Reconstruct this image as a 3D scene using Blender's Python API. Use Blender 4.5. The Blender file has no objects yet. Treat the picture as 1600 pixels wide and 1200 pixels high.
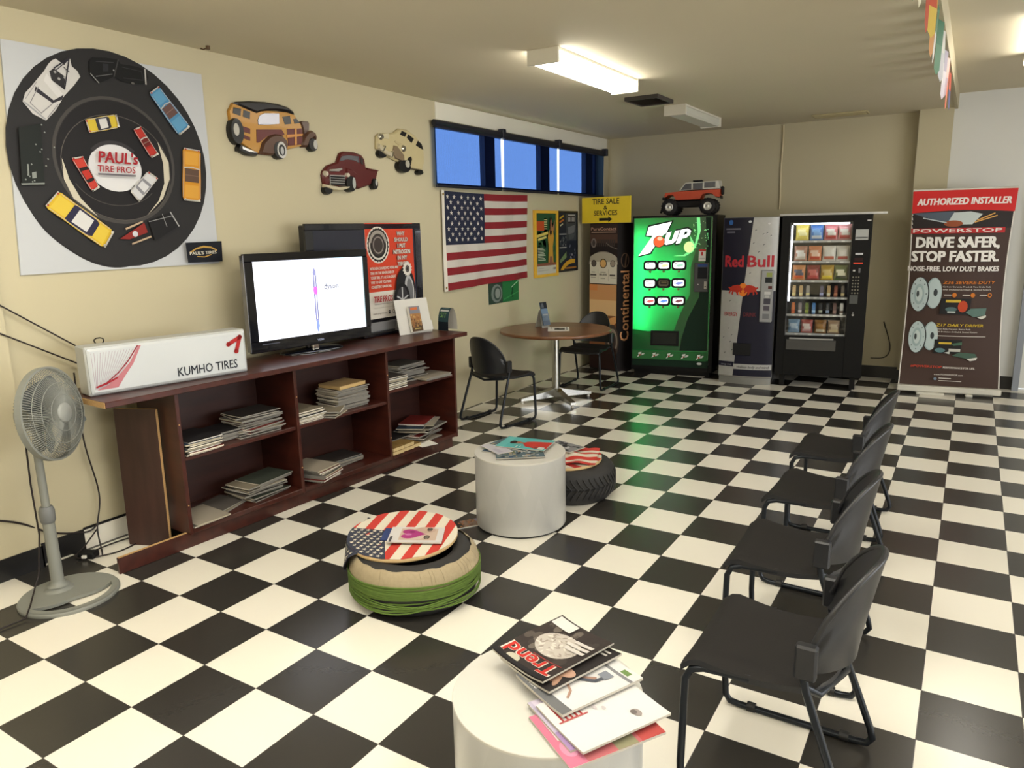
import bpy, bmesh, math, random
from math import sin, cos, pi, radians, sqrt, atan2
from mathutils import Vector, Matrix
from mathutils.geometry import tessellate_polygon

S = bpy.context.scene
COL = S.collection
R = random.Random(7)

# ---------------------------------------------------------------- camera
cam_data = bpy.data.cameras.new('camera')
cam = bpy.data.objects.new('camera', cam_data)
COL.objects.link(cam)
S.camera = cam
cam_data.sensor_width = 36.0
cam_data.lens = 1146.41 / 1600 * 36
cam_data.clip_start = 0.02
CAM = (2.14752, -1.88126, 1.67085)
YAW, PITCH, ROLL = -0.55749, 0.20703, -0.020595
_f = Vector((sin(YAW) * cos(PITCH), cos(YAW) * cos(PITCH), -sin(PITCH)))
_r = Vector((cos(YAW), -sin(YAW), 0))
_u = _r.cross(_f)
_r2 = _r * cos(ROLL) + _u * sin(ROLL)
_u2 = -_r * sin(ROLL) + _u * cos(ROLL)
cam.matrix_world = Matrix(((_r2.x, _u2.x, -_f.x, CAM[0]), (_r2.y, _u2.y, -_f.y, CAM[1]),
                           (_r2.z, _u2.z, -_f.z, CAM[2]), (0, 0, 0, 1)))

# ---------------------------------------------------------------- world, daylight, exposure
S.view_settings.view_transform = 'Standard'
S.view_settings.look = 'None'
S.view_settings.exposure = 0.85
S.view_settings.gamma = 1.0
S.view_settings.use_curve_mapping = False
W = bpy.data.worlds.new('world')
S.world = W
W.use_nodes = True
_bg = W.node_tree.nodes['Background']
_bg.inputs['Color'].default_value = (0.86, 0.93, 1.0, 1)
_bg.inputs['Strength'].default_value = 1.3


def area_light(name, loc, target, sx, sy, watts, color=(1, 1, 1)):
    d = bpy.data.lights.new(name, 'AREA')
    d.shape = 'RECTANGLE'
    d.size, d.size_y, d.energy, d.color = sx, sy, watts, color
    o = bpy.data.objects.new(name, d)
    COL.objects.link(o)
    o.location = loc
    o.rotation_euler = (Vector(target) - Vector(loc)).to_track_quat('-Z', 'Y').to_euler()
    return o


# daylight coming in through the shop window on the right, out of the picture
area_light('side_daylight', (6.95, 1.3, 1.5), (0, 1.1, 1.3), 5.4, 2.1, 105, (1.0, 0.98, 0.95))

# ---------------------------------------------------------------- materials
_mats = {}


def lin(c):
    c = c / 255.0
    return c / 12.92 if c <= 0.04045 else ((c + 0.055) / 1.055) ** 2.4


def rgb(c):
    return (lin(c[0]), lin(c[1]), lin(c[2]), 1.0)


INK = 1.0        # strength of printed colours


def dim(c):
    out = []
    for x in c:
        v = lin(x) * INK
        out.append(round(255 * (12.92 * v if v <= 0.0031308 else 1.055 * v ** (1 / 2.4) - 0.055)))
    return tuple(out)


def mat(name, c, rough=0.5, metal=0.0, emit=0.0, spec=0.5, var=0.06, scale=9.0, coat=0.0, bump=0.0):
    if name in _mats:
        return _mats[name]
    m = bpy.data.materials.new(name)
    m.use_nodes = True
    nt = m.node_tree
    b = nt.nodes['Principled BSDF']
    b.inputs['Roughness'].default_value = rough
    b.inputs['Metallic'].default_value = metal
    b.inputs['Specular IOR Level'].default_value = spec
    b.inputs['Coat Weight'].default_value = coat
    col = rgb(c)
    b.inputs['Base Color'].default_value = col
    if var > 0 and emit == 0:
        tc = nt.nodes.new('ShaderNodeTexCoord')
        nz = nt.nodes.new('ShaderNodeTexNoise')
        nz.inputs['Scale'].default_value = scale
        nz.inputs['Detail'].default_value = 3
        mx = nt.nodes.new('ShaderNodeMix')
        mx.data_type = 'RGBA'
        mx.inputs[6].default_value = tuple(x * (1 - var) for x in col[:3]) + (1,)
        mx.inputs[7].default_value = tuple(min(1, x * (1 + var)) for x in col[:3]) + (1,)
        nt.links.new(tc.outputs['Object'], nz.inputs['Vector'])
        nt.links.new(nz.outputs['Fac'], mx.inputs[0])
        nt.links.new(mx.outputs[2], b.inputs['Base Color'])
        if bump > 0:
            bp = nt.nodes.new('ShaderNodeBump')
            bp.inputs['Strength'].default_value = bump
            bp.inputs['Distance'].default_value = 0.004
            nt.links.new(nz.outputs['Fac'], bp.inputs['Height'])
            nt.links.new(bp.outputs['Normal'], b.inputs['Normal'])
    if emit > 0:
        b.inputs['Emission Color'].default_value = col
        b.inputs['Emission Strength'].default_value = emit
    _mats[name] = m
    return m


def ink(r, g, b, rough=0.6):
    """printed ink or plain paint of one colour"""
    c = dim((r, g, b))
    return mat('ink_%d_%d_%d' % c, c, rough, spec=0.25, var=0.0)


def glow(r, g, b, e):
    return mat('glow_%d_%d_%d_%g' % (r, g, b, e), (r, g, b), 0.4, emit=e * 0.7, var=0)


def translucent(name, c, mixgloss=0.08):
    if name in _mats:
        return _mats[name]
    m = bpy.data.materials.new(name)
    m.use_nodes = True
    nt = m.node_tree
    nt.nodes.remove(nt.nodes['Principled BSDF'])
    out = nt.nodes['Material Output']
    t = nt.nodes.new('ShaderNodeBsdfTranslucent')
    t.inputs['Color'].default_value = rgb(c)
    d = nt.nodes.new('ShaderNodeBsdfDiffuse')
    d.inputs['Color'].default_value = rgb(c)
    g = nt.nodes.new('ShaderNodeBsdfGlossy')
    g.inputs['Roughness'].default_value = 0.2
    g.inputs['Color'].default_value = (0.9, 0.9, 0.9, 1)
    a = nt.nodes.new('ShaderNodeMixShader')
    a.inputs[0].default_value = 0.35
    nt.links.new(t.outputs[0], a.inputs[1])
    nt.links.new(d.outputs[0], a.inputs[2])
    b = nt.nodes.new('ShaderNodeMixShader')
    b.inputs[0].default_value = mixgloss
    nt.links.new(a.outputs[0], b.inputs[1])
    nt.links.new(g.outputs[0], b.inputs[2])
    nt.links.new(b.outputs[0], out.inputs['Surface'])
    _mats[name] = m
    return m


def screen_mat(name, c):
    """sheer solar-shade cloth: tinted and see-through, with a little scattering"""
    m = bpy.data.materials.new(name)
    m.use_nodes = True
    nt = m.node_tree
    nt.nodes.remove(nt.nodes['Principled BSDF'])
    out = nt.nodes['Material Output']
    t = nt.nodes.new('ShaderNodeBsdfTransparent')
    t.inputs['Color'].default_value = (*c, 1)
    d = nt.nodes.new('ShaderNodeBsdfDiffuse')
    d.inputs['Color'].default_value = (0.03, 0.04, 0.09, 1)
    tc = nt.nodes.new('ShaderNodeTexCoord')
    wv = nt.nodes.new('ShaderNodeTexWave')
    wv.inputs['Scale'].default_value = 14.0
    wv.inputs['Distortion'].default_value = 6.0
    mr = nt.nodes.new('ShaderNodeMapRange')
    mr.inputs[3].default_value = 0.05
    mr.inputs[4].default_value = 0.16
    a = nt.nodes.new('ShaderNodeMixShader')
    nt.links.new(tc.outputs['Object'], wv.inputs['Vector'])
    nt.links.new(wv.outputs['Fac'], mr.inputs[0])
    nt.links.new(mr.outputs[0], a.inputs[0])
    nt.links.new(t.outputs[0], a.inputs[1])
    nt.links.new(d.outputs[0], a.inputs[2])
    nt.links.new(a.outputs[0], out.inputs['Surface'])
    return m


def glass_mat(name, tint=(1, 1, 1), gloss=0.06):
    """thin window glass: clear with a weak mirror reflection"""
    if name in _mats:
        return _mats[name]
    m = bpy.data.materials.new(name)
    m.use_nodes = True
    nt = m.node_tree
    nt.nodes.remove(nt.nodes['Principled BSDF'])
    out = nt.nodes['Material Output']
    t = nt.nodes.new('ShaderNodeBsdfTransparent')
    t.inputs['Color'].default_value = (*tint, 1)
    g = nt.nodes.new('ShaderNodeBsdfGlossy')
    g.inputs['Roughness'].default_value = 0.03
    a = nt.nodes.new('ShaderNodeMixShader')
    a.inputs[0].default_value = gloss
    nt.links.new(t.outputs[0], a.inputs[1])
    nt.links.new(g.outputs[0], a.inputs[2])
    nt.links.new(a.outputs[0], out.inputs['Surface'])
    _mats[name] = m
    return m


def floor_mat():
    m = bpy.data.materials.new('checker_vinyl_tile')
    m.use_nodes = True
    nt = m.node_tree
    b = nt.nodes['Principled BSDF']
    N = nt.nodes.new
    L = nt.links.new
    tc = N('ShaderNodeTexCoord')
    sep = N('ShaderNodeSeparateXYZ')
    L(tc.outputs['Object'], sep.inputs[0])

    def mth(op, a, bb=None):
        n = N('ShaderNodeMath')
        n.operation = op
        for i, v in enumerate((a, bb)):
            if v is None:
                continue
            if isinstance(v, (int, float)):
                n.inputs[i].default_value = v
            else:
                L(v, n.inputs[i])
        return n.outputs[0]
    tx = mth('DIVIDE', sep.outputs[0], 0.3048)
    ty = mth('DIVIDE', sep.outputs[1], 0.3048)
    s = mth('ADD', mth('FLOOR', tx), mth('FLOOR', ty))
    par = mth('FRACT', mth('MULTIPLY', mth('ADD', s, 100), 0.5))
    isblack = mth('GREATER_THAN', par, 0.25)

    def edge(t):
        f = mth('FRACT', t)
        return mth('MINIMUM', f, mth('SUBTRACT', 1.0, f))
    e = mth('MINIMUM', edge(tx), edge(ty))
    seam = mth('LESS_THAN', e, 0.0045)
    nz = N('ShaderNodeTexNoise')
    nz.inputs['Scale'].default_value = 1.3
    nz.inputs['Detail'].default_value = 4
    L(tc.outputs['Object'], nz.inputs['Vector'])
    fine = N('ShaderNodeTexNoise')
    fine.inputs['Scale'].default_value = 60
    L(tc.outputs['Object'], fine.inputs['Vector'])

    def mix(f, a, bb):
        n = N('ShaderNodeMix')
        n.data_type = 'RGBA'
        for i, v in ((0, f), (6, a), (7, bb)):
            if isinstance(v, tuple):
                n.inputs[i].default_value = v
            else:
                L(v, n.inputs[i])
        return n.outputs[2]
    white = mix(nz.outputs['Fac'], rgb((226, 221, 208)), rgb((233, 229, 218)))
    black = mix(nz.outputs['Fac'], rgb((46, 44, 41)), rgb((53, 51, 48)))
    c = mix(isblack, white, black)
    c = mix(seam, c, rgb((70, 66, 66)))
    L(c, b.inputs['Base Color'])
    rr = N('ShaderNodeMapRange')
    rr.inputs[1].default_value = 0.3
    rr.inputs[2].default_value = 0.7
    rr.inputs[3].default_value = 0.245
    rr.inputs[4].default_value = 0.255
    L(nz.outputs['Fac'], rr.inputs[0])
    L(rr.outputs[0], b.inputs['Roughness'])
    bp = N('ShaderNodeBump')
    bp.inputs['Strength'].default_value = 0.06
    bp.inputs['Distance'].default_value = 0.002
    L(fine.outputs['Fac'], bp.inputs['Height'])
    L(bp.outputs['Normal'], b.inputs['Normal'])
    return m


def wood_mat(name, c1, c2, rough=0.35, scale=(2, 18, 18), coat=0.0):
    if name in _mats:
        return _mats[name]
    m = bpy.data.materials.new(name)
    m.use_nodes = True
    nt = m.node_tree
    b = nt.nodes['Principled BSDF']
    tc = nt.nodes.new('ShaderNodeTexCoord')
    mp = nt.nodes.new('ShaderNodeMapping')
    mp.inputs['Scale'].default_value = scale
    nz = nt.nodes.new('ShaderNodeTexNoise')
    nz.inputs['Scale'].default_value = 1.3
    nz.inputs['Detail'].default_value = 6
    cr = nt.nodes.new('ShaderNodeValToRGB')
    cr.color_ramp.elements[0].position = 0.3
    cr.color_ramp.elements[0].color = rgb(c1)
    cr.color_ramp.elements[1].position = 0.7
    cr.color_ramp.elements[1].color = rgb(c2)
    nt.links.new(tc.outputs['Object'], mp.inputs[0])
    nt.links.new(mp.outputs[0], nz.inputs['Vector'])
    nt.links.new(nz.outputs['Fac'], cr.inputs[0])
    nt.links.new(cr.outputs[0], b.inputs['Base Color'])
    b.inputs['Roughness'].default_value = rough
    b.inputs['Coat Weight'].default_value = coat
    _mats[name] = m
    return m


# ---------------------------------------------------------------- mesh helpers
def tri2d(poly):
    t = tessellate_polygon([[Vector((p[0], p[1], 0)) for p in poly]])
    return [tuple(x) for x in t]


def area2(p):
    return sum(p[i][0] * p[(i + 1) % len(p)][1] - p[(i + 1) % len(p)][0] * p[i][1] for i in range(len(p))) / 2


def ellipse(cu, cv, ru, rv, n=28, rot=0.0, a0=0.0, a1=2 * pi):
    full = abs(a1 - a0 - 2 * pi) < 1e-6
    o = []
    for i in range(n if full else n + 1):
        a = a0 + (a1 - a0) * i / n
        x, y = ru * cos(a), rv * sin(a)
        o.append((cu + x * cos(rot) - y * sin(rot), cv + x * sin(rot) + y * cos(rot)))
    return o


def rrect(u0, v0, u1, v1, r, n=4):
    o = []
    for cx, cy, a in ((u1 - r, v0 + r, -pi / 2), (u1 - r, v1 - r, 0), (u0 + r, v1 - r, pi / 2), (u0 + r, v0 + r, pi)):
        for i in range(n + 1):
            t = a + pi / 2 * i / n
            o.append((cx + r * cos(t), cy + r * sin(t)))
    return o


def star(cu, cv, r, rot=pi / 2):
    return [(cu + (r if i % 2 == 0 else r * 0.4) * cos(rot + i * pi / 5),
             cv + (r if i % 2 == 0 else r * 0.4) * sin(rot + i * pi / 5)) for i in range(10)]


class MB:
    """collects shapes and builds them as one mesh object"""

    def __init__(s):
        s.v, s.f, s.m, s.sm, s.mats = [], [], [], [], []

    def mi(s, m):
        if m not in s.mats:
            s.mats.append(m)
        return s.mats.index(m)

    def add(s, vs, fs, m, smooth=False, xf=None):
        o = len(s.v)
        if xf is not None:
            vs = [tuple(xf @ Vector(p)) for p in vs]
        s.v += [tuple(p) for p in vs]
        k = s.mi(m)
        for f in fs:
            s.f.append(tuple(i + o for i in f))
            s.m.append(k)
            s.sm.append(smooth)
        return s

    def box(s, x0, x1, y0, y1, z0, z1, m, bev=0.0, xf=None, seg=1):
        if bev <= 0:
            vs = [(x, y, z) for z in (z0, z1) for y in (y0, y1) for x in (x0, x1)]
            fs = [(0, 2, 3, 1), (4, 5, 7, 6), (0, 1, 5, 4), (2, 6, 7, 3), (0, 4, 6, 2), (1, 3, 7, 5)]
            return s.add(vs, fs, m, False, xf)
        bm = bmesh.new()
        bmesh.ops.create_cube(bm, size=1)
        for v in bm.verts:
            v.co = Vector(((x0 + x1) / 2 + v.co.x * (x1 - x0), (y0 + y1) / 2 + v.co.y * (y1 - y0), (z0 + z1) / 2 + v.co.z * (z1 - z0)))
        bmesh.ops.bevel(bm, geom=list(bm.edges), offset=bev, segments=seg, affect='EDGES', profile=0.5)
        bm.verts.index_update()
        s.add([tuple(v.co) for v in bm.verts], [[v.index for v in f.verts] for f in bm.faces], m, seg > 1, xf)
        bm.free()
        return s

    def ring_surf(s, rings, m, smooth=True, cap0=True, cap1=True, closed=True, xf=None, loop=False):
        n = len(rings[0])
        vs = [p for r in rings for p in r]
        fs = []
        nr = len(rings)
        for i in range(nr if loop else nr - 1):
            for j in range(n if closed else n - 1):
                a, b = i * n + j, i * n + (j + 1) % n
                c, d = ((i + 1) % nr) * n + (j + 1) % n, ((i + 1) % nr) * n + j
                fs.append((a, b, c, d))
        s.add(vs, fs, m, smooth, xf)
        if not loop:
            if cap0:
                s.add(rings[0], [tuple(range(n))[::-1]], m, False, xf)
            if cap1:
                s.add(rings[-1], [tuple(range(n))], m, False, xf)
        return s

    def lathe(s, prof, m, seg=32, c=(0, 0, 0), axis=(0, 0, 1), cap=True, loop=False, smooth=True):
        q = Vector((0, 0, 1)).rotation_difference(Vector(axis)).to_matrix().to_4x4()
        xf = Matrix.Translation(c) @ q
        rings = [[(max(r, 1e-5) * cos(2 * pi * j / seg), max(r, 1e-5) * sin(2 * pi * j / seg), z) for j in range(seg)] for r, z in prof]
        return s.ring_surf(rings, m, smooth, cap, cap, True, xf, loop)

    def cyl(s, c, r, h, m, axis=(0, 0, 1), seg=24, r2=None, smooth=True):
        return s.lathe([(r, 0), (r if r2 is None else r2, h)], m, seg, c, axis, True, False, smooth)

    def tube(s, pts, r, m, seg=8, closed=False, flat=1.0):
        P = [Vector(p) for p in pts]
        n = len(P)
        T = []
        for i in range(n):
            a = P[(i - 1) % n] if (closed or i > 0) else P[i]
            b = P[(i + 1) % n] if (closed or i < n - 1) else P[i]
            t = (b - a)
            T.append(t.normalized() if t.length > 1e-9 else Vector((0, 0, 1)))
        up = Vector((0, 0, 1)) if abs(T[0].z) < 0.9 else Vector((1, 0, 0))
        nrm = (up - T[0] * up.dot(T[0])).normalized()
        rings = []
        for i in range(n):
            nrm = (nrm - T[i] * nrm.dot(T[i]))
            nrm = nrm.normalized() if nrm.length > 1e-6 else T[i].orthogonal().normalized()
            b = T[i].cross(nrm)
            rr = r[i] if isinstance(r, (list, tuple)) else r
            rings.append([tuple(P[i] + (nrm * cos(2 * pi * j / seg) + b * sin(2 * pi * j / seg) * flat) * rr) for j in range(seg)])
        return s.ring_surf(rings, m, True, not closed, not closed, True, None, closed)

    def prism(s, poly, y_back, y_front, m, inset=0.0, mfront=None, xf=None):
        """polygon in (x, z), solid between y_back and y_front; inset > 0 chamfers the front edge"""
        if area2(poly) < 0:
            poly = poly[::-1]
        n = len(poly)
        ym = y_front if inset <= 0 else y_front + (y_back - y_front) * 0.45
        A = [(p[0], y_back, p[1]) for p in poly]
        B = [(p[0], ym, p[1]) for p in poly]
        s.add(A + B, [(i, (i + 1) % n, n + (i + 1) % n, n + i) for i in range(n)], m, False, xf)
        P2 = poly
        if inset > 0:
            P2 = offset_poly(poly, -inset)
            Cc = [(p[0], y_front, p[1]) for p in P2]
            s.add(B + Cc, [(i, (i + 1) % n, n + (i + 1) % n, n + i) for i in range(n)], m, True, xf)
        t = tri2d(P2)
        fr = [(p[0], y_front, p[1]) for p in P2]
        s.add(fr, [orient(P2, k) for k in t], mfront or m, False, xf)
        s.add(A, [orient(poly, k)[::-1] for k in tri2d(poly)], m, False, xf)
        return s

    def build(s, name, parent=None, loc=None, rot=None):
        me = bpy.data.meshes.new(name)
        me.from_pydata(s.v, [], s.f)
        for m in s.mats:
            me.materials.append(m)
        me.polygons.foreach_set('material_index', s.m)
        me.polygons.foreach_set('use_smooth', s.sm)
        me.update()
        o = bpy.data.objects.new(name, me)
        COL.objects.link(o)
        if parent is not None:
            o.parent = parent
        if loc is not None:
            o.location = loc
        if rot is not None:
            o.rotation_euler = rot
        return o


def orient(poly, k):
    a, b, c = (poly[i] for i in k)
    return k if (b[0] - a[0]) * (c[1] - a[1]) - (b[1] - a[1]) * (c[0] - a[0]) > 0 else (k[0], k[2], k[1])


def offset_poly(poly, d):
    n = len(poly)
    out = []
    for i in range(n):
        p0, p1, p2 = Vector(poly[i - 1]), Vector(poly[i]), Vector(poly[(i + 1) % n])
        e1, e2 = (p1 - p0), (p2 - p1)
        if e1.length < 1e-9 or e2.length < 1e-9:
            out.append(tuple(p1))
            continue
        n1 = Vector((e1.y, -e1.x)).normalized()
        n2 = Vector((e2.y, -e2.x)).normalized()
        b = n1 + n2
        b = b.normalized() if b.length > 1e-6 else n1
        k = d / max(0.5, b.dot(n1))
        out.append((p1.x + b.x * k, p1.y + b.y * k))
    return out


_text = {}


def glyphs(body, bold):
    key = body
    if key not in _text:
        cu = bpy.data.curves.new('lettering', 'FONT')
        cu.body = body
        cu.resolution_u = 2
        ob = bpy.data.objects.new('lettering', cu)
        me = bpy.data.meshes.new_from_object(ob)
        vs = [(v.co.x, v.co.y) for v in me.vertices]
        fs = [tuple(p.vertices) for p in me.polygons]
        bpy.data.objects.remove(ob)
        bpy.data.curves.remove(cu)
        bpy.data.meshes.remove(me)
        _text[key] = (vs, fs)
    return _text[key]


class Art(MB):
    """flat printing on a face: u to the right, v up, each call lies a hair in front of the last"""

    def __init__(s, y=0.0, warp=None, step=0.0004, sl=0.03, vs=4.0):
        super().__init__()
        s.y, s.warp, s.step, s.k, s.sl, s.vs = y, warp, step, 0, sl, vs

    def pos(s, u, v):
        off = s.k * s.step
        if s.warp:
            return s.warp(u, v, s.y * -1 + off)
        return (u, s.y - off, v)

    def tri(s, pts, fs, m):
        if not s.warp:
            s.add([s.pos(*p) for p in pts], [orient(pts, f) if len(f) == 3 else f for f in fs], m)
            return
        for f in fs:
            pl = [pts[i] for i in f]
            if area2(pl) < 0:
                pl = pl[::-1]
            u0, u1 = min(p[0] for p in pl), max(p[0] for p in pl)
            v0, v1 = min(p[1] for p in pl), max(p[1] for p in pl)
            cells = [pl]
            for ax, lo, hi in ((0, u0, u1), (1, v0, v1)):
                sl = s.sl if ax == 0 else s.sl * s.vs
                if hi - lo < sl:
                    continue
                new = []
                a, b = math.floor(lo / sl), math.ceil(hi / sl)
                for c in cells:
                    for q in range(a, b):
                        z = clip(clip(c, ax, q * sl, 1), ax, (q + 1) * sl, -1)
                        if len(z) > 2:
                            new.append(z)
                cells = new
            for c in cells:
                s.add([s.pos(*p) for p in c], [tuple(range(len(c)))], m)

    def poly(s, pts, m):
        s.k += 1
        s.tri(pts, tri2d(pts), m)
        return s

    def rect(s, u0, v0, u1, v1, m):
        s.k += 1
        s.tri([(u0, v0), (u1, v0), (u1, v1), (u0, v1)], [(0, 1, 2, 3)], m)
        return s

    def ell(s, cu, cv, ru, rv, m, rot=0.0, n=28):
        return s.poly(ellipse(cu, cv, ru, rv, n, rot), m)

    def ring(s, cu, cv, ru, rv, w, m, n=40, a0=0.0, a1=2 * pi, rot=0.0):
        s.k += 1
        o, i = ellipse(cu, cv, ru, rv, n, rot, a0, a1), ellipse(cu, cv, ru - w, rv - w, n, rot, a0, a1)
        N = len(o)
        full = abs(a1 - a0 - 2 * pi) < 1e-6
        for j in range(N if full else N - 1):
            j2 = (j + 1) % N
            s.tri([o[j], o[j2], i[j2], i[j]], [(0, 1, 2, 3)], m)
        return s

    def line(s, pts, w, m):
        s.k += 1
        for a, b in zip(pts[:-1], pts[1:]):
            d = Vector((b[0] - a[0], b[1] - a[1]))
            if d.length < 1e-9:
                continue
            d = d.normalized() * w / 2
            nx, ny = -d.y, d.x
            s.tri([(a[0] + nx - d.x * .5, a[1] + ny - d.y * .5), (a[0] - nx - d.x * .5, a[1] - ny - d.y * .5),
                   (b[0] - nx + d.x * .5, b[1] - ny + d.y * .5), (b[0] + nx + d.x * .5, b[1] + ny + d.y * .5)], [(0, 1, 2, 3)], m)
        return s

    def text(s, body, u, v, h, m, w=None, bold=0.0, shear=0.0, rot=0.0, al='c'):
        """h = height of a capital letter; u, v = the anchor on the baseline; w = stretch to this width"""
        vs, fs = glyphs(body, bold)
        if not vs:
            return s
        s.k += 1
        x0, x1 = min(p[0] for p in vs), max(p[0] for p in vs)
        sy = h / 0.70
        sx = sy if w is None else w / (x1 - x0)
        W_ = (x1 - x0) * sx
        off = {'l': 0, 'c': -W_ / 2, 'r': -W_}[al]
        out = []
        for p in vs:
            a = (p[0] - x0) * sx + off
            b = p[1] * sy
            a += b * shear
            out.append((u + a * cos(rot) - b * sin(rot), v + a * sin(rot) + b * cos(rot)))
        d = bold * sy * 0.8
        for du, dv in ((0, 0),) if d <= 0 else ((-d, -d * .6), (d, -d * .6), (d, d * .6), (-d, d * .6), (0, 0)):
            s.tri([(p[0] + du, p[1] + dv) for p in out], fs, m)
            s.k += 0.2
        return s


def clip(pl, ax, c, sg):
    o = []
    n = len(pl)
    for i in range(n):
        a, b = pl[i], pl[(i + 1) % n]
        da, db = (a[ax] - c) * sg, (b[ax] - c) * sg
        if da >= 0:
            o.append(a)
        if da * db < 0:
            t = da / (da - db)
            o.append((a[0] + (b[0] - a[0]) * t, a[1] + (b[1] - a[1]) * t))
    return o


# ---------------------------------------------------------------- scene bookkeeping
def tag(o, label, cat, group=None, kind=None):
    o['label'] = label
    o['category'] = cat
    if group:
        o['group'] = group
    if kind:
        o['kind'] = kind
    return o


def thing(name, label, cat, loc=(0, 0, 0), rz=0.0, group=None, rot=None):
    o = bpy.data.objects.new(name, None)
    o.empty_display_size = 0.1
    COL.objects.link(o)
    o.location = loc
    o.rotation_euler = rot if rot else (0, 0, rz)
    return tag(o, label, cat, group)


def struct(o):
    o['kind'] = 'structure'
    return o


def dup(root, loc=None, rz=None, label=None, group=None, parent=None):
    r = root.copy()
    COL.objects.link(r)
    if parent is not None:
        r.parent = parent
    if loc is not None:
        r.location = loc
    if rz is not None:
        r.rotation_euler = (0, 0, rz)
    if label:
        r['label'] = label
    if group:
        r['group'] = group
    for ch in list(root.children):
        dup(ch, parent=r)
    return r


WALL = pi / 2      # things on the left wall: u runs along +Y, the face looks to +X
WHITE, BLACK, RED = ink(240, 238, 232), ink(18, 18, 20), ink(196, 40, 36)
PAPER = ink(236, 234, 226)

# ================================================================ THE ROOM
LX, BY, FY, RX, CZ, HZ = -1.86, 6.95, -5.0, 7.0, 2.755, 2.885
SX = 1.87          # the ceiling steps up to the right of this line
beige = mat('beige_wall_paint', (188, 179, 150), 0.75, var=0.03, scale=1.5)
beige_c = mat('beige_ceiling_paint', (206, 197, 172), 0.8, var=0.03, scale=1.2)
grey_p = mat('grey_wall_paint', (214, 214, 210), 0.7, var=0.04, scale=2.5)
white_p = mat('white_lintel_paint', (226, 222, 208), 0.7, var=0.03, scale=3)
base_b = mat('black_rubber_baseboard', (22, 21, 22), 0.35, var=0.1)
alu = mat('dark_window_frame', (52, 54, 76), 0.4)

struct(MB().box(LX - 0.4, RX + 0.2, FY - 0.2, BY + 1.3, -0.1, 0.0, floor_mat()).build('floor'))
struct(MB().box(LX - 0.2, SX, FY - 0.2, BY + 0.2, CZ, CZ + 0.25, beige_c).build('ceiling'))
struct(MB().box(SX, RX + 0.2, FY - 0.2, BY + 1.3, HZ, HZ + 0.15, beige_c).build('ceiling'))

# left wall with the window opening
WY0, WY1, WZ0, WZ1 = 3.39, 6.82, 2.065, 2.60
w = MB()
w.box(LX - 0.2, LX, FY - 0.2, WY0, 0, CZ, beige)
w.box(LX - 0.2, LX, WY1, BY + 0.2, 0, CZ, beige)
w.box(LX - 0.2, LX, WY0, WY1, 0, WZ0, beige)
w.box(LX - 0.2, LX, WY0, WY1, WZ1, CZ, beige)
struct(w.build('wall_left'))
# a shallow pier at the very left
struct(MB().box(LX, LX + 0.035, -1.6, -0.16, 0, CZ, beige).build('trim_4'))
struct(MB().box(LX - 0.01, LX + 0.008, WY0, 6.88, WZ1 + 0.012, CZ - 0.004, white_p).build('trim_1'))
# back wall, the pier that ends it, and the grey wall beyond
struct(MB().box(LX - 0.2, 1.62, BY, BY + 0.2, 0, CZ, beige).build('wall_back'))
struct(MB().box(1.575, SX, 6.80, BY + 0.2, 0, CZ + 0.02, beige).build('trim_2'))
g = MB()
g.box(SX - 0.02, 2.62, 6.87, 7.05, 0, HZ, grey_p)
g.box(2.62, 3.55, 6.87, 7.05, 2.1, HZ, grey_p)
g.box(3.55, RX, 6.87, 7.05, 0, HZ, grey_p)
struct(g.build('wall_right_back'))
# the step in the ceiling that the pennants hang from
struct(MB().box(SX, SX + 0.03, FY, 6.87, CZ - 0.012, HZ, mat('beam_paint', (176, 166, 138), 0.7, var=0.03)).build('trim_3'))
# right wall with its shop window and the front wall, out of the picture
w = MB()
w.box(RX, RX + 0.2, FY, BY + 0.3, 0, 0.45, beige)
w.box(RX, RX + 0.2, FY, BY + 0.3, 2.6, HZ, beige)
w.box(RX, RX + 0.2, FY, -1.5, 0.45, 2.6, beige)
w.box(RX, RX + 0.2, 4.1, BY + 0.3, 0.45, 2.6, beige)
struct(w.build('wall_right'))
w = MB()
w.box(LX, RX, FY - 0.2, FY, 0, 0.45, beige)
w.box(LX, RX, FY - 0.2, FY, 2.65, HZ, beige)
w.box(LX, RX, FY - 0.2, FY, 0.45, 2.65, beige)
struct(w.build('wall_front'))
# baseboards
b = MB()
b.box(LX, LX + 0.006, -0.16, 0.075, 0, 0.115, base_b)
b.box(LX, LX + 0.006, -5, -0.16, 0, 0.115, base_b)
b.box(LX + 0.03, LX + 0.042, -1.6, -0.155, 0, 0.115, base_b)
b.box(LX + 0.0, LX + 0.042, -0.162, -0.153, 0, 0.115, base_b)
b.box(LX, LX + 0.004, 0.075, 0.9, 0.108, 0.122, base_b)
struct(b.build('baseboard_left'))
struct(MB().box(LX, LX + 0.007, 0.075, 0.9, 0, 0.108, mat('white_floor_tile_upturn', (232, 228, 216), 0.35, var=0.03)).build('baseboard_left'))
struct(MB().box(LX, 1.575, BY - 0.008, BY, 0, 0.13, base_b).build('baseboard_back'))
struct(MB().box(1.567, SX, 6.792, 6.80, 0, 0.13, base_b).box(1.567, 1.575, 6.80, BY, 0, 0.13, base_b).build('baseboard_pier'))
struct(MB().box(SX, 2.62, 6.862, 6.87, 0, 0.13, base_b).build('baseboard_right_back'))

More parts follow.
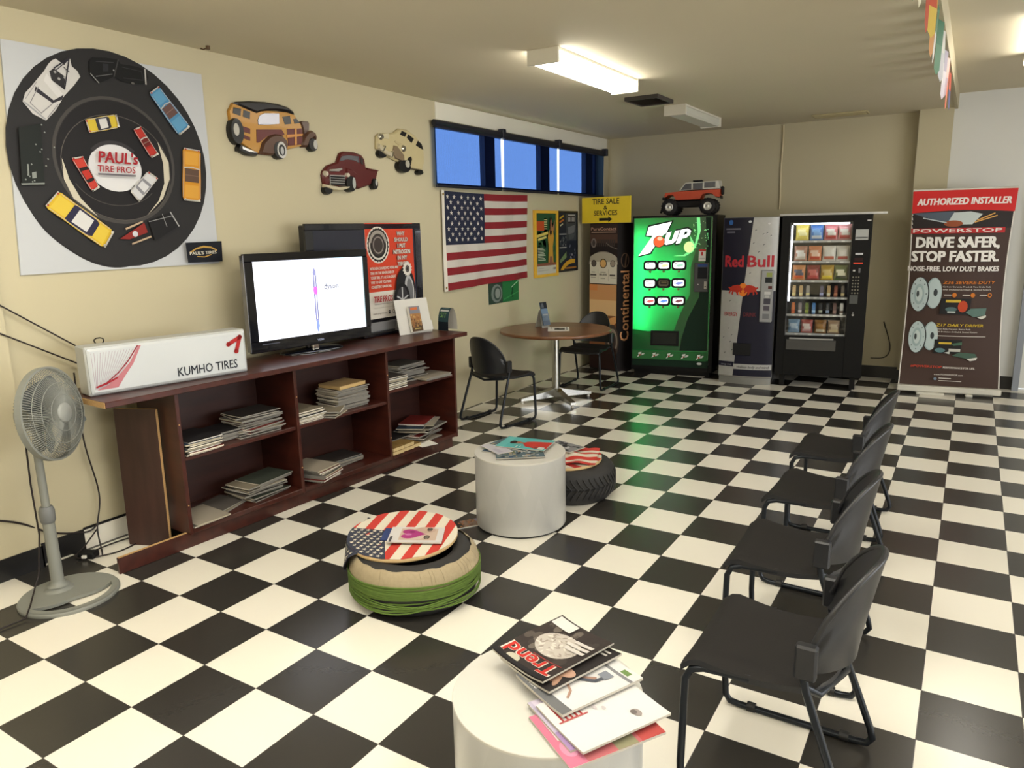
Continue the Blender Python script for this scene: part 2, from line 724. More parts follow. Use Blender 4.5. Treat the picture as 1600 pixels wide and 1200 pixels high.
# clerestory window behind the shades
fr = MB()
x0, x1 = LX - 0.17, LX - 0.11
fr.box(x0, x1, WY0, WY1, WZ1 - 0.03, WZ1, alu).box(x0, x1, WY0, WY1, WZ0, WZ0 + 0.03, alu)
for a, bb in ((WY0, WY0 + 0.03), (4.31, 4.49), (5.41, 5.61), (6.53, 6.72), (WY1 - 0.03, WY1)):
    fr.box(x0, x1, a, bb, WZ0 + 0.03, WZ1 - 0.03, alu)
win = struct(fr.build('window_1'))
for a, bb in ((WY0 + 0.03, 4.31), (4.49, 5.41), (5.61, 6.53), (6.72, WY1 - 0.03)):
    MB().box(LX - 0.143, LX - 0.139, a, bb, WZ0 + 0.03, WZ1 - 0.03, glass_mat('window_glass')).build('pane', win)

# doorway at the far right edge: grey metal jamb, white door beyond
d = MB()
d.box(2.60, 2.655, 6.80, 6.90, 0, 2.1, mat('grey_door_jamb', (140, 146, 156), 0.4))
d.box(3.52, 3.575, 6.80, 6.90, 0, 2.1, mat('grey_door_jamb', (140, 146, 156), 0.4))
d.box(2.655, 3.52, 6.80, 6.90, 2.06, 2.1, mat('grey_door_jamb', (140, 146, 156), 0.4))
d.box(2.655, 3.52, 6.93, 6.97, 0.01, 2.06, mat('white_door_panel', (216, 216, 210), 0.5, var=0.03))
dr = struct(d.build('door_1'))
MB().cyl((3.44, 6.925, 1.02), 0.025, 0.05, mat('door_knob_metal', (180, 178, 170), 0.25, 1.0), (0, -1, 0)).build('door_handle', dr)

# ---- roller shades
shade_f = screen_mat('blue_shade_fabric', (0.085, 0.17, 0.41))
shade_d = mat('shade_tube_navy', (16, 18, 34), 0.5)
SH = [(3.31, 4.345, 'leftmost blue roller shade on the high window, next to the white lintel edge'),
      (4.405, 5.49, 'middle blue roller shade on the high window between two bright gaps'),
      (5.545, 6.70, 'rightmost blue roller shade on the high window, nearest the back corner')]
for i, (a, bb, lab) in enumerate(SH):
    t = thing('roller_shade', lab, 'window shade', (LX + 0.05, a, WZ0 - 0.01), WALL, 'blue roller shades')
    wd = bb - a
    f = MB()
    n = 16
    rows = []
    for k in range(n + 1):
        u = wd * k / n
        rows.append([(u, 0.006 * sin(k * 1.1 + i), 0.0 + 0.012 * sin(k * 0.5 + i) * 0), (u, 0.004 * sin(k * 0.7), 0.53)])
    f.add([p for r in rows for p in r], [(2 * k, 2 * k + 2, 2 * k + 3, 2 * k + 1) for k in range(n)], shade_f, True)
    f.build('fabric', t)
    MB().cyl((-0.005, 0, 0.515), 0.026, wd + 0.01, shade_d, (1, 0, 0), 16).box(0, wd, -0.012, 0.012, 0.475, 0.52, shade_d).build('roller_tube', t)
    MB().box(0, wd, -0.008, 0.008, -0.012, 0.010, shade_d, 0.003).build('bottom_bar', t)
    MB().box(wd + 0.003, wd + 0.06, -0.035, 0.03, 0.48, 0.565, shade_d, 0.006).build('bracket', t)

# ---- ceiling lamps
lamp_metal = mat('white_lamp_metal', (224, 220, 206), 0.5, var=0.02)


def lamp(x, y, z, lit, label, w=0.20, L=1.28, power=14.0):
    t = thing('ceiling_lamp', label, 'ceiling lamp', (x, y, z), 0, 'fluorescent ceiling lamps')
    m = MB()
    m.box(-w / 2 - 0.01, w / 2 + 0.01, 0, 0.022, -0.092, 0, lamp_metal, 0.003)
    m.box(-w / 2 - 0.01, w / 2 + 0.01, L - 0.022, L, -0.092, 0, lamp_metal, 0.003)
    m.box(-w / 2, w / 2, 0.02, L - 0.02, -0.016, 0, lamp_metal)
    m.build('housing', t)
    dm = glow(255, 250, 238, power) if lit else mat('unlit_diffuser', (214, 214, 204), 0.35, var=0.02)
    q = MB()
    prof = [(-w / 2 + 0.004, -0.018), (-w / 2 + 0.004, -0.066), (-w / 2 + 0.02, -0.085), (w / 2 - 0.02, -0.085), (w / 2 - 0.004, -0.066), (w / 2 - 0.004, -0.018)]
    q.ring_surf([[(p[0], yy, p[1]) for p in prof] for yy in (0.0225, L - 0.0225)], dm, False)
    q.build('diffuser', t)
    return t


lamp(-0.205, 2.32, CZ, True, 'lit fluorescent lamp on the ceiling in front of the dark vent')
lamp(-0.275, 4.90, CZ, False, 'unlit fluorescent lamp on the ceiling just behind the dark vent', 0.19, 1.1)
lamp(2.45, 3.85, HZ, True, 'lit fluorescent lamp at the right edge, beyond the pennants')
# unseen lamps added further forward to light the foreground, stronger than those in view
for x, y, z in ((-0.2, -1.35, CZ), (1.2, -0.9, CZ), (2.7, -0.7, HZ), (0.2, -3.5, CZ), (1.5, -3.6, CZ), (2.8, -3.5, HZ), (4.2, -2.6, HZ)):
    lamp(x, y, z, True, 'unseen ceiling lamp added out of view to light the foreground', power=26.0)

v = thing('ceiling_vent', 'dark grey louvred vent on the ceiling between the lit and unlit lamps', 'air vent', (-0.50, 4.27, CZ), 0, 'ceiling vents')
vm = mat('dark_vent_metal', (70, 64, 62), 0.5)
MB().box(0, 0.30, 0, 0.02, -0.03, 0, vm).box(0, 0.30, 0.36, 0.38, -0.03, 0, vm).box(0, 0.02, 0.02, 0.36, -0.03, 0, vm).box(0.28, 0.30, 0.02, 0.36, -0.03, 0, vm).build('frame', v)
m = MB()
for k in range(9):
    y = 0.04 + k * 0.035
    m.add([(0.02, y, -0.028), (0.28, y, -0.028), (0.28, y + 0.026, -0.006), (0.02, y + 0.026, -0.006)], [(0, 1, 2, 3)], vm)
m.build('louvres', v)
v = thing('ceiling_vent', 'pale flat vent on the ceiling above the snack machine', 'air vent', (0.62, 6.44, CZ), 0, 'ceiling vents')
vp = mat('beige_vent_metal', (176, 164, 126), 0.6)
MB().box(0, 0.52, 0, 0.20, -0.016, 0, vp, 0.004).build('frame', v)
m = MB()
for k in range(5):
    m.box(0.02, 0.50, 0.02 + k * 0.035, 0.035 + k * 0.035, -0.02, -0.0162, vp)
m.build('louvres', v)

# ---- pennant string on the ceiling step
ps = thing('pennant_string', 'string of coloured pennants hanging along the ceiling step at top right', 'pennants', (SX - 0.012, 0.6, 2.748), WALL)
MB().tube([(u * 0.2, 0.0, -0.004 - 0.006 * abs(sin(u * 0.7))) for u in range(0, 25)], 0.002, ink(210, 206, 190)).build('cord', ps)
INK = 0.62
pc = [((236, 226, 120), (226, 220, 190)), ((60, 130, 96), (96, 150, 90)), ((224, 214, 96), (226, 220, 190)), ((206, 190, 70), (196, 84, 60)), ((206, 96, 72), (226, 196, 96)), ((226, 200, 100), (214, 150, 80)), ((80, 140, 104), (224, 222, 214)),
      ((70, 130, 100), (90, 146, 110)), ((226, 224, 216), (206, 204, 210)), ((90, 140, 110), (226, 222, 214)), ((150, 140, 160), (206, 196, 206)), ((214, 180, 170), (170, 150, 160)), ((206, 96, 80), (214, 110, 84)), ((196, 90, 70), (96, 96, 130))]
for k, (ca, cb) in enumerate(pc):
    y = 0.42 + k * 0.285 + 0.03 * sin(k * 2.1)
    q = MB()
    tw = radians(8 + 8 * sin(k * 1.9))
    ux, uy = 0.055 * cos(tw), -0.055 * sin(tw)
    sw = 0.018 * sin(k * 1.3)
    top, mid, bot = -0.008, -0.13, -0.285 - 0.02 * sin(k * 2.7)

    def V_(s_, z_):
        f_ = z_ / -0.3
        return (y + s_ * ux + sw * f_, s_ * uy - 0.03 + sw * 0.6 * f_, z_)
    q.add([V_(-1, top), V_(1, top), V_(1, mid), V_(-1, mid)], [(0, 1, 2, 3)], ink(*ca))
    q.add([V_(-1, mid), V_(1, mid), V_(0.9, bot + 0.03), V_(0, bot), V_(-0.9, bot + 0.03)], [(0, 1, 2, 3, 4)], ink(*cb))
    q.build('pennant', ps)

INK = 1.0
# ---- loose wires
wire_m = mat('black_wire_sheath', (34, 26, 26), 0.5)
x = LX + 0.012


def wire(pts, r, label, name='cable', cat='cable', m=None, n=8):
    # smooth the given points
    P = [Vector(p) for p in pts]
    out = []
    for i in range(len(P) - 1):
        p0, p1, p2, p3 = P[max(i - 1, 0)], P[i], P[i + 1], P[min(i + 2, len(P) - 1)]
        for k in range(n):
            t = k / n
            out.append(0.5 * ((2 * p1) + (p2 - p0) * t + (2 * p0 - 5 * p1 + 4 * p2 - p3) * t * t + (3 * p1 - p0 - 3 * p2 + p3) * t ** 3))
    out.append(P[-1])
    o = MB().tube(out, r, m or wire_m, 6).build(name)
    return tag(o, label, cat)


wire([(x + .03, -0.9, 1.913), (x + .03, -0.15, 1.349), (x + 0.03, 0.20, 1.086)], 0.004, 'upper thin dark wire slanting down the beige wall at far left')
wire([(x + .03, -0.9, 1.653), (x + .03, -0.17, 1.218), (x + 0.03, 0.20, 0.998)], 0.004, 'lower thin dark wire slanting down the beige wall at far left')
wire([(x + .04, -0.75, 0.46), (x + .038, -0.31, 0.31), (x + 0.005, -0.10, 0.165), (x, 0.05, 0.105), (x + 0.005, 0.11, 0.10), (x + 0.01, 0.15, 0.13)], 0.005, 'dark cable sagging along the wall behind the fan pole')
wire([(x + .02, 0.13, 0.98), (x + 0.03, 0.125, 0.62), (x + 0.03, 0.165, 0.30), (x + 0.05, 0.12, 0.12), (x + 0.10, 0.10, 0.01), (x + 0.16, 0.07, 0.006)], 0.004, 'thin wire hanging down the wall from behind the white sign to the floor')
wire([(x + 0.01, 0.14, 0.098), (x + 0.05, 0.05, 0.05), (x + 0.10, -0.03, 0.012), (x + 0.20, 0.12, 0.007), (x + 0.16, 0.30, 0.007), (x + 0.08, 0.27, 0.007), (x + 0.07, 0.10, 0.007), (x + 0.12, -0.02, 0.007)], 0.004, 'looped dark cord lying on the white floor tiles by the bookshelf end')
tag(MB().box(-0.045, 0.045, -0.03, 0.03, 0, 0.035, BLACK, 0.006).box(-0.012, 0.01, -0.042, -0.0301, 0.012, 0.026, WHITE).build('power_adapter', None, (-1.73, 0.02, 0.0), (0, 0, 0.5)), 'black power adapter on the floor behind the fan base', 'power adapter')
# conduit above the machines and cable down by the snack machine
tag(MB().tube([(0.245 + 0.004 * sin(k), BY - 0.008, 2.74 - k * 0.10) for k in range(10)], 0.009, mat('beige_conduit', (206, 192, 156), 0.6), 8).build('conduit'), 'thin beige conduit running down the back wall above the striped can machine', 'conduit')
wire([(1.40, BY - 0.02, 0.62), (1.48, BY - 0.02, 0.36), (1.44, BY - 0.03, 0.24), (1.30, BY - 0.04, 0.22)], 0.005, 'black cable looping on the back wall beside the snack machine')
tag(MB().cyl((0, 0, -0.02), 0.012, 0.02, ink(90, 70, 50)).tube([(0, 0, -0.01), (-0.03, -0.01, -0.018), (-0.05, -0.012, -0.01)], 0.004, ink(90, 70, 50), 6).build('ceiling_hook', None, (-1.75, 1.10, CZ)), 'small rusty hook in the ceiling above the big tyre poster', 'hook')

# ================================================================ THINGS ON THE WALLS
INK = 0.72
MURAL = {
 'tyre': [(0.008,2.140), (0.044,2.261), (0.111,2.358), (0.202,2.440), (0.304,2.511), (0.416,2.549), (0.555,2.578), (0.693,2.534), (0.812,2.473), (0.919,2.372), (1.004,2.274), (1.054,2.156), (1.054,2.033), (1.024,1.907), (0.950,1.781), (0.844,1.670), (0.709,1.576), (0.560,1.523), (0.435,1.512), (0.311,1.546), (0.200,1.617), (0.107,1.705), (0.050,1.799), (0.007,1.911), (-0.005,2.020)],
 'bg': [(0.027,2.603), (1.110,2.612), (1.104,1.505), (-0.043,1.500)],
 'cr1': [(0.232,2.076), (0.228,1.971), (0.263,1.876), (0.379,1.785), (0.301,1.877), (0.255,1.972), (0.238,2.055)],
 'cr2': [(0.774,2.200), (0.829,2.093), (0.824,1.998), (0.769,1.889), (0.659,1.792), (0.741,1.876), (0.787,1.972), (0.794,2.079)],
 'wtruck': [(0.083,2.329), (0.138,2.411), (0.203,2.485), (0.229,2.523), (0.269,2.555), (0.307,2.531), (0.339,2.574), (0.344,2.532), (0.381,2.487), (0.286,2.381), (0.180,2.251)],
 'wtruck_bed': [(0.229,2.489), (0.252,2.507), (0.304,2.475), (0.290,2.412), (0.234,2.449)],
 'wtruck_glass': [(0.153,2.408), (0.230,2.353), (0.284,2.386), (0.273,2.361), (0.223,2.338), (0.145,2.387)],
 'btruck': [(0.433,2.547), (0.456,2.592), (0.594,2.605), (0.603,2.585), (0.743,2.581), (0.739,2.502), (0.592,2.497), (0.559,2.514), (0.472,2.469), (0.433,2.510)],
 'blue': [(0.751,2.454), (0.816,2.502), (0.987,2.308), (0.903,2.246)],
 'blue_in': [(0.834,2.391), (0.885,2.423), (0.920,2.384), (0.869,2.354)],
 'orange': [(0.924,2.177), (1.041,2.168), (1.010,1.876), (0.885,1.885)],
 'orange_in': [(0.925,2.069), (1.022,2.071), (1.008,2.012), (0.918,2.017)],
 'mini': [(0.373,2.277), (0.404,2.296), (0.539,2.322), (0.549,2.252), (0.386,2.210), (0.371,2.245)],
 'mini_roof': [(0.449,2.302), (0.536,2.319), (0.542,2.263), (0.458,2.241)],
 'mini_glass': [(0.426,2.296), (0.447,2.301), (0.456,2.240), (0.437,2.231)],
 'red1': [(0.631,2.249), (0.677,2.271), (0.764,2.135), (0.713,2.109)],
 'red1_in': [(0.662,2.202), (0.703,2.228), (0.720,2.195), (0.680,2.173)],
 'red2': [(0.274,2.074), (0.336,2.088), (0.400,1.940), (0.356,1.914), (0.284,2.027)],
 'red2_in': [(0.321,1.980), (0.370,2.010), (0.374,1.999), (0.325,1.971)],
 'van': [(0.569,1.924), (0.684,2.032), (0.743,1.994), (0.617,1.864)],
 'van_glass': [(0.563,1.920), (0.579,1.930), (0.625,1.873), (0.610,1.859)],
 'yellow': [(0.110,1.831), (0.132,1.844), (0.163,1.884), (0.188,1.911), (0.448,1.712), (0.379,1.617), (0.196,1.747)],
 'yellow_glass': [(0.188,1.800), (0.210,1.843), (0.246,1.871), (0.363,1.780), (0.349,1.741), (0.301,1.713), (0.280,1.725)],
 'yellow_roof': [(0.203,1.795), (0.260,1.857), (0.348,1.796), (0.294,1.722)],
 'hot1': [(0.474,1.666), (0.625,1.751), (0.640,1.698), (0.528,1.662)],
 'hot_body': [(0.654,1.757), (0.793,1.811), (0.838,1.732), (0.679,1.649)],
 'hot_c': [(0.512,1.723), (0.617,1.763), (0.618,1.754), (0.514,1.713)],
 'hot_d': [(0.538,1.641), (0.657,1.680), (0.659,1.671), (0.539,1.632)],
 'lcar': [(0.038,2.202), (0.142,2.232), (0.121,1.946), (0.016,1.939)],
 'lc1': [(0.012,1.941), (0.121,1.948), (0.120,1.940), (0.013,1.934)],
 'lc2': [(0.052,2.034), (0.058,2.034), (0.055,1.983), (0.047,1.983)],
 'lc3': [(0.068,1.994), (0.089,2.000), (0.086,1.970), (0.066,1.966)],
 'plq': [(0.861,1.635), (1.112,1.639), (1.105,1.515), (0.865,1.518)],
 'arc': [(0.882,1.580), (0.928,1.603), (0.981,1.615), (1.032,1.608), (1.072,1.589), (1.071,1.581), (1.031,1.598), (0.980,1.604), (0.927,1.593), (0.886,1.572)],
 'disc': [(0.507,2.041)],
 'pauls': [(0.405,2.061), (0.620,2.074), (0.628,2.131)],
 'pros': [(0.393,2.013), (0.602,2.033), (0.607,2.070)],
 'plt': [(0.881,1.560), (1.068,1.565), (1.071,1.589)],
 'ringc': [(0.500,2.083), (0.188,2.094), (0.865,2.107), (0.544,2.410), (0.455,1.746)],
 'ring2': [(0.514,2.056), (0.223,2.044), (0.834,2.075), (0.544,2.318), (0.493,1.763)],
 'rd': [(0.507,2.041), (0.362,2.033), (0.657,2.050), (0.523,2.164), (0.490,1.918)],
}
WOODY = {
 'body': [(1.277,2.384), (1.274,2.425), (1.309,2.476), (1.466,2.447), (1.590,2.464), (1.741,2.472), (1.801,2.462), (1.854,2.406), (1.865,2.365), (1.854,2.264), (1.706,2.227), (1.456,2.188), (1.339,2.242), (1.268,2.285)],
 'roof': [(1.308,2.474), (1.334,2.486), (1.432,2.502), (1.559,2.513), (1.664,2.513), (1.744,2.504), (1.786,2.485), (1.801,2.464), (1.741,2.472), (1.659,2.472), (1.579,2.463), (1.516,2.447), (1.484,2.434), (1.435,2.444), (1.378,2.456)],
 'panel1': [(1.358,2.347), (1.423,2.336), (1.419,2.301), (1.356,2.311)],
 'panel2': [(1.355,2.297), (1.417,2.283), (1.414,2.258), (1.352,2.272)],
 'rearwin1': [(1.308,2.450), (1.365,2.447), (1.355,2.404), (1.299,2.415)],
 'rearwin2': [(1.382,2.443), (1.433,2.436), (1.425,2.393), (1.373,2.402)],
 'sidewin': [(1.485,2.395), (1.503,2.425), (1.546,2.445), (1.669,2.457), (1.664,2.386), (1.569,2.371), (1.486,2.364)],
 'sidewin2': [(1.693,2.436), (1.758,2.451), (1.766,2.399), (1.710,2.389)],
 'sidewin3': [(1.786,2.432), (1.815,2.439), (1.841,2.413), (1.794,2.402)],
 'side_wood': [(1.468,2.335), (1.566,2.345), (1.679,2.356), (1.703,2.325), (1.668,2.306), (1.562,2.304), (1.484,2.254), (1.461,2.252)],
 'door_wood': [(1.721,2.364), (1.860,2.382), (1.859,2.340), (1.718,2.310)],
 'door_wood2': [(1.723,2.307), (1.855,2.331), (1.852,2.272), (1.723,2.253)],
 'fender_r': [(1.478,2.202), (1.505,2.260), (1.562,2.304), (1.617,2.321), (1.670,2.318), (1.705,2.293), (1.718,2.261), (1.703,2.219), (1.659,2.220), (1.580,2.181), (1.476,2.182)],
 'fender_f': [(1.837,2.271), (1.860,2.323), (1.899,2.360), (1.941,2.375), (1.976,2.363), (1.985,2.334), (1.978,2.300), (1.954,2.323), (1.916,2.303), (1.894,2.259), (1.847,2.255)],
 'hood': [(1.847,2.422), (1.871,2.429), (1.918,2.432), (1.927,2.418), (1.920,2.371), (1.867,2.332), (1.863,2.382)],
 'bumper': [(1.304,2.212), (1.323,2.233), (1.408,2.204), (1.454,2.190), (1.444,2.166), (1.369,2.167), (1.323,2.184), (1.301,2.189)],
 'bumper_c': [(1.327,2.221), (1.407,2.199), (1.446,2.188), (1.386,2.185), (1.329,2.200)],
 'strip': [(1.717,2.325), (1.859,2.344), (1.859,2.335), (1.715,2.305)],
 'strip2': [(1.791,2.371), (1.805,2.373), (1.797,2.268), (1.781,2.264)],
}
WOODY_W = {
 'spare': [(1.305,2.306), (1.255,2.301), (1.356,2.311), (1.315,2.386), (1.296,2.227)],
 'rear': [(1.643,2.218), (1.578,2.213), (1.689,2.222), (1.649,2.278), (1.636,2.159)],
 'front': [(1.940,2.275), (1.893,2.271), (1.979,2.278), (1.945,2.322), (1.936,2.232)],
 'spare_hub': [(1.295,2.316), (1.271,2.314), (1.320,2.318), (1.299,2.356), (1.290,2.274)],
 'rear_ww': [(1.644,2.220), (1.603,2.217), (1.687,2.224), (1.650,2.276), (1.638,2.163)],
 'rear_bl': [(1.641,2.216), (1.613,2.214), (1.673,2.219), (1.646,2.259), (1.637,2.179)],
 'rear_hub': [(1.641,2.216), (1.624,2.215), (1.659,2.217), (1.644,2.243), (1.638,2.185)],
 'front_hub': [(1.952,2.280), (1.931,2.279), (1.974,2.282), (1.956,2.315), (1.949,2.246)],
}
TRUCK = {
 'body': [(2.018,2.080), (2.031,2.110), (2.076,2.148), (2.172,2.178), (2.207,2.241), (2.245,2.258), (2.350,2.262), (2.434,2.247), (2.462,2.218), (2.473,2.155), (2.609,2.142), (2.578,2.065), (2.510,2.030), (2.380,1.996), (2.343,2.013), (2.259,2.010), (2.112,2.002), (2.029,2.016)],
 'glass': [(2.188,2.189), (2.216,2.222), (2.280,2.234), (2.394,2.234), (2.397,2.182), (2.344,2.197), (2.269,2.200), (2.209,2.186)],
 'sideglass': [(2.408,2.225), (2.439,2.221), (2.435,2.174), (2.412,2.183)],
 'grille': [(2.070,2.083), (2.229,2.088), (2.216,2.012), (2.072,2.013)],
 'bumper': [(2.011,2.016), (2.063,2.013), (2.163,2.004), (2.267,2.015), (2.258,1.994), (2.174,1.974), (2.088,1.978), (2.019,1.994)],
 'hoodstrip': [(2.081,2.121), (2.197,2.140), (2.211,2.128), (2.165,2.108), (2.080,2.108)],
 'fender': [(2.249,2.143), (2.308,2.136), (2.366,2.103), (2.343,2.013), (2.318,2.074), (2.268,2.021), (2.223,2.019), (2.237,2.091)],
 'bed': [(2.473,2.155), (2.609,2.142), (2.583,2.130), (2.471,2.142)],
}
TRUCK_W = {
 'fl': [(2.052,1.972), (2.014,1.971), (2.095,1.974), (2.056,2.007), (2.050,1.945)],
 'fr': [(2.283,2.026), (2.227,2.024), (2.333,2.028), (2.289,2.088), (2.278,1.969)],
 'fr_hub': [(2.305,2.038), (2.286,2.037), (2.326,2.038), (2.309,2.079), (2.301,1.991)],
 'rr': [(2.547,2.037), (2.514,2.035), (2.580,2.038), (2.550,2.080), (2.543,1.996)],
 'rr_hub': [(2.554,2.048), (2.542,2.047), (2.568,2.048), (2.557,2.075), (2.552,2.021)],
 'lamp1': [(2.043,2.089), (2.025,2.088), (2.060,2.090), (2.045,2.110), (2.041,2.067)],
 'lamp2': [(2.255,2.089), (2.235,2.088), (2.276,2.090), (2.257,2.110), (2.253,2.069)],
}
CREAM = {
 'body': [(2.607,2.307), (2.615,2.398), (2.649,2.422), (2.751,2.432), (2.820,2.444), (2.884,2.480), (2.982,2.482), (3.090,2.441), (3.152,2.396), (3.185,2.324), (3.189,2.243), (3.155,2.166), (2.977,2.179), (2.926,2.226), (2.899,2.213), (2.786,2.239), (2.686,2.265)],
 'grille': [(2.795,2.344), (2.838,2.342), (2.913,2.281), (2.918,2.237), (2.890,2.224), (2.804,2.246), (2.773,2.288)],
 'bumper': [(2.618,2.345), (2.650,2.332), (2.706,2.299), (2.773,2.288), (2.761,2.249), (2.678,2.267), (2.614,2.300)],
 'w1': [(2.880,2.433), (2.905,2.464), (2.967,2.455), (2.942,2.420)],
 'w2': [(2.964,2.416), (2.984,2.446), (3.055,2.416), (3.020,2.379)],
 'w3': [(3.075,2.367), (3.106,2.406), (3.151,2.384), (3.172,2.337), (3.130,2.348)],
 'arch': [(2.954,2.228), (2.965,2.257), (3.003,2.274), (3.015,2.255), (2.998,2.208), (2.959,2.183)],
 'hood': [(2.801,2.372), (2.824,2.383), (2.901,2.364), (2.856,2.349)],
 'chrome1': [(2.638,2.288), (2.675,2.334), (2.687,2.327), (2.659,2.285)],
 'chrome2': [(2.744,2.250), (2.761,2.298), (2.778,2.293), (2.761,2.249)],
 'seam': [(2.978,2.182), (3.155,2.174), (3.155,2.170), (2.977,2.176)],
 'plate': [(2.671,2.385), (2.678,2.423), (2.751,2.432), (2.747,2.386)],
}
CREAM_W = {
 'a': [(2.657,2.266), (2.611,2.262), (2.712,2.270), (2.660,2.301), (2.655,2.239)],
 'b': [(2.897,2.191), (2.830,2.187), (2.988,2.196), (2.901,2.241), (2.893,2.139)],
 'b_hub': [(2.943,2.211), (2.912,2.209), (2.971,2.212), (2.946,2.244), (2.941,2.177)],
 'c': [(3.116,2.157), (3.078,2.155), (3.159,2.159), (3.117,2.176), (3.114,2.133)],
 'lamp1': [(2.649,2.393), (2.622,2.391), (2.674,2.396), (2.651,2.420), (2.647,2.369)],
 'lamp2': [(2.912,2.328), (2.890,2.327), (2.933,2.330), (2.914,2.356), (2.910,2.300)],
 'badge': [(2.834,2.292), (2.790,2.289), (2.878,2.295), (2.838,2.336), (2.831,2.253)],
}



def wl(pts, y0=0.0, z0=0.0):
    return [(p[0] - y0, p[1] - z0) for p in pts]


def smooth2(P, n=4):
    out = []
    L_ = len(P)
    for i in range(L_):
        p0, p1, p2, p3 = (Vector(P[(i + k) % L_]) for k in (-1, 0, 1, 2))
        for k in range(n):
            t = k / n
            q = 0.5 * ((2 * p1) + (p2 - p0) * t + (2 * p0 - 5 * p1 + 4 * p2 - p3) * t * t + (3 * p1 - p0 - 3 * p2 + p3) * t ** 3)
            out.append((q.x, q.y))
    return out


def el5(p):
    """centre, half axes from (centre, left, right, top, bottom)"""
    c, l, r, t, b = p
    return ((l[0] + r[0]) / 2, (t[1] + b[1]) / 2, abs(r[0] - l[0]) / 2, abs(t[1] - b[1]) / 2)


# ---- the big tyre poster
mu = thing('wall_poster', 'large square poster of a black tyre ringed with toy cars on the left wall', 'poster', (LX + 0.001, 0, 0), WALL)
MB().prism(MURAL['bg'], 0, -0.011, ink(214, 218, 222)).build('panel', mu)
a = Art(-0.0115)
M_ = MURAL
G = ink
a.poly(smooth2(M_['tyre']), G(40, 38, 40))
cu, cv, ru, rv = el5(M_['ringc'])
a.ell(cu, cv, ru * 1.62, rv * 1.70, G(46, 44, 46), 0.1, 40)
a.ring(cu, cv, ru, rv, 0.016, G(78, 74, 72))
a.ell(cu, cv, ru - 0.02, rv - 0.02, G(34, 32, 34), n=40)
cu, cv, ru, rv = el5(M_['ring2'])
a.ring(cu, cv, ru, rv, 0.004, G(96, 92, 86))
a.poly(M_['cr1'], G(222, 214, 192)).poly(M_['cr2'], G(222, 214, 192))
dc = el5(M_['rd'])
a.ring(dc[0], dc[1], dc[2] * 1.72, dc[3] * 1.62, 0.004, G(84, 80, 76), a0=3.6, a1=5.6)
a.ell(*dc, G(238, 238, 240), n=40)
a.ring(dc[0], dc[1] + 0.012, dc[2] * 1.06, dc[3] * 1.06, 0.02, G(60, 58, 60), a0=0.7, a1=2.5)


def quad(p):
    """maps (s across, t along) of the unit square onto a four-cornered outline"""
    q = [Vector(x) for x in p]

    def f(s_, t_):
        v_ = (q[0] * (1 - s_) + q[1] * s_) * (1 - t_) + (q[3] * (1 - s_) + q[2] * s_) * t_
        return (v_.x, v_.y)
    return f


def toycar(p, body, deck, glass, roof=None, open_top=None, hood=0.30, bumper=(206, 202, 192)):
    f = quad(p)
    mp = lambda L_: [f(*x) for x in L_]
    for s_ in (-0.03, 0.97):
        for t_ in (0.17, 0.72):
            a.k = 30
            a.poly(mp([(s_, t_), (s_ + 0.06, t_), (s_ + 0.06, t_ + 0.13), (s_, t_ + 0.13)]), G(20, 20, 22))
    a.k = 31
    a.poly(mp([(0.06, 0.005), (0.94, 0.005), (1.0, 0.05), (0.985, 0.3), (1.0, 0.6), (0.98, 0.95), (0.90, 1.0), (0.10, 1.0), (0.02, 0.95), (0.0, 0.6), (0.015, 0.3), (0.0, 0.05)]), G(*body))
    a.k = 33
    a.poly(mp([(0.13, 0.05), (0.87, 0.05), (0.85, 0.30), (0.15, 0.30)]), G(*deck))
    a.k = 33
    a.poly(mp([(0.13, 0.70), (0.87, 0.70), (0.85, 0.95), (0.15, 0.95)]), G(*deck))
    a.k = 33
    a.line(mp([(0.06, 0.06), (0.05, 0.94)]), 0.003, G(*bumper))
    a.line(mp([(0.94, 0.06), (0.95, 0.94)]), 0.003, G(*bumper))
    if open_top:
        a.k = 36
        a.poly(mp([(0.12, 0.38), (0.88, 0.38), (0.88, 0.64), (0.12, 0.64)]), G(*open_top))
        a.line(mp([(0.15, 0.51), (0.85, 0.51)]), 0.004, G(*glass))
        a.line(mp([(0.08, 0.37), (0.5, 0.345), (0.92, 0.37)]), 0.006, G(210, 210, 206))
    else:
        a.k = 36
        a.poly(mp([(0.10, 0.30), (0.90, 0.30), (0.94, 0.36), (0.92, 0.70), (0.84, 0.76), (0.16, 0.76), (0.08, 0.70), (0.06, 0.36)]), G(*glass))
        a.poly(mp([(0.15, 0.40), (0.85, 0.40), (0.83, 0.66), (0.17, 0.66)]), G(*roof))
    a.k = 42
    a.line(mp([(0.06, 0.0), (0.94, 0.0)]), 0.007, G(*bumper))
    a.line(mp([(0.08, 1.0), (0.92, 1.0)]), 0.009, G(*bumper))
    a.k = 43
    for s_ in (0.14, 0.86):
        a.ell(*f(s_, 0.985), 0.006, 0.006, G(232, 230, 220), n=10)
        a.ell(*f(s_, 0.012), 0.005, 0.005, G(190, 60, 50), n=10)


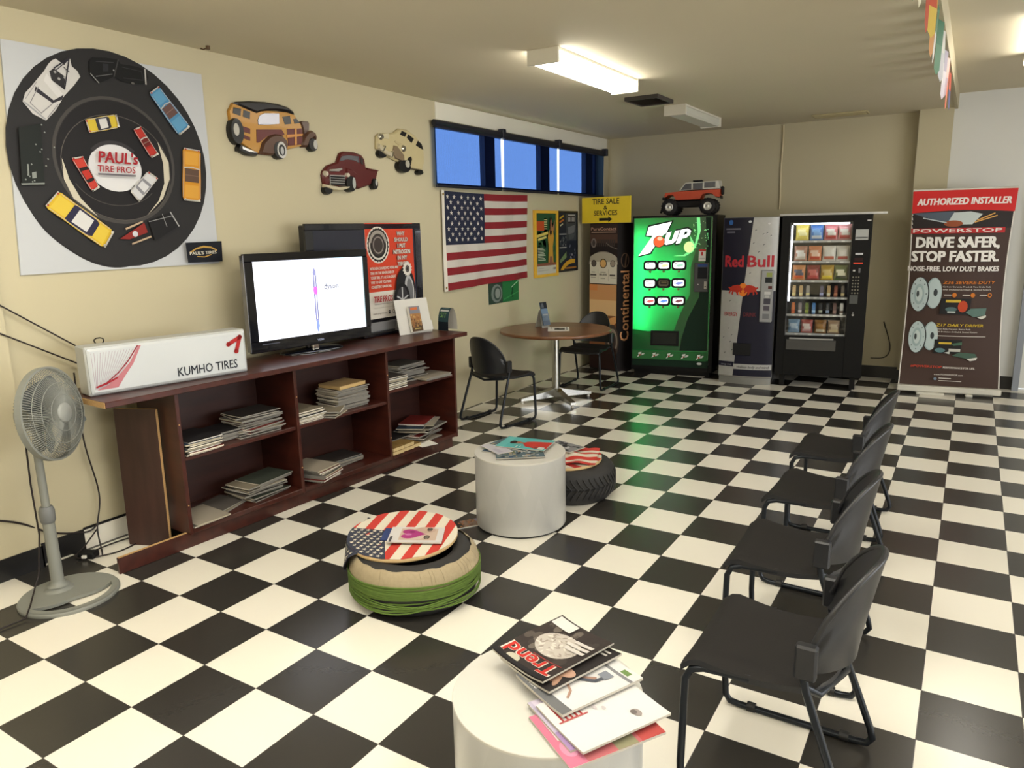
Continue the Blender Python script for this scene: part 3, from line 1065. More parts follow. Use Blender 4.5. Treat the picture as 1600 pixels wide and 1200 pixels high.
a.poly(smooth2(M_['wtruck'], 2), G(222, 220, 218)).poly(M_['wtruck_bed'], G(52, 50, 54)).poly(M_['wtruck_glass'], G(56, 54, 62))
wt = quad([M_['wtruck'][2], M_['wtruck'][9], M_['wtruck'][10], M_['wtruck'][0]])
a.poly([wt(0.10, -0.02), wt(0.92, 0.0), wt(0.86, 0.20), wt(0.16, 0.18)], G(236, 234, 232))
a.line([wt(0.14, 0.42), wt(0.22, 0.90), wt(0.72, 0.92), wt(0.84, 0.44)], 0.004, G(150, 148, 152)).line([wt(0.06, 0.985), wt(0.94, 0.985)], 0.008, G(176, 176, 180)).line([wt(0.0, 0.35), wt(0.02, 0.9)], 0.003, G(170, 168, 172)).line([wt(1.0, 0.35), wt(0.98, 0.9)], 0.003, G(130, 128, 134))
for q_ in ((0.255, 0.02), (0.27, -0.01), (0.30, 0.0)):
    a.ell(q_[0] + 0.0, 2.47 + q_[1], 0.007, 0.007, G(180, 178, 176), n=10)
a.line([M_['wtruck_bed'][1], (0.335, 2.57), M_['wtruck_bed'][3]], 0.006, G(52, 50, 60)).line([(0.262, 2.50), (0.33, 2.56)], 0.004, G(70, 68, 80)).line([(0.30, 2.52), (0.325, 2.50)], 0.004, G(70, 68, 80))
a.poly(smooth2(M_['btruck'], 2), G(20, 20, 22)).line([M_['btruck'][4], M_['btruck'][5]], 0.008, G(206, 204, 200)).line([M_['btruck'][8], M_['btruck'][9]], 0.005, G(150, 150, 150))
a.line([M_['btruck'][2], M_['btruck'][7]], 0.006, G(70, 70, 70)).line([(0.47, 2.575), (0.565, 2.585)], 0.004, G(64, 64, 66)).line([(0.61, 2.57), (0.72, 2.565), (0.725, 2.52), (0.61, 2.515)], 0.003, G(56, 56, 58)).line([(0.46, 2.50), (0.55, 2.525)], 0.003, G(120, 120, 120)).poly([(0.50, 2.53), (0.53, 2.535), (0.535, 2.572), (0.505, 2.57)], G(44, 46, 50))
a.ell(0.66, 2.495, 0.010, 0.006, G(110, 106, 104)).ell(0.56, 2.545, 0.004, 0.004, G(180, 180, 180))
rot4 = lambda p, k: p[k:] + p[:k]
toycar(M_['blue'], (84, 150, 196), (104, 168, 210), (150, 120, 108), open_top=(112, 84, 78))
toycar(M_['orange'], (226, 156, 42), (236, 174, 70), (140, 110, 90), open_top=(104, 80, 66))
toycar(M_['red1'], (176, 36, 32), (196, 56, 46), (140, 120, 110), open_top=(116, 34, 32))
r2 = M_['red2']
toycar([r2[0], r2[1], r2[2], r2[3]], (196, 44, 36), (212, 70, 56), (40, 28, 30), roof=(204, 58, 46))
mi = M_['mini']
toycar([mi[0], mi[4], mi[3], mi[2]], (222, 190, 46), (228, 200, 66), (56, 56, 66), roof=(232, 230, 228))
vn = M_['van']
toycar([vn[2], vn[1], vn[0], vn[3]], (222, 222, 224), (228, 228, 230), (150, 150, 158), roof=(234, 234, 236))
ye = M_['yellow']
toycar([ye[0], ye[3], ye[4], ye[5]], (232, 194, 50), (240, 208, 76), (48, 46, 74), roof=(234, 232, 230))
a.k = 46
a.poly(M_['hot_body'], G(28, 27, 30)).poly(M_['hot1'], G(150, 46, 40)).poly(M_['hot_c'], G(206, 180, 150)).poly(M_['hot_d'], G(206, 180, 150))
hx = el5([M_['hot1'][0]] * 5)
a.ell(M_['hot1'][0][0] + 0.09, M_['hot1'][0][1] + 0.025, 0.016, 0.016, G(220, 222, 230))
a.line([M_['hot_body'][1], M_['hot_body'][2]], 0.007, G(190, 190, 190)).line([M_['hot_body'][0], (0.80, 1.79)], 0.004, G(150, 150, 150)).line([(0.74, 1.80), (0.76, 1.73)], 0.004, G(160, 160, 160))
a.poly(M_['lcar'], G(32, 36, 34))
for k in ('lc1', 'lc2', 'lc3'):
    a.poly(M_[k], G(150, 156, 150))
for k in range(14):
    q = Vector(M_['lcar'][3]).lerp(Vector(M_['lcar'][1]), R.random()) + Vector((R.random() * 0.1, 0))
    a.ell(q[0], q[1], 0.004, 0.004, G(150, 156, 150), n=8)
p0, p1, p2 = M_['pauls']
a.text("PAUL's", (p0[0] + p1[0]) / 2, p0[1] + 0.004, p2[1] - p1[1] + 0.0, G(176, 34, 44), w=p1[0] - p0[0], bold=0.035, shear=0.18, rot=0.0)
p0, p1, p2 = M_['pros']
a.text('TIRE PROS', (p0[0] + p1[0]) / 2, p0[1] + 0.004, p2[1] - p1[1] - 0.004, G(176, 34, 44), w=p1[0] - p0[0], bold=0.02, shear=0.12)
a.rect(p0[0] + 0.0, p0[1] - 0.014, p1[0], p0[1] - 0.004, G(120, 116, 122))
a.poly(M_['plq'], G(20, 24, 34)).poly(M_['arc'], G(206, 164, 80))
p0, p1, p2 = M_['plt']
a.text("PAUL'S TIRES", (p0[0] + p1[0]) / 2, p0[1] + 0.004, 0.018, G(232, 226, 206), w=(p1[0] - p0[0]) * 0.98, bold=0.03, rot=0.02)
a.line([(p0[0] + 0.05, p0[1] - 0.008), (p0[0] + 0.10, p0[1] - 0.012), (p1[0] - 0.04, p0[1] + 0.0)], 0.006, G(206, 164, 80))
a.build('print', mu)


# ---- painted metal cars, raised from the wall
def gloss(r, g, b):
    c = dim((r, g, b))
    return mat('enamel_%d_%d_%d' % c, c, 0.38, spec=0.35, var=0.05, coat=0.06, scale=20)


def wheel(m, e, y0, c, inset=0.004):
    m.prism(ellipse(*e, 24), 0.0, y0, gloss(*c), inset)


wd = WOODY
t = thing('wall_car_ornament', 'painted metal woody wagon with spare wheel hanging on the beige wall', 'wall ornament', (LX + 0.002, 0, 0), WALL, 'metal car wall ornaments')
MB().prism(wd['body'], 0, -0.022, gloss(206, 150, 60), 0.004).build('body', t)
MB().prism(wd['roof'], -0.005, -0.034, gloss(26, 24, 30), 0.012).build('roof', t)
m = MB()
for k in ('panel1', 'panel2', 'side_wood', 'door_wood', 'door_wood2'):
    m.prism(wd[k], -0.01, -0.0245, gloss(104, 34, 32), 0.002)
m.prism(wd['strip'], -0.01, -0.028, gloss(222, 150, 70)).prism(wd['strip2'], -0.01, -0.0285, gloss(226, 160, 80))
m.build('wood_panels', t)
m = MB()
for k in ('rearwin1', 'rearwin2', 'sidewin2', 'sidewin3'):
    m.prism(wd[k], -0.01, -0.024, gloss(24, 24, 26))
m.prism(wd['sidewin'], -0.01, -0.0255, mat('mirror_window', (120, 120, 128), 0.25, 0.7), 0.003)
m.build('windows', t)
m = MB()
m.prism(wd['fender_r'], -0.0, -0.044, gloss(96, 66, 50), 0.012).prism(wd['fender_f'], -0.0, -0.040, gloss(96, 66, 50), 0.012).prism(wd['hood'], 0, -0.03, gloss(92, 64, 50), 0.006)
m.build('fenders', t)
MB().prism(wd['bumper'], -0.005, -0.045, gloss(24, 24, 26), 0.006).build('bumper', t)
MB().prism(wd['bumper_c'], -0.01, -0.048, mat('chrome', (210, 210, 210), 0.15, 1.0), 0.002).build('bumper_plate', t)
ww = {k: el5(v) for k, v in WOODY_W.items()}
for parts in ((('spare', -0.046, (28, 28, 32)), ('spare_hub', -0.050, (206, 202, 190))), (('rear', -0.046, (24, 24, 26)), ('rear_ww', -0.050, (222, 220, 214)), ('rear_bl', -0.053, (24, 24, 26)), ('rear_hub', -0.056, (200, 200, 200))), (('front', -0.042, (24, 24, 26)), ('front_hub', -0.046, (200, 198, 192)))):
    m = MB()
    for k, y0, c in parts:
        wheel(m, ww[k], y0, c)
    m.build('wheel', t)

tr = TRUCK
t = thing('wall_car_ornament', 'painted metal maroon pickup truck hanging on the beige wall', 'wall ornament', (LX + 0.002, 0, 0), WALL, 'metal car wall ornaments')
maroon = gloss(98, 34, 34)
MB().prism(tr['body'], 0, -0.028, maroon, 0.010).build('body', t)
MB().prism(tr['fender'], -0.01, -0.042, maroon, 0.010).prism(tr['bed'], -0.01, -0.036, maroon, 0.002).build('fenders', t)
MB().prism(tr['glass'], -0.01, -0.031, mat('mirror_window', (120, 120, 128), 0.25, 0.7), 0.002).prism(tr['sideglass'], -0.01, -0.031, gloss(60, 50, 50)).build('windows', t)
gx = [p[0] for p in tr['grille']]
gz = [p[1] for p in tr['grille']]
m = MB().prism(tr['grille'], -0.01, -0.040, mat('chrome', (210, 210, 210), 0.15, 1.0), 0.001)
for k in range(4):
    zz = gz[0] + (gz[3] - gz[0]) * (0.09 + k * 0.24)
    m.prism([(min(gx) + 0.008, zz - 0.012), (max(gx) - 0.008, zz - 0.012), (max(gx) - 0.008, zz), (min(gx) + 0.008, zz)], -0.039, -0.0412, gloss(20, 18, 20))
m.build('grille', t)
MB().prism(tr['bumper'], -0.01, -0.050, mat('cream_bumper', (196, 186, 160), 0.3, 0.3), 0.006).build('bumper', t)
MB().prism(tr['hoodstrip'], -0.02, -0.041, mat('chrome', (210, 210, 210), 0.15, 1.0), 0.003).build('hood_trim', t)
ww = {k: el5(v) for k, v in TRUCK_W.items()}
for parts in ((('fl', -0.040, (24, 24, 26)),), (('fr', -0.048, (24, 24, 26)), ('fr_hub', -0.052, (190, 194, 190))), (('rr', -0.044, (24, 24, 26)), ('rr_hub', -0.048, (200, 200, 196)))):
    m = MB()
    for k, y0, c in parts:
        wheel(m, ww[k], y0, c)
    m.build('wheel', t)
for k in ('lamp1', 'lamp2'):
    m = MB()
    wheel(m, ww[k], -0.048, (226, 214, 196), 0.006)
    m.build('headlight', t)

cr = CREAM
t = thing('wall_car_ornament', 'painted metal cream sedan tilted downhill on the beige wall by the window', 'wall ornament', (LX + 0.002, 0, 0), WALL, 'metal car wall ornaments')
MB().prism(cr['body'], 0, -0.030, gloss(216, 202, 156), 0.012).prism(cr['hood'], -0.02, -0.036, gloss(206, 190, 146), 0.003).prism(cr['plate'], -0.02, -0.034, gloss(222, 212, 176), 0.003).prism(cr['seam'], -0.01, -0.032, gloss(60, 52, 40)).build('body', t)
MB().prism(cr['w1'], -0.02, -0.033, gloss(24, 24, 26), 0.001).prism(cr['w2'], -0.02, -0.033, gloss(24, 24, 26), 0.001).prism(cr['w3'], -0.02, -0.033, gloss(24, 24, 26), 0.001).build('windows', t)
MB().prism(cr['grille'], -0.02, -0.040, mat('aged_chrome', (176, 156, 130), 0.25, 0.7), 0.006).build('grille', t)
m = MB().prism(cr['bumper'], -0.01, -0.046, mat('cream_bumper', (196, 186, 160), 0.3, 0.3), 0.005)
m.prism(cr['chrome1'], -0.01, -0.052, mat('chrome', (210, 210, 210), 0.15, 1.0), 0.002).prism(cr['chrome2'], -0.01, -0.052, mat('chrome', (210, 210, 210), 0.15, 1.0), 0.002)
m.build('bumper', t)
MB().prism(cr['arch'], -0.02, -0.035, gloss(30, 26, 24)).build('wheel_arch', t)
ww = {k: el5(v) for k, v in CREAM_W.items()}
for parts in ((('a', -0.034, (24, 24, 26)),), (('b', -0.044, (24, 24, 26)), ('b_hub', -0.048, (196, 190, 176))), (('c', -0.036, (30, 28, 28)),)):
    m = MB()
    for k, y0, c in parts:
        wheel(m, ww[k], y0, c)
    m.build('wheel', t)
for k in ('lamp1', 'lamp2'):
    m = MB()
    m.prism(ellipse(*ww[k], 24), -0.02, -0.050, mat('chrome', (210, 210, 210), 0.15, 1.0), 0.008)
    m.build('headlight', t)

# ---- the flag, pinned flat with soft ripples
fl = thing('wall_flag', 'American flag with stars and stripes pinned on the wall beneath the window', 'flag', (LX + 0.004, 3.41, 1.145), WALL)
FW, FH = 1.475, 0.875


def flag_warp(u, v, off):
    rip = 0.012 + 0.010 * sin(u * 7 + v * 3) * (0.3 + 0.7 * (1 - v / FH)) + 0.006 * sin(u * 17 - v * 5)
    sag = 0.028 * (u / FW) * (1 - v / FH) + 0.010 * sin(pi * u / FW) * (v / FH) * -1
    return (u, -(rip + off * 0.6 + 0.002), v + sag)


a = Art(0.0, flag_warp, 0.0004, 0.05, 1.0)
fr_, fw_, fb_ = mat('flag_red', (128, 20, 32), 0.85, var=0.05), mat('flag_white', (196, 190, 182), 0.85, var=0.04), mat('flag_navy', (22, 28, 54), 0.85, var=0.08)
sh = FH / 13
for k in range(13):
    a.k = 1
    a.rect(0.045 if k > 6 else 0.665, FH - (k + 1) * sh, FW, FH - k * sh, fr_ if k % 2 == 0 else fw_)
a.build('stripes', fl)
a2 = Art(0.0, flag_warp, 0.0004, 0.05, 1.0)
a2.k = 0
a2.rect(0.045, FH - 7 * sh, 0.045 + 0.62, FH, fb_)
a2.k = 6
cw, ch = 0.62, 7 * sh
for r in range(9):
    n = 6 if r % 2 == 0 else 5
    for c in range(n):
        a2.k = 6
        a2.poly(star(0.045 + cw * ((c * 2 + 1 + (r % 2)) / 12), FH - ch * (r + 1) / 10, 0.024), fw_)
a2.build('canton', fl)
a3 = Art(0.0, flag_warp, 0.0004, 0.06)
a3.k = 2
a3.rect(0.0, -0.004, 0.045, FH + 0.004, mat('flag_header_canvas', (216, 210, 198), 0.9))
a3.build('header_strip', fl)
m = MB()
for vv in (0.03, FH - 0.03):
    m.lathe([(0.006, 0.0), (0.011, 0.003), (0.006, 0.005), (0.005, 0.002)], mat('brass', (170, 140, 70), 0.3, 1.0), 12, (0.022, -0.022, vv), (0, -1, 0))
m.build('grommets', fl)

# ---- framed posters
t = thing('framed_poster', 'yellow framed poster of a woman in a yellow dress on green', 'poster', (LX + 0.002, 5.03, 1.155), WALL)
w, h = 0.535, 0.715
fy = mat('yellow_frame', (222, 172, 56), 0.45)
MB().box(0, w, -0.02, 0, 0, 0.03, fy).box(0, w, -0.02, 0, h - 0.03, h, fy).box(0, 0.045, -0.02, 0, 0.03, h - 0.03, fy).box(w - 0.04, w, -0.02, 0, 0.03, h - 0.03, fy).build('frame', t)
a = Art(-0.008)
a.rect(0.045, 0.03, w - 0.04, h - 0.03, ink(46, 92, 58))
for k in range(40):
    a.k = 1
    a.ell(0.06 + R.random() * 0.42, 0.18 + R.random() * 0.48, 0.02 + 0.03 * R.random(), 0.02 + 0.03 * R.random(), ink(*R.choice([(34, 74, 48), (58, 104, 64), (40, 84, 66), (70, 110, 70)])), n=10)
a.k = 3
a.rect(0.045, 0.03, w - 0.04, 0.125, ink(220, 216, 204)).rect(0.045, 0.12, w - 0.04, 0.15, ink(150, 92, 70))
a.rect(0.05, 0.50, 0.225, 0.60, ink(206, 84, 40))
for k in range(5):
    a.rect(0.225, 0.515 + k * 0.024, 0.29, 0.525 + k * 0.024, ink(220, 206, 150))
a.line([(0.06, 0.44), (0.30, 0.475)], 0.03, ink(232, 214, 110)).line([(0.09, 0.405), (0.26, 0.43)], 0.024, ink(236, 220, 130))
for k in range(9):
    a.rect(0.075, 0.31 - k * 0.016, 0.20 + 0.02 * (k % 3), 0.318 - k * 0.016, ink(206, 214, 190))
a.poly([(0.30, 0.15), (0.31, 0.30), (0.295, 0.44), (0.33, 0.50), (0.345, 0.54), (0.40, 0.54), (0.415, 0.49), (0.435, 0.43), (0.405, 0.32), (0.42, 0.15)], ink(220, 164, 64))
a.poly([(0.335, 0.47), (0.34, 0.60), (0.365, 0.655), (0.395, 0.62), (0.385, 0.47), (0.36, 0.44)], ink(54, 36, 30))
a.poly([(0.35, 0.50), (0.385, 0.50), (0.385, 0.60), (0.368, 0.625), (0.352, 0.60)], ink(170, 116, 86))
a.poly([(0.40, 0.52), (0.45, 0.62), (0.44, 0.47)], ink(176, 124, 92))
a.poly([(0.32, 0.15), (0.335, 0.22), (0.385, 0.22), (0.40, 0.15)], ink(160, 104, 80))
a.rect(0.07, 0.095, 0.20, 0.099, ink(170, 168, 160))
a.rect(0.07, 0.07, 0.30, 0.074, ink(170, 168, 160)).ell(0.43, 0.085, 0.012, 0.010, ink(120, 120, 120)).ell(0.46, 0.085, 0.012, 0.010, ink(90, 90, 90))
a.build('picture', t)
t = thing('framed_poster', 'black framed poster with dark car parts, right of the yellow framed one', 'poster', (LX + 0.002, 5.572, 1.185), WALL)
w, h = 0.48, 0.685
fb = mat('black_frame', (24, 22, 24), 0.4)
MB().box(0, w, -0.02, 0, 0, 0.018, fb).box(0, w, -0.02, 0, h - 0.018, h, fb).box(0, 0.018, -0.02, 0, 0.018, h - 0.018, fb).box(w - 0.018, w, -0.02, 0, 0.018, h - 0.018, fb).build('frame', t)
a = Art(-0.008)
a.rect(0.018, 0.018, w - 0.018, h - 0.018, ink(38, 44, 56))
a.rect(0.20, 0.35, w - 0.02, h - 0.03, ink(70, 74, 78)).rect(0.24, 0.55, 0.42, 0.63, ink(40, 40, 44)).rect(0.25, 0.63, 0.42, 0.645, ink(190, 190, 190))
for k in range(5):
    a.rect(0.255 + k * 0.033, 0.565, 0.272 + k * 0.033, 0.615, ink(196, 196, 196))
a.poly([(0.23, 0.50), (0.42, 0.53), (0.40, 0.44), (0.25, 0.42)], ink(120, 124, 126)).poly([(0.26, 0.42), (0.42, 0.43), (0.38, 0.37), (0.28, 0.36)], ink(92, 96, 98))
a.line([(0.04, 0.60), (0.13, 0.63)], 0.02, ink(216, 176, 50)).line([(0.04, 0.56), (0.13, 0.585)], 0.02, ink(206, 120, 50)).line([(0.05, 0.52), (0.11, 0.54)], 0.016, ink(214, 206, 170))
a.rect(0.03, 0.42, 0.20, 0.432, ink(180, 180, 176)).rect(0.03, 0.27, 0.20, 0.282, ink(180, 180, 176))
for k in range(22):
    a.k = 9
    a.ell(0.05 + 0.15 * R.random(), 0.30 + 0.10 * R.random(), 0.010, 0.012, ink(*R.choice([(150, 152, 150), (110, 116, 116), (80, 88, 96)])), n=10)
for k in range(14):
    a.k = 10
    a.ell(0.26 + 0.16 * R.random(), 0.14 + 0.16 * R.random(), 0.010, 0.014, ink(*R.choice([(190, 190, 196), (120, 124, 140), (80, 84, 110)])), n=10)
a.poly([(0.03, 0.13), (0.20, 0.23), (0.20, 0.16), (0.05, 0.10)], ink(120, 140, 96))
a.k += 1
o_, i_ = ellipse(0.36, -0.10, 0.36, 0.24, 20, 0, pi * 0.45, pi * 0.83), ellipse(0.36, -0.10, 0.30, 0.19, 20, 0, pi * 0.45, pi * 0.78)
a.poly(o_ + i_[::-1], ink(224, 172, 50))
a.rect(0.16, 0.03, w - 0.03, 0.05, ink(176, 120, 50))
a.build('picture', t)
# ---- green print below the flag
t = thing('photo_print', 'small green photo print taped to the wall just below the flag', 'picture', (LX + 0.002, 4.135, 0.953), WALL)
MB().box(0, 0.575, -0.003, 0, 0, 0.21, PAPER).build('sheet', t)
a = Art(-0.0034)
a.rect(0, 0, 0.575, 0.21, ink(40, 122, 66)).rect(0, 0, 0.26, 0.21, ink(52, 74, 62))
a.ell(0.15, 0.10, 0.10, 0.09, ink(130, 140, 136)).ell(0.16, 0.10, 0.07, 0.07, ink(70, 86, 80)).ell(0.165, 0.10, 0.045, 0.05, ink(150, 158, 152))
a.line([(0.42, 0.14), (0.56, 0.20)], 0.008, ink(190, 224, 190)).ell(0.44, 0.07, 0.02, 0.03, ink(26, 84, 48)).ell(0.45, 0.12, 0.012, 0.02, ink(26, 84, 48)).line([(0.28, 0.03), (0.56, 0.09)], 0.01, ink(70, 160, 90))
a.build('print', t)

# ================================================================ THE BOOKSHELF AND WHAT STANDS ON IT
INK = 0.72
SHR = radians(86.48)
mah = wood_mat('mahogany_laminate', (54, 22, 16), (74, 33, 24), 0.32, (14, 2, 14))
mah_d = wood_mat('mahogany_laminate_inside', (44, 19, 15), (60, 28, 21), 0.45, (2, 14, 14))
chip = mat('raw_chipboard_edge', (190, 152, 100), 0.8, var=0.25, scale=120)
bs = thing('bookshelf', 'long low mahogany bookshelf along the left wall, stacked with magazines', 'bookshelf', (-1.38, -0.014, 0), SHR)
DY0, DY1 = -0.03, 0.36
TOP = 0.905


def sbox(name, *b, m=mah, bev=0.002):
    return MB().box(*b, m, bev).build(name, bs)


t_ = MB().box(0.0, 2.755, -0.085, 0.41, TOP - 0.03, TOP, mah, 0.003)
t_.box(-0.003, 0.0, -0.083, 0.409, TOP - 0.029, TOP - 0.001, chip)
t_.build('top', bs)
UP = [0.385, 1.145, 1.925, 2.655]
for u in UP:
    sbox('upright', u - 0.01, u + 0.012, DY0, DY1, 0.08, TOP - 0.03)
MID = [0.515, 0.515, 0.585]
BOT = 0.115
for i in range(3):
    a0, a1 = UP[i] + 0.012, UP[i + 1] - 0.01
    sbox('shelf', a0, a1, DY0 + 0.012, DY1 - 0.01, MID[i] - 0.022, MID[i])
    sbox('shelf', a0, a1, DY0 - 0.003, DY1 - 0.01, BOT - 0.028, BOT)
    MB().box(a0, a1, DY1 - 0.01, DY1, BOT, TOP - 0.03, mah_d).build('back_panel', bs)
k_ = MB().box(0.0, 1.118, 0.0, 0.018, 0, 0.088, mah, 0.002).box(0.002, 0.38, 0.0005, 0.0175, 0.0872, 0.0886, chip)
k_.build('kickboard', bs)
MB().box(1.12, 2.63, 0.0, 0.018, 0, 0.088, mah, 0.002).build('kickboard', bs)
m = MB()
for u in (0.385, 1.147, 1.927):
    for z in (0.25, 0.70):
        m.cyl((u, DY0 - 0.0005, z), 0.004, 0.0015, chip, (0, -1, 0), 8)
m.build('screw_caps', bs)

lb = thing('loose_board', 'loose mahogany board with raw edge leaning upright beneath the left end of the bookshelf top', 'board', (-1.70, 0.235, 0.0), radians(22))
MB().box(0, 0.25, -0.009, 0.009, 0.0, 0.775, wood_mat('brown_board_laminate', (52, 32, 28), (68, 44, 38), 0.45, (14, 14, 2)), 0.001).box(0.2502, 0.2512, -0.0085, 0.0085, 0.002, 0.773, chip).box(0.002, 0.248, -0.0085, 0.0085, 0.7752, 0.7762, chip).build('panel', lb, None, (radians(-1.0), 0, 0))


def shelf_pt(s, y, z):
    c, sn = cos(SHR), sin(SHR)
    return (-1.38 + s * c - y * sn, -0.014 + s * sn + y * c, z)


# ---- magazines: a sheaf of pages between covers, one mesh each
def mag_mesh(w, h, t, cover, page, bend=0.0, spine=None):
    m = MB()
    n = 6
    cm, pm = ink(*cover), ink(*page, 0.8)
    sm = ink(*spine) if spine else cm
    top, bot = [], []
    for k in range(n + 1):
        x = -w / 2 + w * k / n
        dz = bend * (2 * x / w) ** 2
        top.append((x, t + dz))
        bot.append((x, 0 + dz))
    for lo, hi, mm in ((0.86, 1.0, cm), (0.10, 0.86, pm), (0.0, 0.10, cm)):
        for yy in (-h / 2, h / 2):
            vs, fs = [], []
            for (x, zt), (_, zb) in zip(top, bot):
                vs += [(x, yy, zb + (zt - zb) * lo), (x, yy, zb + (zt - zb) * hi)]
            fs = [(2 * i, 2 * i + 2, 2 * i + 3, 2 * i + 1) for i in range(n)]
            m.add(vs, fs, mm)
        for i, xx in ((0, -w / 2), (n, w / 2)):
            zb, zt = bot[i][1], top[i][1]
            a, b = zb + (zt - zb) * lo, zb + (zt - zb) * hi
            m.add([(xx, -h / 2, a), (xx, h / 2, a), (xx, h / 2, b), (xx, -h / 2, b)], [(0, 1, 2, 3)], sm if i == 0 else mm)
    for P in (top, bot):
        m.add([(x, yy, z) for x, z in P for yy in (-h / 2, h / 2)], [(2 * i, 2 * i + 2, 2 * i + 3, 2 * i + 1) for i in range(n)], cm)
    return m


COVERS = [(58, 54, 52), (96, 90, 86), (126, 40, 36), (52, 66, 86), (150, 140, 120), (70, 76, 66), (40, 38, 40), (176, 166, 150), (84, 72, 66), (110, 106, 100)]
PAGES = [(244, 236, 216), (222, 214, 196), (250, 246, 236), (206, 196, 172)]
_proto = []
_used = set()
for k, c in enumerate(COVERS):
    for pg in (PAGES[k % 4], PAGES[(k + 2) % 4]):
        th = 0.006 + 0.005 * R.random()
        o = mag_mesh(0.205, 0.272, th, c, pg, 0.002 * R.random(), (150, 146, 140)).build('magazine')
        _proto.append((o, th))


def place_mag(s, y, z, rz, label, group, pick=None, tilt=0.0):
    o, th = _proto[pick if pick is not None else R.randrange(len(_proto))]
    if o.name in _used:
        n = o.copy()
        COL.objects.link(n)
    else:
        _used.add(o.name)
        n = o
    n.location = shelf_pt(s, y, z)
    n.rotation_euler = (tilt, 0, SHR + rz)
    tag(n, label, 'magazine', group)
    return th


def stack(s, y, z, n, mess, where, group, top_label, top_pick=None, turned=0.0, pick=None):
    for k in range(n):
        last = k == n - 1
        th = place_mag(s + mess * (R.random() - 0.5) * 0.06, y + mess * (R.random() - 0.5) * 0.05, z, turned + mess * (R.random() - 0.5) * 0.35,
                       top_label if last else where, group, top_pick if last else (R.choice(pick) if pick else None))
        z += th + 0.0008
    return z


G_ = 'magazines lying on the bookshelf'
# left bay, middle shelf
stack(0.515, 0.10, MID[0] + 0.001, 8, 0.4, 'magazine in the short left stack on the middle shelf of the left bay', G_, 'magazine topmost of the short left stack on the middle shelf, left bay')
stack(0.70, 0.16, MID[0] + 0.001, 7, 0.35, 'magazine in the low flat stack at the centre of the middle shelf, left bay', G_, 'black-covered magazine topmost of the low centre stack on the middle shelf, left bay', 12, pi / 2)
stack(0.93, 0.13, MID[0] + 0.001, 14, 1.0, 'magazine in the tall untidy stack at right of the middle shelf, left bay', G_, 'magazine topmost of the tall untidy stack on the middle shelf, left bay', 0, pi / 2)
# left bay, bottom shelf
stack(0.505, 0.09, BOT + 0.001, 2, 0.3, 'magazine in the thin pair at far left of the bottom shelf', G_, 'pale magazine on top of the thin pair at far left of the bottom shelf', 14)
stack(0.67, 0.14, BOT + 0.001, 2, 0.5, 'magazine beneath the flat grey one on the bottom shelf, left bay', G_, 'flat grey magazine at the middle of the bottom shelf, left bay', 2, 1.9)
stack(0.93, 0.13, BOT + 0.001, 12, 1.3, 'magazine in the untidy stack at right of the bottom shelf, left bay', G_, 'green-grey magazine topmost of the untidy stack on the bottom shelf, left bay', 10, pi / 2)
# middle bay, middle shelf
stack(1.265, 0.12, MID[1] + 0.001, 8, 0.35, 'magazine in the short left stack on the middle shelf of the centre bay', G_, 'tan magazine topmost of the short left stack, middle shelf of the centre bay', 8)
stack(1.41, 0.10, MID[1] + 0.001, 5, 0.9, 'magazine in the low loose heap on the middle shelf of the centre bay', G_, 'open tan magazine on top of the low loose heap, centre bay', 9, 0.6, [8, 9, 14, 15])
zt = stack(1.655, 0.13, MID[1] + 0.001, 17, 0.45, 'magazine in the tallest stack on the middle shelf of the centre bay', G_, 'magazine uppermost but for the tan box on the tallest stack, centre bay', None, pi / 2)
tag(MB().box(-0.12, 0.12, -0.10, 0.10, 0, 0.024, mat('tan_card', (196, 166, 112), 0.7, var=0.08), 0.002).box(-0.1205, 0.1205, -0.1005, 0.1005, 0.018, 0.0245, mat('tan_card_lid', (180, 150, 104), 0.7, var=0.08), 0.001).build('flat_box', None, shelf_pt(1.655, 0.13, zt + 0.002), (0, 0, SHR + 0.05)), 'flat tan box lying on top of the tallest magazine stack', 'box')
# middle bay, bottom shelf
stack(1.32, 0.08, BOT + 0.001, 9, 0.5, 'magazine in the stack at front left of the bottom shelf, centre bay', G_, 'white magazine topmost of the front left stack, bottom shelf of the centre bay', 14, 0.25, [4, 5, 14, 15, 18, 19, 2])
stack(1.62, 0.19, BOT + 0.001, 5, 0.5, 'magazine in the low stack set back on the bottom shelf, centre bay', G_, 'dark-covered magazine topmost of the low stack set back in the centre bay', 0, pi / 2)
# right bay, middle shelf
stack(2.045, 0.12, MID[2] + 0.001, 9, 0.5, 'magazine in the left stack on the middle shelf of the right bay', G_, 'magazine topmost of the left stack, middle shelf of the right bay', 2)
stack(2.32, 0.19, MID[2] + 0.001, 14, 0.8, 'magazine in the tall stack at right of the middle shelf, right bay', G_, 'grey magazine topmost of the tall stack, middle shelf of the right bay', 18, pi / 2)
stack(2.46, 0.055, MID[2] + 0.001, 3, 0.4, 'magazine in the thin white pile at the front of the middle shelf, right bay', G_, 'white magazine topmost of the thin front pile, middle shelf of the right bay', 14, pi / 2, [14, 15])
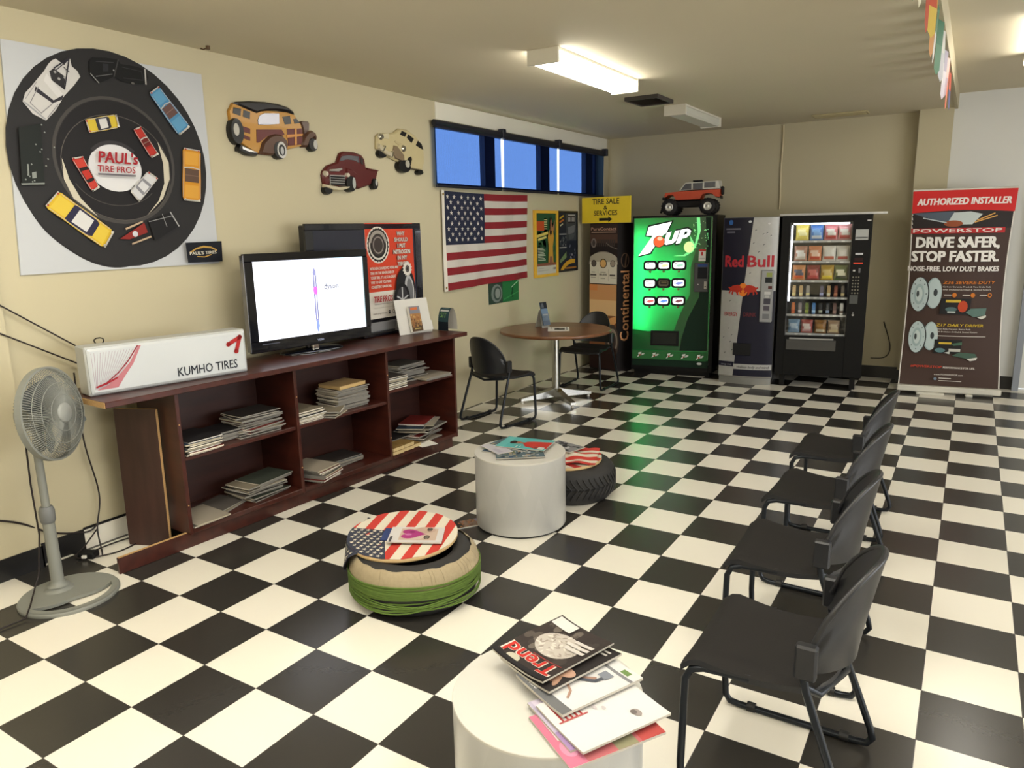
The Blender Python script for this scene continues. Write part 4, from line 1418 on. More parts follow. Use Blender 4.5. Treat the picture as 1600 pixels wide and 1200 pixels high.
# right bay, bottom shelf: paperbacks and an untidy heap
books = [(1.99, 0.045, 0.0), (1.99, 0.045, 0.027), (2.10, 0.05, 0.0), (2.10, 0.05, 0.027), (2.18, 0.055, 0.0)]
bk = None
for k, (s_, y_, z_) in enumerate(books):
    if bk is None:
        bk = MB().box(-0.052, 0.052, -0.085, 0.085, 0.001, 0.0245, mat('paperback_pages', (206, 184, 138), 0.85, var=0.1, scale=50)).box(-0.053, 0.053, -0.0865, 0.085, 0.0245, 0.026, ink(150, 120, 70)).box(-0.053, 0.053, -0.085, 0.085, 0, 0.001, ink(150, 120, 70)).build('paperback_book')
        n = bk
    else:
        n = bk.copy()
        COL.objects.link(n)
    n.location = shelf_pt(s_, y_, BOT + 0.001 + z_)
    n.rotation_euler = (0, 0, SHR + (R.random() - 0.5) * 0.1)
    tag(n, 'yellowed paperback book at the front left of the bottom shelf, right bay', 'book', 'paperbacks on the bottom shelf')
place_mag(2.11, 0.19, BOT + 0.056, pi / 2, 'dark magazine lying over the paperbacks on the bottom shelf, right bay', G_, 12, 0.0)
stack(2.07, 0.24, BOT + 0.001, 5, 0.3, 'magazine behind the paperbacks on the bottom shelf, right bay', G_, 'magazine topmost behind the paperbacks on the bottom shelf, right bay', 0, pi / 2)
stack(2.40, 0.14, BOT + 0.001, 14, 1.8, 'magazine in the untidy heap at right of the bottom shelf, right bay', G_, 'magazine topmost of the untidy heap on the bottom shelf, right bay', 4, pi / 2 + 0.3)
tag(MB().add([(-0.07, -0.10, -0.001), (0.07, -0.10, -0.001), (0.07, 0.11, 0.003), (-0.07, 0.11, 0.003)], [(0, 1, 2, 3)], PAPER).add([(-0.07, -0.10, 0.0), (0.07, -0.10, 0.0), (0.07, 0.11, 0.004), (-0.07, 0.11, 0.004)], [(0, 1, 2, 3)], PAPER).build('paper_sheet', None, shelf_pt(2.29, 0.0, BOT + 0.002), (0, 0, SHR - 0.3)), 'white paper sheet poking over the front edge of the bottom shelf', 'paper')

for o_, _ in _proto:
    if o_.name not in _used:
        bpy.data.objects.remove(o_)

# ---- the light-box tyre sign
sg = thing('light_box_sign', 'long white light-box tyre sign lying on the left end of the bookshelf', 'sign', (-1.476, 0.015, TOP + 0.001), 1.387)
SW, SHH = 0.836, 0.245
MB().box(0, SW, 0.012, 0.14, 0, SHH, mat('grey_sign_case', (176, 178, 176), 0.4), 0.006).build('case', sg)
fc = mat('white_acrylic', (190, 194, 196), 0.2, var=0.01, coat=0.3)
MB().prism(rrect(0.008, 0.008, SW - 0.008, SHH - 0.008, 0.012), 0.012, -0.004, fc, 0.012).build('face', sg)
a = Art(-0.0045)
for k in range(16):
    f = k / 15
    a.k = 1
    a.line([(0.025 + 0.02 * f + (0.19 * f) * ((8 - q) / 8) ** 0.8 + 0.03 * q / 8 * f, 0.035 + 0.18 * ((8 - q) / 8)) for q in range(9)], 0.0018, ink(176, 156, 164))
a.k = 2
a.poly([(0.03, 0.03), (0.09, 0.052), (0.15, 0.10), (0.20, 0.15), (0.25, 0.228), (0.262, 0.228), (0.215, 0.14), (0.17, 0.085), (0.13, 0.03)], ink(206, 130, 138))
a.line([(0.03, 0.046), (0.08, 0.062), (0.14, 0.105), (0.19, 0.155), (0.245, 0.228)], 0.006, ink(160, 50, 62))
a.line([(0.03, 0.046), (0.08, 0.058), (0.13, 0.08)], 0.009, ink(176, 40, 52))
a.build('swoosh', sg)
a = Art(-0.0045)
a.k = 3
a.text('KUMHO TIRES', 0.600, 0.036, 0.048, ink(40, 44, 56), w=0.335, bold=0.012)
a.build('lettering', sg)
a = Art(-0.0045)
red = ink(190, 46, 44)
a.k = 8
for p, q in (((0.725, 0.172), (0.795, 0.205)), ((0.795, 0.205), (0.768, 0.128))):
    a.k = 8
    a.line([p, q], 0.022, red)
    a.k = 8
    a.ell(*p, 0.0135, 0.0135, red, n=14)
    a.k = 8
    a.ell(*q, 0.0135, 0.0135, red, n=14)
a.build('chevron', sg)
tag(MB().tube([(0.03 * cos(k * 0.5), 0.012 * sin(k * 0.9), 0.03 + 0.025 * sin(k * 0.5)) for k in range(10)], 0.003, BLACK, 6).build('cord_loop', None, (-1.60, 0.16, TOP + 0.215)), 'small loop of black cord showing above the white sign', 'cord')

# ---- the television
tv = thing('television', 'black flat-screen television switched on, standing on the bookshelf', 'television', (-1.574, 1.069, TOP + 0.001), 1.44)
tvb = mat('gloss_black_plastic', (14, 15, 22), 0.12, var=0.0, coat=0.5)
tvr = mat('gloss_black_plastic_back', (24, 24, 28), 0.4)
w, z0, z1 = 0.951, 0.045, 0.655
sx0, sx1, sz0, sz1 = 0.058, w - 0.040, 0.115, 0.605
m = MB()
m.box(0, w, 0, 0.03, sz1, z1, tvb, 0.004).box(0, w, 0, 0.03, z0, sz0, tvb, 0.004).box(0, sx0, 0, 0.03, sz0, sz1, tvb, 0.002).box(sx1, w, 0, 0.03, sz0, sz1, tvb, 0.002)
m.build('bezel', tv)
MB().box(0.012, w - 0.012, 0.03, 0.075, z0 + 0.012, z1 - 0.012, tvr, 0.01).box(0.15, w - 0.35, 0.075, 0.10, z0 + 0.10, z1 - 0.12, tvr, 0.01).build('back_shell', tv)
MB().box(-0.004, 0.0, 0.002, 0.04, z0 + 0.01, z1 - 0.01, mat('silver_trim', (140, 140, 146), 0.25, 0.9)).build('side_trim', tv)
a = Art(0.010)
a.rect(sx0, sz0, sx1, sz1, glow(238, 242, 255, 0.86))
a.k = 1
a.poly([(sx1 - 0.26, sz1), (sx1, sz1), (sx1, sz0 + 0.02), (sx1 - 0.06, sz0 + 0.12), (sx1 - 0.10, sz1 - 0.15)], glow(206, 234, 250, 0.78))
cx = 0.505
a.poly([(cx - 0.012, 0.20), (cx + 0.012, 0.20), (cx + 0.013, 0.52), (cx + 0.004, 0.545), (cx - 0.004, 0.545), (cx - 0.013, 0.52)], glow(140, 144, 200, 0.4))
a.rect(cx - 0.004, 0.21, cx + 0.005, 0.50, glow(206, 208, 236, 0.5)).rect(cx + 0.008, 0.21, cx + 0.012, 0.50, glow(90, 94, 150, 0.3)).rect(cx - 0.013, 0.21, cx - 0.009, 0.50, glow(90, 92, 150, 0.3))
a.ell(cx, 0.40, 0.017, 0.026, glow(226, 96, 200, 0.6))
a.poly([(cx - 0.012, 0.20), (cx + 0.012, 0.20), (cx + 0.014, 0.165), (cx + 0.004, sz0 + 0.012), (cx - 0.004, sz0 + 0.012), (cx - 0.014, 0.165)], glow(126, 146, 226, 0.55))
a.text('dyson', 0.632, 0.405, 0.036, glow(70, 74, 96, 0.5), w=0.115, bold=0.012)
a.build('screen', tv)
a = Art(-0.0006)
a.text('VIZIO', 0.512, 0.068, 0.013, ink(196, 206, 240), w=0.05, bold=0.03)
a.rect(0.075, 0.092, 0.20, 0.097, ink(96, 100, 116))
a.build('logo', tv)
m = MB()
m.ring_surf([[(0.475 + rx * cos(2 * pi * j / 40), 0.05 + ry * sin(2 * pi * j / 40), z) for j in range(40)] for rx, ry, z in ((0.235, 0.135, 0), (0.235, 0.135, 0.006), (0.215, 0.12, 0.014), (0.08, 0.05, 0.022))], tvb)
m.build('stand_base', tv)
MB().box(0.435, 0.515, 0.032, 0.075, 0.018, 0.09, tvb, 0.008).box(0.45, 0.50, -0.0, 0.035, 0.017, 0.05, mat('chrome', (210, 210, 210), 0.15, 1.0), 0.006).build('stand_neck', tv)

# ---- the older dark television behind it, with the poster hung on it
ot = thing('television', 'older switched-off black television standing behind the lit one', 'television', (-1.625, 1.615, TOP + 0.001), WALL)
w, z0, z1 = 1.22, 0.105, 0.832
MB().box(0, w, 0.0, 0.02, z1 - 0.045, z1, tvb, 0.004).box(0, w, 0.0, 0.02, z0, z0 + 0.065, tvb, 0.004).box(0, 0.075, 0.0, 0.02, z0 + 0.065, z1 - 0.045, tvb, 0.003).box(w - 0.075, w, 0.0, 0.02, z0 + 0.065, z1 - 0.045, tvb, 0.003).build('bezel', ot)
MB().box(0.075, w - 0.075, 0.006, 0.012, z0 + 0.065, z1 - 0.045, mat('dead_screen', (38, 40, 52), 0.25, var=0)).build('screen', ot)
MB().box(0.01, w - 0.01, 0.02, 0.075, z0 + 0.01, z1 - 0.01, tvr, 0.008).build('back_shell', ot)
MB().box(0.05, w - 0.05, -0.01, 0.07, 0.03, z0 - 0.002, mat('grey_speaker_bar', (120, 120, 122), 0.5), 0.008).build('speaker_bar', ot)
MB().box(0.48, w - 0.25, -0.03, 0.075, 0, 0.028, tvb, 0.006).build('stand_base', ot)

po = thing('hanging_poster', 'orange-red nitrogen tyre poster hung over the right half of the dark television', 'poster', (-1.6275, 2.189, 1.035), WALL)
w, h = 0.545, 0.705
MB().box(0, w, -0.0015, 0, 0, h, PAPER).build('sheet', po)
a = Art(-0.002)
o_red = ink(222, 74, 48)
a.rect(0, 0.20, w, h, o_red)
a.rect(0, 0.0, w, 0.20, ink(232, 226, 214))
cu, cv, r_ = 0.135, 0.545, 0.118
pts = []
for k in range(48):
    rr = r_ * (1.0 if k % 2 else 0.93)
    pts.append((cu + rr * cos(2 * pi * k / 48), cv + rr * 1.08 * sin(2 * pi * k / 48)))
a.ell(cu, cv, r_ * 1.06, r_ * 1.14, ink(236, 226, 214), n=40).poly(pts, ink(40, 34, 34)).ring(cu, cv, r_ * 0.86, r_ * 0.92, 0.014, ink(226, 220, 210), a0=pi * 0.92, a1=pi * 2.08)
a.ring(cu, cv, r_ * 0.86, r_ * 0.92, 0.026, ink(170, 160, 152), a0=0.2, a1=pi - 0.2)
a.ell(cu, cv, r_ * 0.62, r_ * 0.66, ink(70, 60, 58))
a.ring(cu, cv, r_ * 0.5, r_ * 0.54, 0.010, ink(150, 140, 134))
tl = ('WHY', 'SHOULD', 'I PUT', 'NITROGEN', 'IN MY', 'TIRES?')
for k, s_ in enumerate(tl):
    vv = 0.612 - k * 0.046
    ww_ = {0: 0.09, 1: 0.155, 2: 0.09, 3: 0.195, 4: 0.11, 5: 0.12}[k]
    a.text(s_, 0.395, vv, 0.030, ink(60, 34, 30), w=ww_ + 0.008, bold=0.06)
    a.text(s_, 0.395, vv, 0.030, ink(240, 232, 222) if k in (2, 3) else ink(224, 212, 202), w=ww_, bold=0.045)
body = ('NITROGEN CAN REDUCE WEAR AND', 'TEAR ON THE INNER LINER OF', "YOUR TIRE. IT'S ALSO A GREAT", 'WAY TO GIVE YOU MORE', 'CONSISTENT HANDLING.')
for k, s_ in enumerate(body):
    a.text(s_, 0.020, 0.365 - k * 0.034, 0.020, ink(238, 226, 214), w=(0.315, 0.265, 0.285, 0.225, 0.225)[k], bold=0.03, al='l')
# wheel pair and the toothed white badge
a.ell(0.41, 0.20, 0.115, 0.17, ink(38, 36, 40)).ell(0.455, 0.19, 0.055, 0.115, ink(196, 196, 198), 0.1).ell(0.46, 0.19, 0.036, 0.09, ink(120, 120, 124), 0.1)
a.ell(0.36, 0.125, 0.095, 0.125, ink(28, 26, 30)).ell(0.365, 0.12, 0.07, 0.10, ink(60, 58, 62))
for k in range(5):
    an = pi / 2 + 2 * pi * k / 5
    a.line([(0.365, 0.12), (0.365 + 0.066 * cos(an), 0.12 + 0.094 * sin(an))], 0.012, ink(214, 214, 216))
pts = []
for k in range(28):
    rr = 0.058 if k % 2 else 0.046
    pts.append((0.435 + rr * cos(2 * pi * k / 28), 0.355 + rr * 1.05 * sin(2 * pi * k / 28)))
a.poly(pts, ink(240, 234, 224)).ell(0.435, 0.355, 0.024, 0.028, ink(50, 46, 46)).ring(0.435, 0.355, 0.017, 0.02, 0.005, ink(130, 124, 120))
a.text('TIRE PROS', 0.135, 0.125, 0.045, ink(176, 40, 50), w=0.21, bold=0.03, shear=0.15).rect(0.04, 0.108, 0.24, 0.112, ink(150, 146, 142))
a.rect(0.03, 0.080, 0.24, 0.083, ink(190, 184, 176)).text('www.tirepros.com', 0.015, 0.035, 0.014, ink(60, 54, 52), w=0.155, al='l').ell(0.198, 0.043, 0.013, 0.014, ink(40, 38, 40)).ring(0.243, 0.043, 0.013, 0.014, 0.003, ink(40, 38, 40)).text('f', 0.198, 0.037, 0.014, ink(236, 230, 222), bold=0.03)
a.build('print', po)

# ---- white card easel with brochures
ez = thing('brochure_easel', 'white card easel holding brochures on the bookshelf in front of the poster', 'brochure holder', (-1.475, 2.345, TOP + 0.001), radians(77.4))
card = mat('white_card', (196, 194, 188), 0.6, var=0.02)
tl = radians(13)
fx = Matrix.Rotation(-tl, 4, 'X')
m = MB()
m.box(0, 0.315, -0.002, 0.002, 0, 0.268, card, 0, fx)
m.build('panel', ez)
MB().add([(0.08, 0.064, 0.258), (0.20, 0.064, 0.258), (0.22, 0.15, 0.0), (0.06, 0.15, 0.0)], [(0, 1, 2, 3), (3, 2, 1, 0)], card).build('strut', ez)
MB().box(0.10, 0.205, -0.036, -0.0345, 0.012, 0.09, glass_mat('clear_acrylic', (0.94, 0.94, 0.93), 0.06), 0, fx).box(0.10, 0.205, -0.036, -0.002, 0.008, 0.012, card, 0, fx).box(0.205, 0.305, -0.03, -0.0022, 0.012, 0.085, card, 0, fx).build('pocket', ez)
br = thing('brochure', 'travel brochure with an orange sunset standing in the white easel', 'brochure', (-1.475, 2.345, TOP + 0.001), radians(77.4))
m = MB().box(0.102, 0.203, -0.033, -0.008, 0.0125, 0.205, PAPER, 0, fx)
m.build('sheets', br)


def tiltwarp(tl, y0):
    q = Matrix.Rotation(-tl, 4, 'X')
    return lambda u, v, off: tuple(q @ Vector((u, y0 - off, v)))


a = Art(0.0, tiltwarp(tl, -0.0335), 0.0004, 0.2)
a.rect(0.102, 0.0125, 0.203, 0.205, ink(176, 128, 80)).rect(0.102, 0.15, 0.203, 0.205, ink(140, 140, 150)).rect(0.115, 0.178, 0.18, 0.197, ink(220, 120, 70)).rect(0.102, 0.0125, 0.203, 0.06, ink(96, 70, 48))
for k in range(26):
    a.k = 5
    a.ell(0.11 + 0.085 * R.random(), 0.05 + 0.09 * R.random(), 0.007, 0.009, ink(*R.choice([(214, 170, 100), (176, 116, 70), (126, 88, 60), (200, 150, 96)])), n=8)
a.rect(0.125, 0.03, 0.185, 0.036, ink(226, 200, 120))
a.build('cover', br)

# ---- the bent card reading SIT
sc = thing('counter_card', 'small dark teal card with green letters at the right end of the bookshelf top', 'counter card', (-1.395, 2.715, TOP + 0.001), radians(-4))
n = 10
cw_, chh = 0.105, 0.175
arc = [(0.0 + 0.11 * (1 - cos(pi * k / n)) / 2, chh * (sin(pi * k / n) ** 0.8)) for k in range(n + 1)]


def arcpt(t):
    k = min(int(t * n), n - 1)
    f = t * n - k
    return (arc[k][0] + (arc[k + 1][0] - arc[k][0]) * f, arc[k][1] + (arc[k + 1][1] - arc[k][1]) * f)


MB().add([(u, y, z) for y, z in arc for u in (0, cw_)], [(2 * k, 2 * k + 1, 2 * k + 3, 2 * k + 2) for k in range(n)], card, True).build('card', sc)


def cardwarp(u, v, off):
    y, z = arcpt(min(0.5, v))
    return (u, y - off - 0.0006, z + off * 0.3)


a = Art(0.0, cardwarp, 0.0006, 0.012)
a.sl = 0.02
teal = ink(44, 76, 84)
for k in range(5):
    a.k = 1
    a.rect(0, k * 0.1, cw_, k * 0.1 + 0.1, teal if k else ink(24, 34, 44))
a.rect(0.012, 0.30, 0.095, 0.36, ink(220, 224, 220)).rect(0.02, 0.42, 0.09, 0.44, ink(170, 190, 190))
a.k += 1
vs, fs = glyphs('SIT', 0.02)
x0, x1 = min(p[0] for p in vs), max(p[0] for p in vs)
a.tri([(0.022 + (p[0] - x0) / (x1 - x0) * 0.06, 0.17 + p[1] / 0.7 * 0.10) for p in vs], fs, ink(150, 206, 110))
a.build('print', sc)

# ---- the pedestal fan
fan = thing('pedestal_fan', 'grey pedestal fan on a round base beside the left end of the bookshelf', 'fan', (-1.375, -0.265, 0), 0)
fg = mat('grey_fan_plastic', (126, 128, 122), 0.45, var=0.05)
m = MB()
seg = 48
prof = [(0.205, 0.0), (0.212, 0.010), (0.208, 0.022), (0.17, 0.034), (0.06, 0.044), (0.03, 0.046)]
# the plate has a crescent opening at the front
hole = []
for k in range(33):
    a_ = 0.35 + radians(-78 + 156 * k / 32) - 0.5
    hole.append((0.178 * cos(a_), 0.178 * sin(a_)))
for k in range(33):
    a_ = 0.35 + radians(78 - 156 * k / 32) - 0.5
    f_ = cos(radians(78 - 156 * k / 32) * 1.15)
    r_ = 0.178 - 0.105 * max(0.0, f_)
    hole.append((r_ * cos(a_), r_ * sin(a_)))
outer = ellipse(0, 0, 0.207, 0.207, 72)
pts_ = outer + hole
tris_ = tessellate_polygon([[Vector((p[0], p[1], 0)) for p in outer], [Vector((p[0], p[1], 0)) for p in hole]])
for z_, up_ in ((0.021, True), (0.006, False)):
    m.add([(p[0], p[1], z_) for p in pts_], [orient(pts_, t_) if up_ else orient(pts_, t_)[::-1] for t_ in tris_], fg)
nh = len(hole)
m.add([(p[0], p[1], z_) for z_ in (0.006, 0.021) for p in hole], [(k, (k + 1) % nh, nh + (k + 1) % nh, nh + k) for k in range(nh)], fg)
m.lathe([(0.065, 0.0205), (0.055, 0.030), (0.034, 0.046), (0.01, 0.047)], fg, 32, (-0.085, -0.005, 0))
m.lathe([(0.212, 0.0), (0.214, 0.012), (0.206, 0.020), (0.20, 0.012), (0.202, 0.0)], fg, 48, (0, 0, 0), cap=False)
m.build('base', fan)
PX, PY = -0.085, -0.005
MB().lathe([(0.05, 0.04), (0.034, 0.05), (0.028, 0.07), (0.026, 0.36), (0.026, 0.38)], fg, 24, (PX, PY, 0)).build('lower_pole', fan)
MB().lathe([(0.028, 0.36), (0.033, 0.37), (0.034, 0.42), (0.026, 0.44)], mat('grey_fan_collar', (104, 106, 106), 0.45), 24, (PX, PY, 0)).build('collar', fan)
MB().cyl((PX, PY, 0.43), 0.018, 0.30, fg).build('upper_pole', fan)
HC = Vector((-0.020, 0.050, 0.885))
hn = Vector((cos(radians(30)) * cos(radians(5)), sin(radians(30)) * cos(radians(5)), sin(radians(5))))
qh = Vector((0, 0, 1)).rotation_difference(hn).to_matrix().to_4x4()
XH = Matrix.Translation(HC) @ qh
m = MB()
m.lathe([(0.02, -0.15), (0.05, -0.145), (0.065, -0.12), (0.068, -0.05), (0.05, -0.03)], fg, 24, HC, hn)
m.box(-0.022, 0.022, -0.02, 0.02, -0.20, -0.03, fg, 0.008, Matrix.Translation(HC + Vector((-0.075, -0.035, 0.02))))
m.build('motor_housing', fan)
RG = 0.212


def gpt(a, rr, z):
    return tuple(XH @ Vector((rr * cos(a), rr * sin(a), z)))


fgr = [(0.035, 0.062), (0.09, 0.060), (0.15, 0.052), (0.195, 0.030), (RG, 0.008)]
bgr = [(0.055, -0.060), (0.12, -0.062), (0.18, -0.045), (RG, -0.008)]
m = MB()
for k in range(120):
    an = 2 * pi * k / 110
    m.tube([gpt(an + 0.25 * (1 - rr / RG), rr, z) for rr, z in fgr], 0.0019, fg, 4)
for rr, z in ((0.085, 0.0605), (0.14, 0.054), (0.18, 0.039)):
    m.tube([gpt(2 * pi * k / 48, rr, z) for k in range(48)], 0.0022, fg, 5, True)
m.build('front_grille', fan)
m = MB()
for k in range(80):
    an = 2 * pi * k / 80
    m.tube([gpt(an, rr, z) for rr, z in bgr], 0.0018, fg, 4)
m.tube([gpt(2 * pi * k / 48, 0.15, -0.056) for k in range(48)], 0.002, fg, 5, True)
m.build('rear_grille', fan)
MB().ring_surf([[gpt(2 * pi * j / 64, rr, z) for j in range(64)] for rr, z in ((RG - 0.004, -0.016), (RG + 0.005, -0.014), (RG + 0.005, 0.014), (RG - 0.004, 0.016))], fg, False, False, False, True, None, True).build('rim', fan)
MB().lathe([(0.046, 0.058), (0.046, 0.068), (0.038, 0.074), (0.001, 0.075)], mat('grey_fan_badge', (140, 142, 138), 0.4), 32, HC, hn).build('hub_badge', fan)
m = MB()
for b_ in range(3):
    vs, fs = [], []
    for i in range(9):
        rr = 0.035 + 0.145 * i / 8
        half = 0.30 + 0.42 * sin(pi * (0.15 + 0.75 * i / 8))
        for j in range(7):
            an = 2 * pi * b_ / 3 + half * (j / 3 - 1)
            vs.append(gpt(an, rr, 0.012 - 0.038 * (j / 6 - 0.5) * 2))
    for i in range(8):
        for j in range(6):
            fs.append((i * 7 + j, i * 7 + j + 1, (i + 1) * 7 + j + 1, (i + 1) * 7 + j))
    m.add(vs, fs, mat('smoke_fan_blade', (92, 96, 96), 0.35, var=0.03), True)
m.lathe([(0.036, -0.03), (0.038, 0.02), (0.02, 0.034), (0.001, 0.036)], mat('smoke_fan_blade', (92, 96, 96), 0.35), 24, HC, hn)
m.build('blades', fan)
MB().tube([(PX - 0.03, PY - 0.03, 0.74), (PX - 0.045, PY - 0.03, 0.55), (PX - 0.04, PY - 0.03, 0.3), (PX - 0.06, PY - 0.05, 0.10), (PX - 0.05, PY - 0.08, 0.05), (0.02, -0.18, 0.045), (0.06, -0.225, 0.010), (0.05, -0.40, 0.006), (-0.05, -0.60, 0.006)], 0.004, wire_m, 6).build('cord', fan)

# ================================================================ CHAIRS, TABLE, DRUMS, TYRE SEATS
INK = 0.66
ch_seat = mat('charcoal_seat_fabric', (34, 32, 31), 0.75, spec=0.2, var=0.12, scale=160, bump=0.15)
ch_back = mat('black_chair_plastic', (29, 30, 34), 0.38, var=0.04)
ch_tube = mat('dark_chair_tube', (36, 40, 46), 0.3, metal=0.6, var=0.03)
ch_foot = mat('black_chair_glide', (20, 20, 22), 0.5)


def make_chair(label, group):
    t = thing('stacking_chair', label, 'chair', (0, 0, 0), 0, group)
    # seat: waterfall front, slightly dished, rolled side edges
    nx, ny = 14, 14
    top, bot = [], []
    for i in range(ny + 1):
        v = i / ny
        y = -0.112 + 0.367 * v
        hw = 0.205 + 0.024 * v
        z = 0.442 - 0.018 * sin(pi * min(1, v * 1.15)) - (0.030 * max(0, (v - 0.86) / 0.14) ** 2)
        for j in range(nx + 1):
            u = 2 * j / nx - 1
            yy = y - 0.045 * (1 - u * u) * (1 - v) ** 2
            zz = z + 0.010 * abs(u) ** 4 - 0.010 * max(0, abs(u) - 0.9) * 10 - 0.006 * (1 - u * u)
            top.append((hw * u, yy, zz))
            bot.append((hw * u * 0.99, yy, zz - 0.020))
    m = MB()
    W1 = nx + 1
    m.add(top, [(i * W1 + j, i * W1 + j + 1, (i + 1) * W1 + j + 1, (i + 1) * W1 + j) for i in range(ny) for j in range(nx)], ch_seat, True)
    m.add(bot, [(i * W1 + j, (i + 1) * W1 + j, (i + 1) * W1 + j + 1, i * W1 + j + 1) for i in range(ny) for j in range(nx)], ch_back, True)
    rim = [i for i in range(W1)] + [i * W1 + nx for i in range(1, ny + 1)] + [ny * W1 + j for j in range(nx - 1, -1, -1)] + [i * W1 for i in range(ny - 1, 0, -1)]
    n = len(rim)
    m.add([top[i] for i in rim] + [bot[i] for i in rim], [(k, n + k, n + (k + 1) % n, (k + 1) % n) for k in range(n)], ch_back, True)
    m.build('seat', t)
    # backrest: one curved shell, flat foot, domed head
    cols, rows = 20, 12
    F, B = [], []
    for i in range(rows + 1):
        v = i / rows
        for j in range(cols + 1):
            u = 2 * j / cols - 1
            hw = 0.222 * (0.93 + 0.07 * sin(pi * min(1, v * 1.4)))
            H = 0.055 + 0.255 * (1 - abs(u) ** 2.6) ** 0.62
            h = 0.0 + H * v
            x = hw * u
            lean = -0.072 - 0.055 * (h / 0.31) ** 1.2
            y = lean - 0.105 * (1 - u * u)
            z = 0.478 + h * 0.965 - 0.018 * (1 - u * u) * (1 - v)
            F.append((x, y, z))
            B.append((x * 1.0, y - 0.012, z - 0.003))
    W1 = cols + 1
    m = MB()
    m.add(F, [(i * W1 + j, (i + 1) * W1 + j, (i + 1) * W1 + j + 1, i * W1 + j + 1) for i in range(rows) for j in range(cols)], ch_back, True)
    m.add(B, [(i * W1 + j, i * W1 + j + 1, (i + 1) * W1 + j + 1, (i + 1) * W1 + j) for i in range(rows) for j in range(cols)], ch_back, True)
    rim = [i for i in range(W1)] + [i * W1 + cols for i in range(1, rows + 1)] + [rows * W1 + j for j in range(cols - 1, -1, -1)] + [i * W1 for i in range(rows - 1, 0, -1)]
    n = len(rim)
    m.add([F[i] for i in rim] + [B[i] for i in rim], [(k, (k + 1) % n, n + (k + 1) % n, n + k) for k in range(n)], ch_back, True)
    m.tube([tuple((Vector(F[i]) + Vector(B[i])) / 2) for i in [rows * W1 + j for j in range(cols + 1)]], 0.0085, ch_back, 8)
    m.build('backrest', t)
    for s in (-1, 1):
        p = [(s * 0.205, 0.06, 0.415), (s * 0.212, 0.19, 0.412), (s * 0.220, 0.225, 0.402), (s * 0.226, 0.240, 0.372), (s * 0.238, 0.243, 0.10), (s * 0.241, 0.240, 0.040),
             (s * 0.242, 0.225, 0.018), (s * 0.243, 0.195, 0.013), (s * 0.243, -0.185, 0.013), (s * 0.243, -0.218, 0.018), (s * 0.242, -0.232, 0.040), (s * 0.240, -0.224, 0.075),
             (s * 0.222, -0.09, 0.44), (s * 0.222, -0.078, 0.50), (s * 0.222, -0.09, 0.56)]
        MB().tube(p, 0.0115, ch_tube, 10).build('sled_leg', t)
        MB().box(s * 0.222 - 0.017, s * 0.222 + 0.017, -0.115, -0.058, 0.475, 0.575, ch_back, 0.006).build('back_bracket', t)
        for y in (0.15, -0.15):
            MB().cyl((s * 0.243, y - 0.014, 0.0165), 0.0165, 0.028, ch_foot, (0, 1, 0), 12).build('glide', t)
    MB().tube([(-0.21, 0.17, 0.412), (0.21, 0.17, 0.412)], 0.009, ch_tube, 8).build('crossbar', t)
    m = MB().tube([(-0.222, -0.085, 0.45), (-0.19, -0.12, 0.42), (0, -0.165, 0.40), (0.19, -0.12, 0.42), (0.222, -0.085, 0.45)], 0.011, ch_tube, 8)
    m.build('crossbar', t)
    return t


GC = 'row of black stacking chairs'
c0 = make_chair('nearest black stacking chair of the row at right, beside the drum table with magazines', GC)
c0.location = (1.782, 0.245, 0)
c0.rotation_euler = (0, 0, pi / 2)
dup(c0, (1.70, 0.963, 0), pi / 2 + 0.02, 'second black stacking chair from the front in the row of four at right')
dup(c0, (1.672, 1.715, 0), pi / 2 - 0.035, 'third black stacking chair from the front in the row of four at right')
dup(c0, (1.638, 2.47, 0), pi / 2 + 0.0, 'farthest black stacking chair of the row of four at right')
dup(c0, (-1.34, 3.463, 0), radians(-10), 'black stacking chair by the end of the bookshelf, its back to the camera', 'black chairs at the round table')
dup(c0, (-1.262, 5.165, 0), pi + 0.02, 'black stacking chair behind the round table, facing the camera', 'black chairs at the round table')

# ---- round table
tb = thing('round_table', 'round wood-topped pedestal table with chrome foot against the left wall', 'table', (-1.262, 4.41, 0), radians(-4))
TZ = 0.712
tw = wood_mat('brown_table_laminate', (100, 64, 40), (124, 82, 52), 0.28, (1.5, 10, 10))
MB().lathe([(0.535, TZ - 0.030), (0.545, TZ - 0.024), (0.545, TZ - 0.006), (0.540, TZ)], tw, 64).build('tabletop', tb)
chrome = mat('chrome', (210, 210, 210), 0.15, 1.0)
MB().cyl((0, 0, 0.07), 0.036, TZ - 0.03 - 0.07, mat('table_chrome', (190, 190, 186), 0.18, 1.0), seg=32).cyl((0, 0, TZ - 0.045), 0.11, 0.015, mat('table_chrome', (190, 190, 186), 0.18, 1.0)).build('column', tb)
for k in range(4):
    a_ = radians(54 + 4 + 90 * k)
    xf = Matrix.Rotation(a_, 4, 'Z')
    m = MB()
    rings = []
    for r_, hw, z0_, z1_ in ((0.02, 0.036, 0.045, 0.13), (0.10, 0.034, 0.035, 0.105), (0.35, 0.028, 0.030, 0.058), (0.385, 0.027, 0.028, 0.052)):
        rings.append([(r_, -hw, z0_), (r_, hw, z0_), (r_, hw, z1_), (r_, -hw, z1_)])
    m.ring_surf(rings, mat('table_chrome', (190, 190, 186), 0.18, 1.0), False, True, True, True, xf)
    leg = m.build('leg', tb)
    MB().cyl(tuple(xf @ Vector((0.365, 0, 0.0))), 0.014, 0.03, mat('white_leveller', (206, 204, 198), 0.5), seg=12).build('glide', leg)
bh = thing('brochure_holder', 'white folded card holder with blue leaflets standing on the round table', 'brochure holder', (-1.455, 4.49, TZ + 0.001), radians(70))
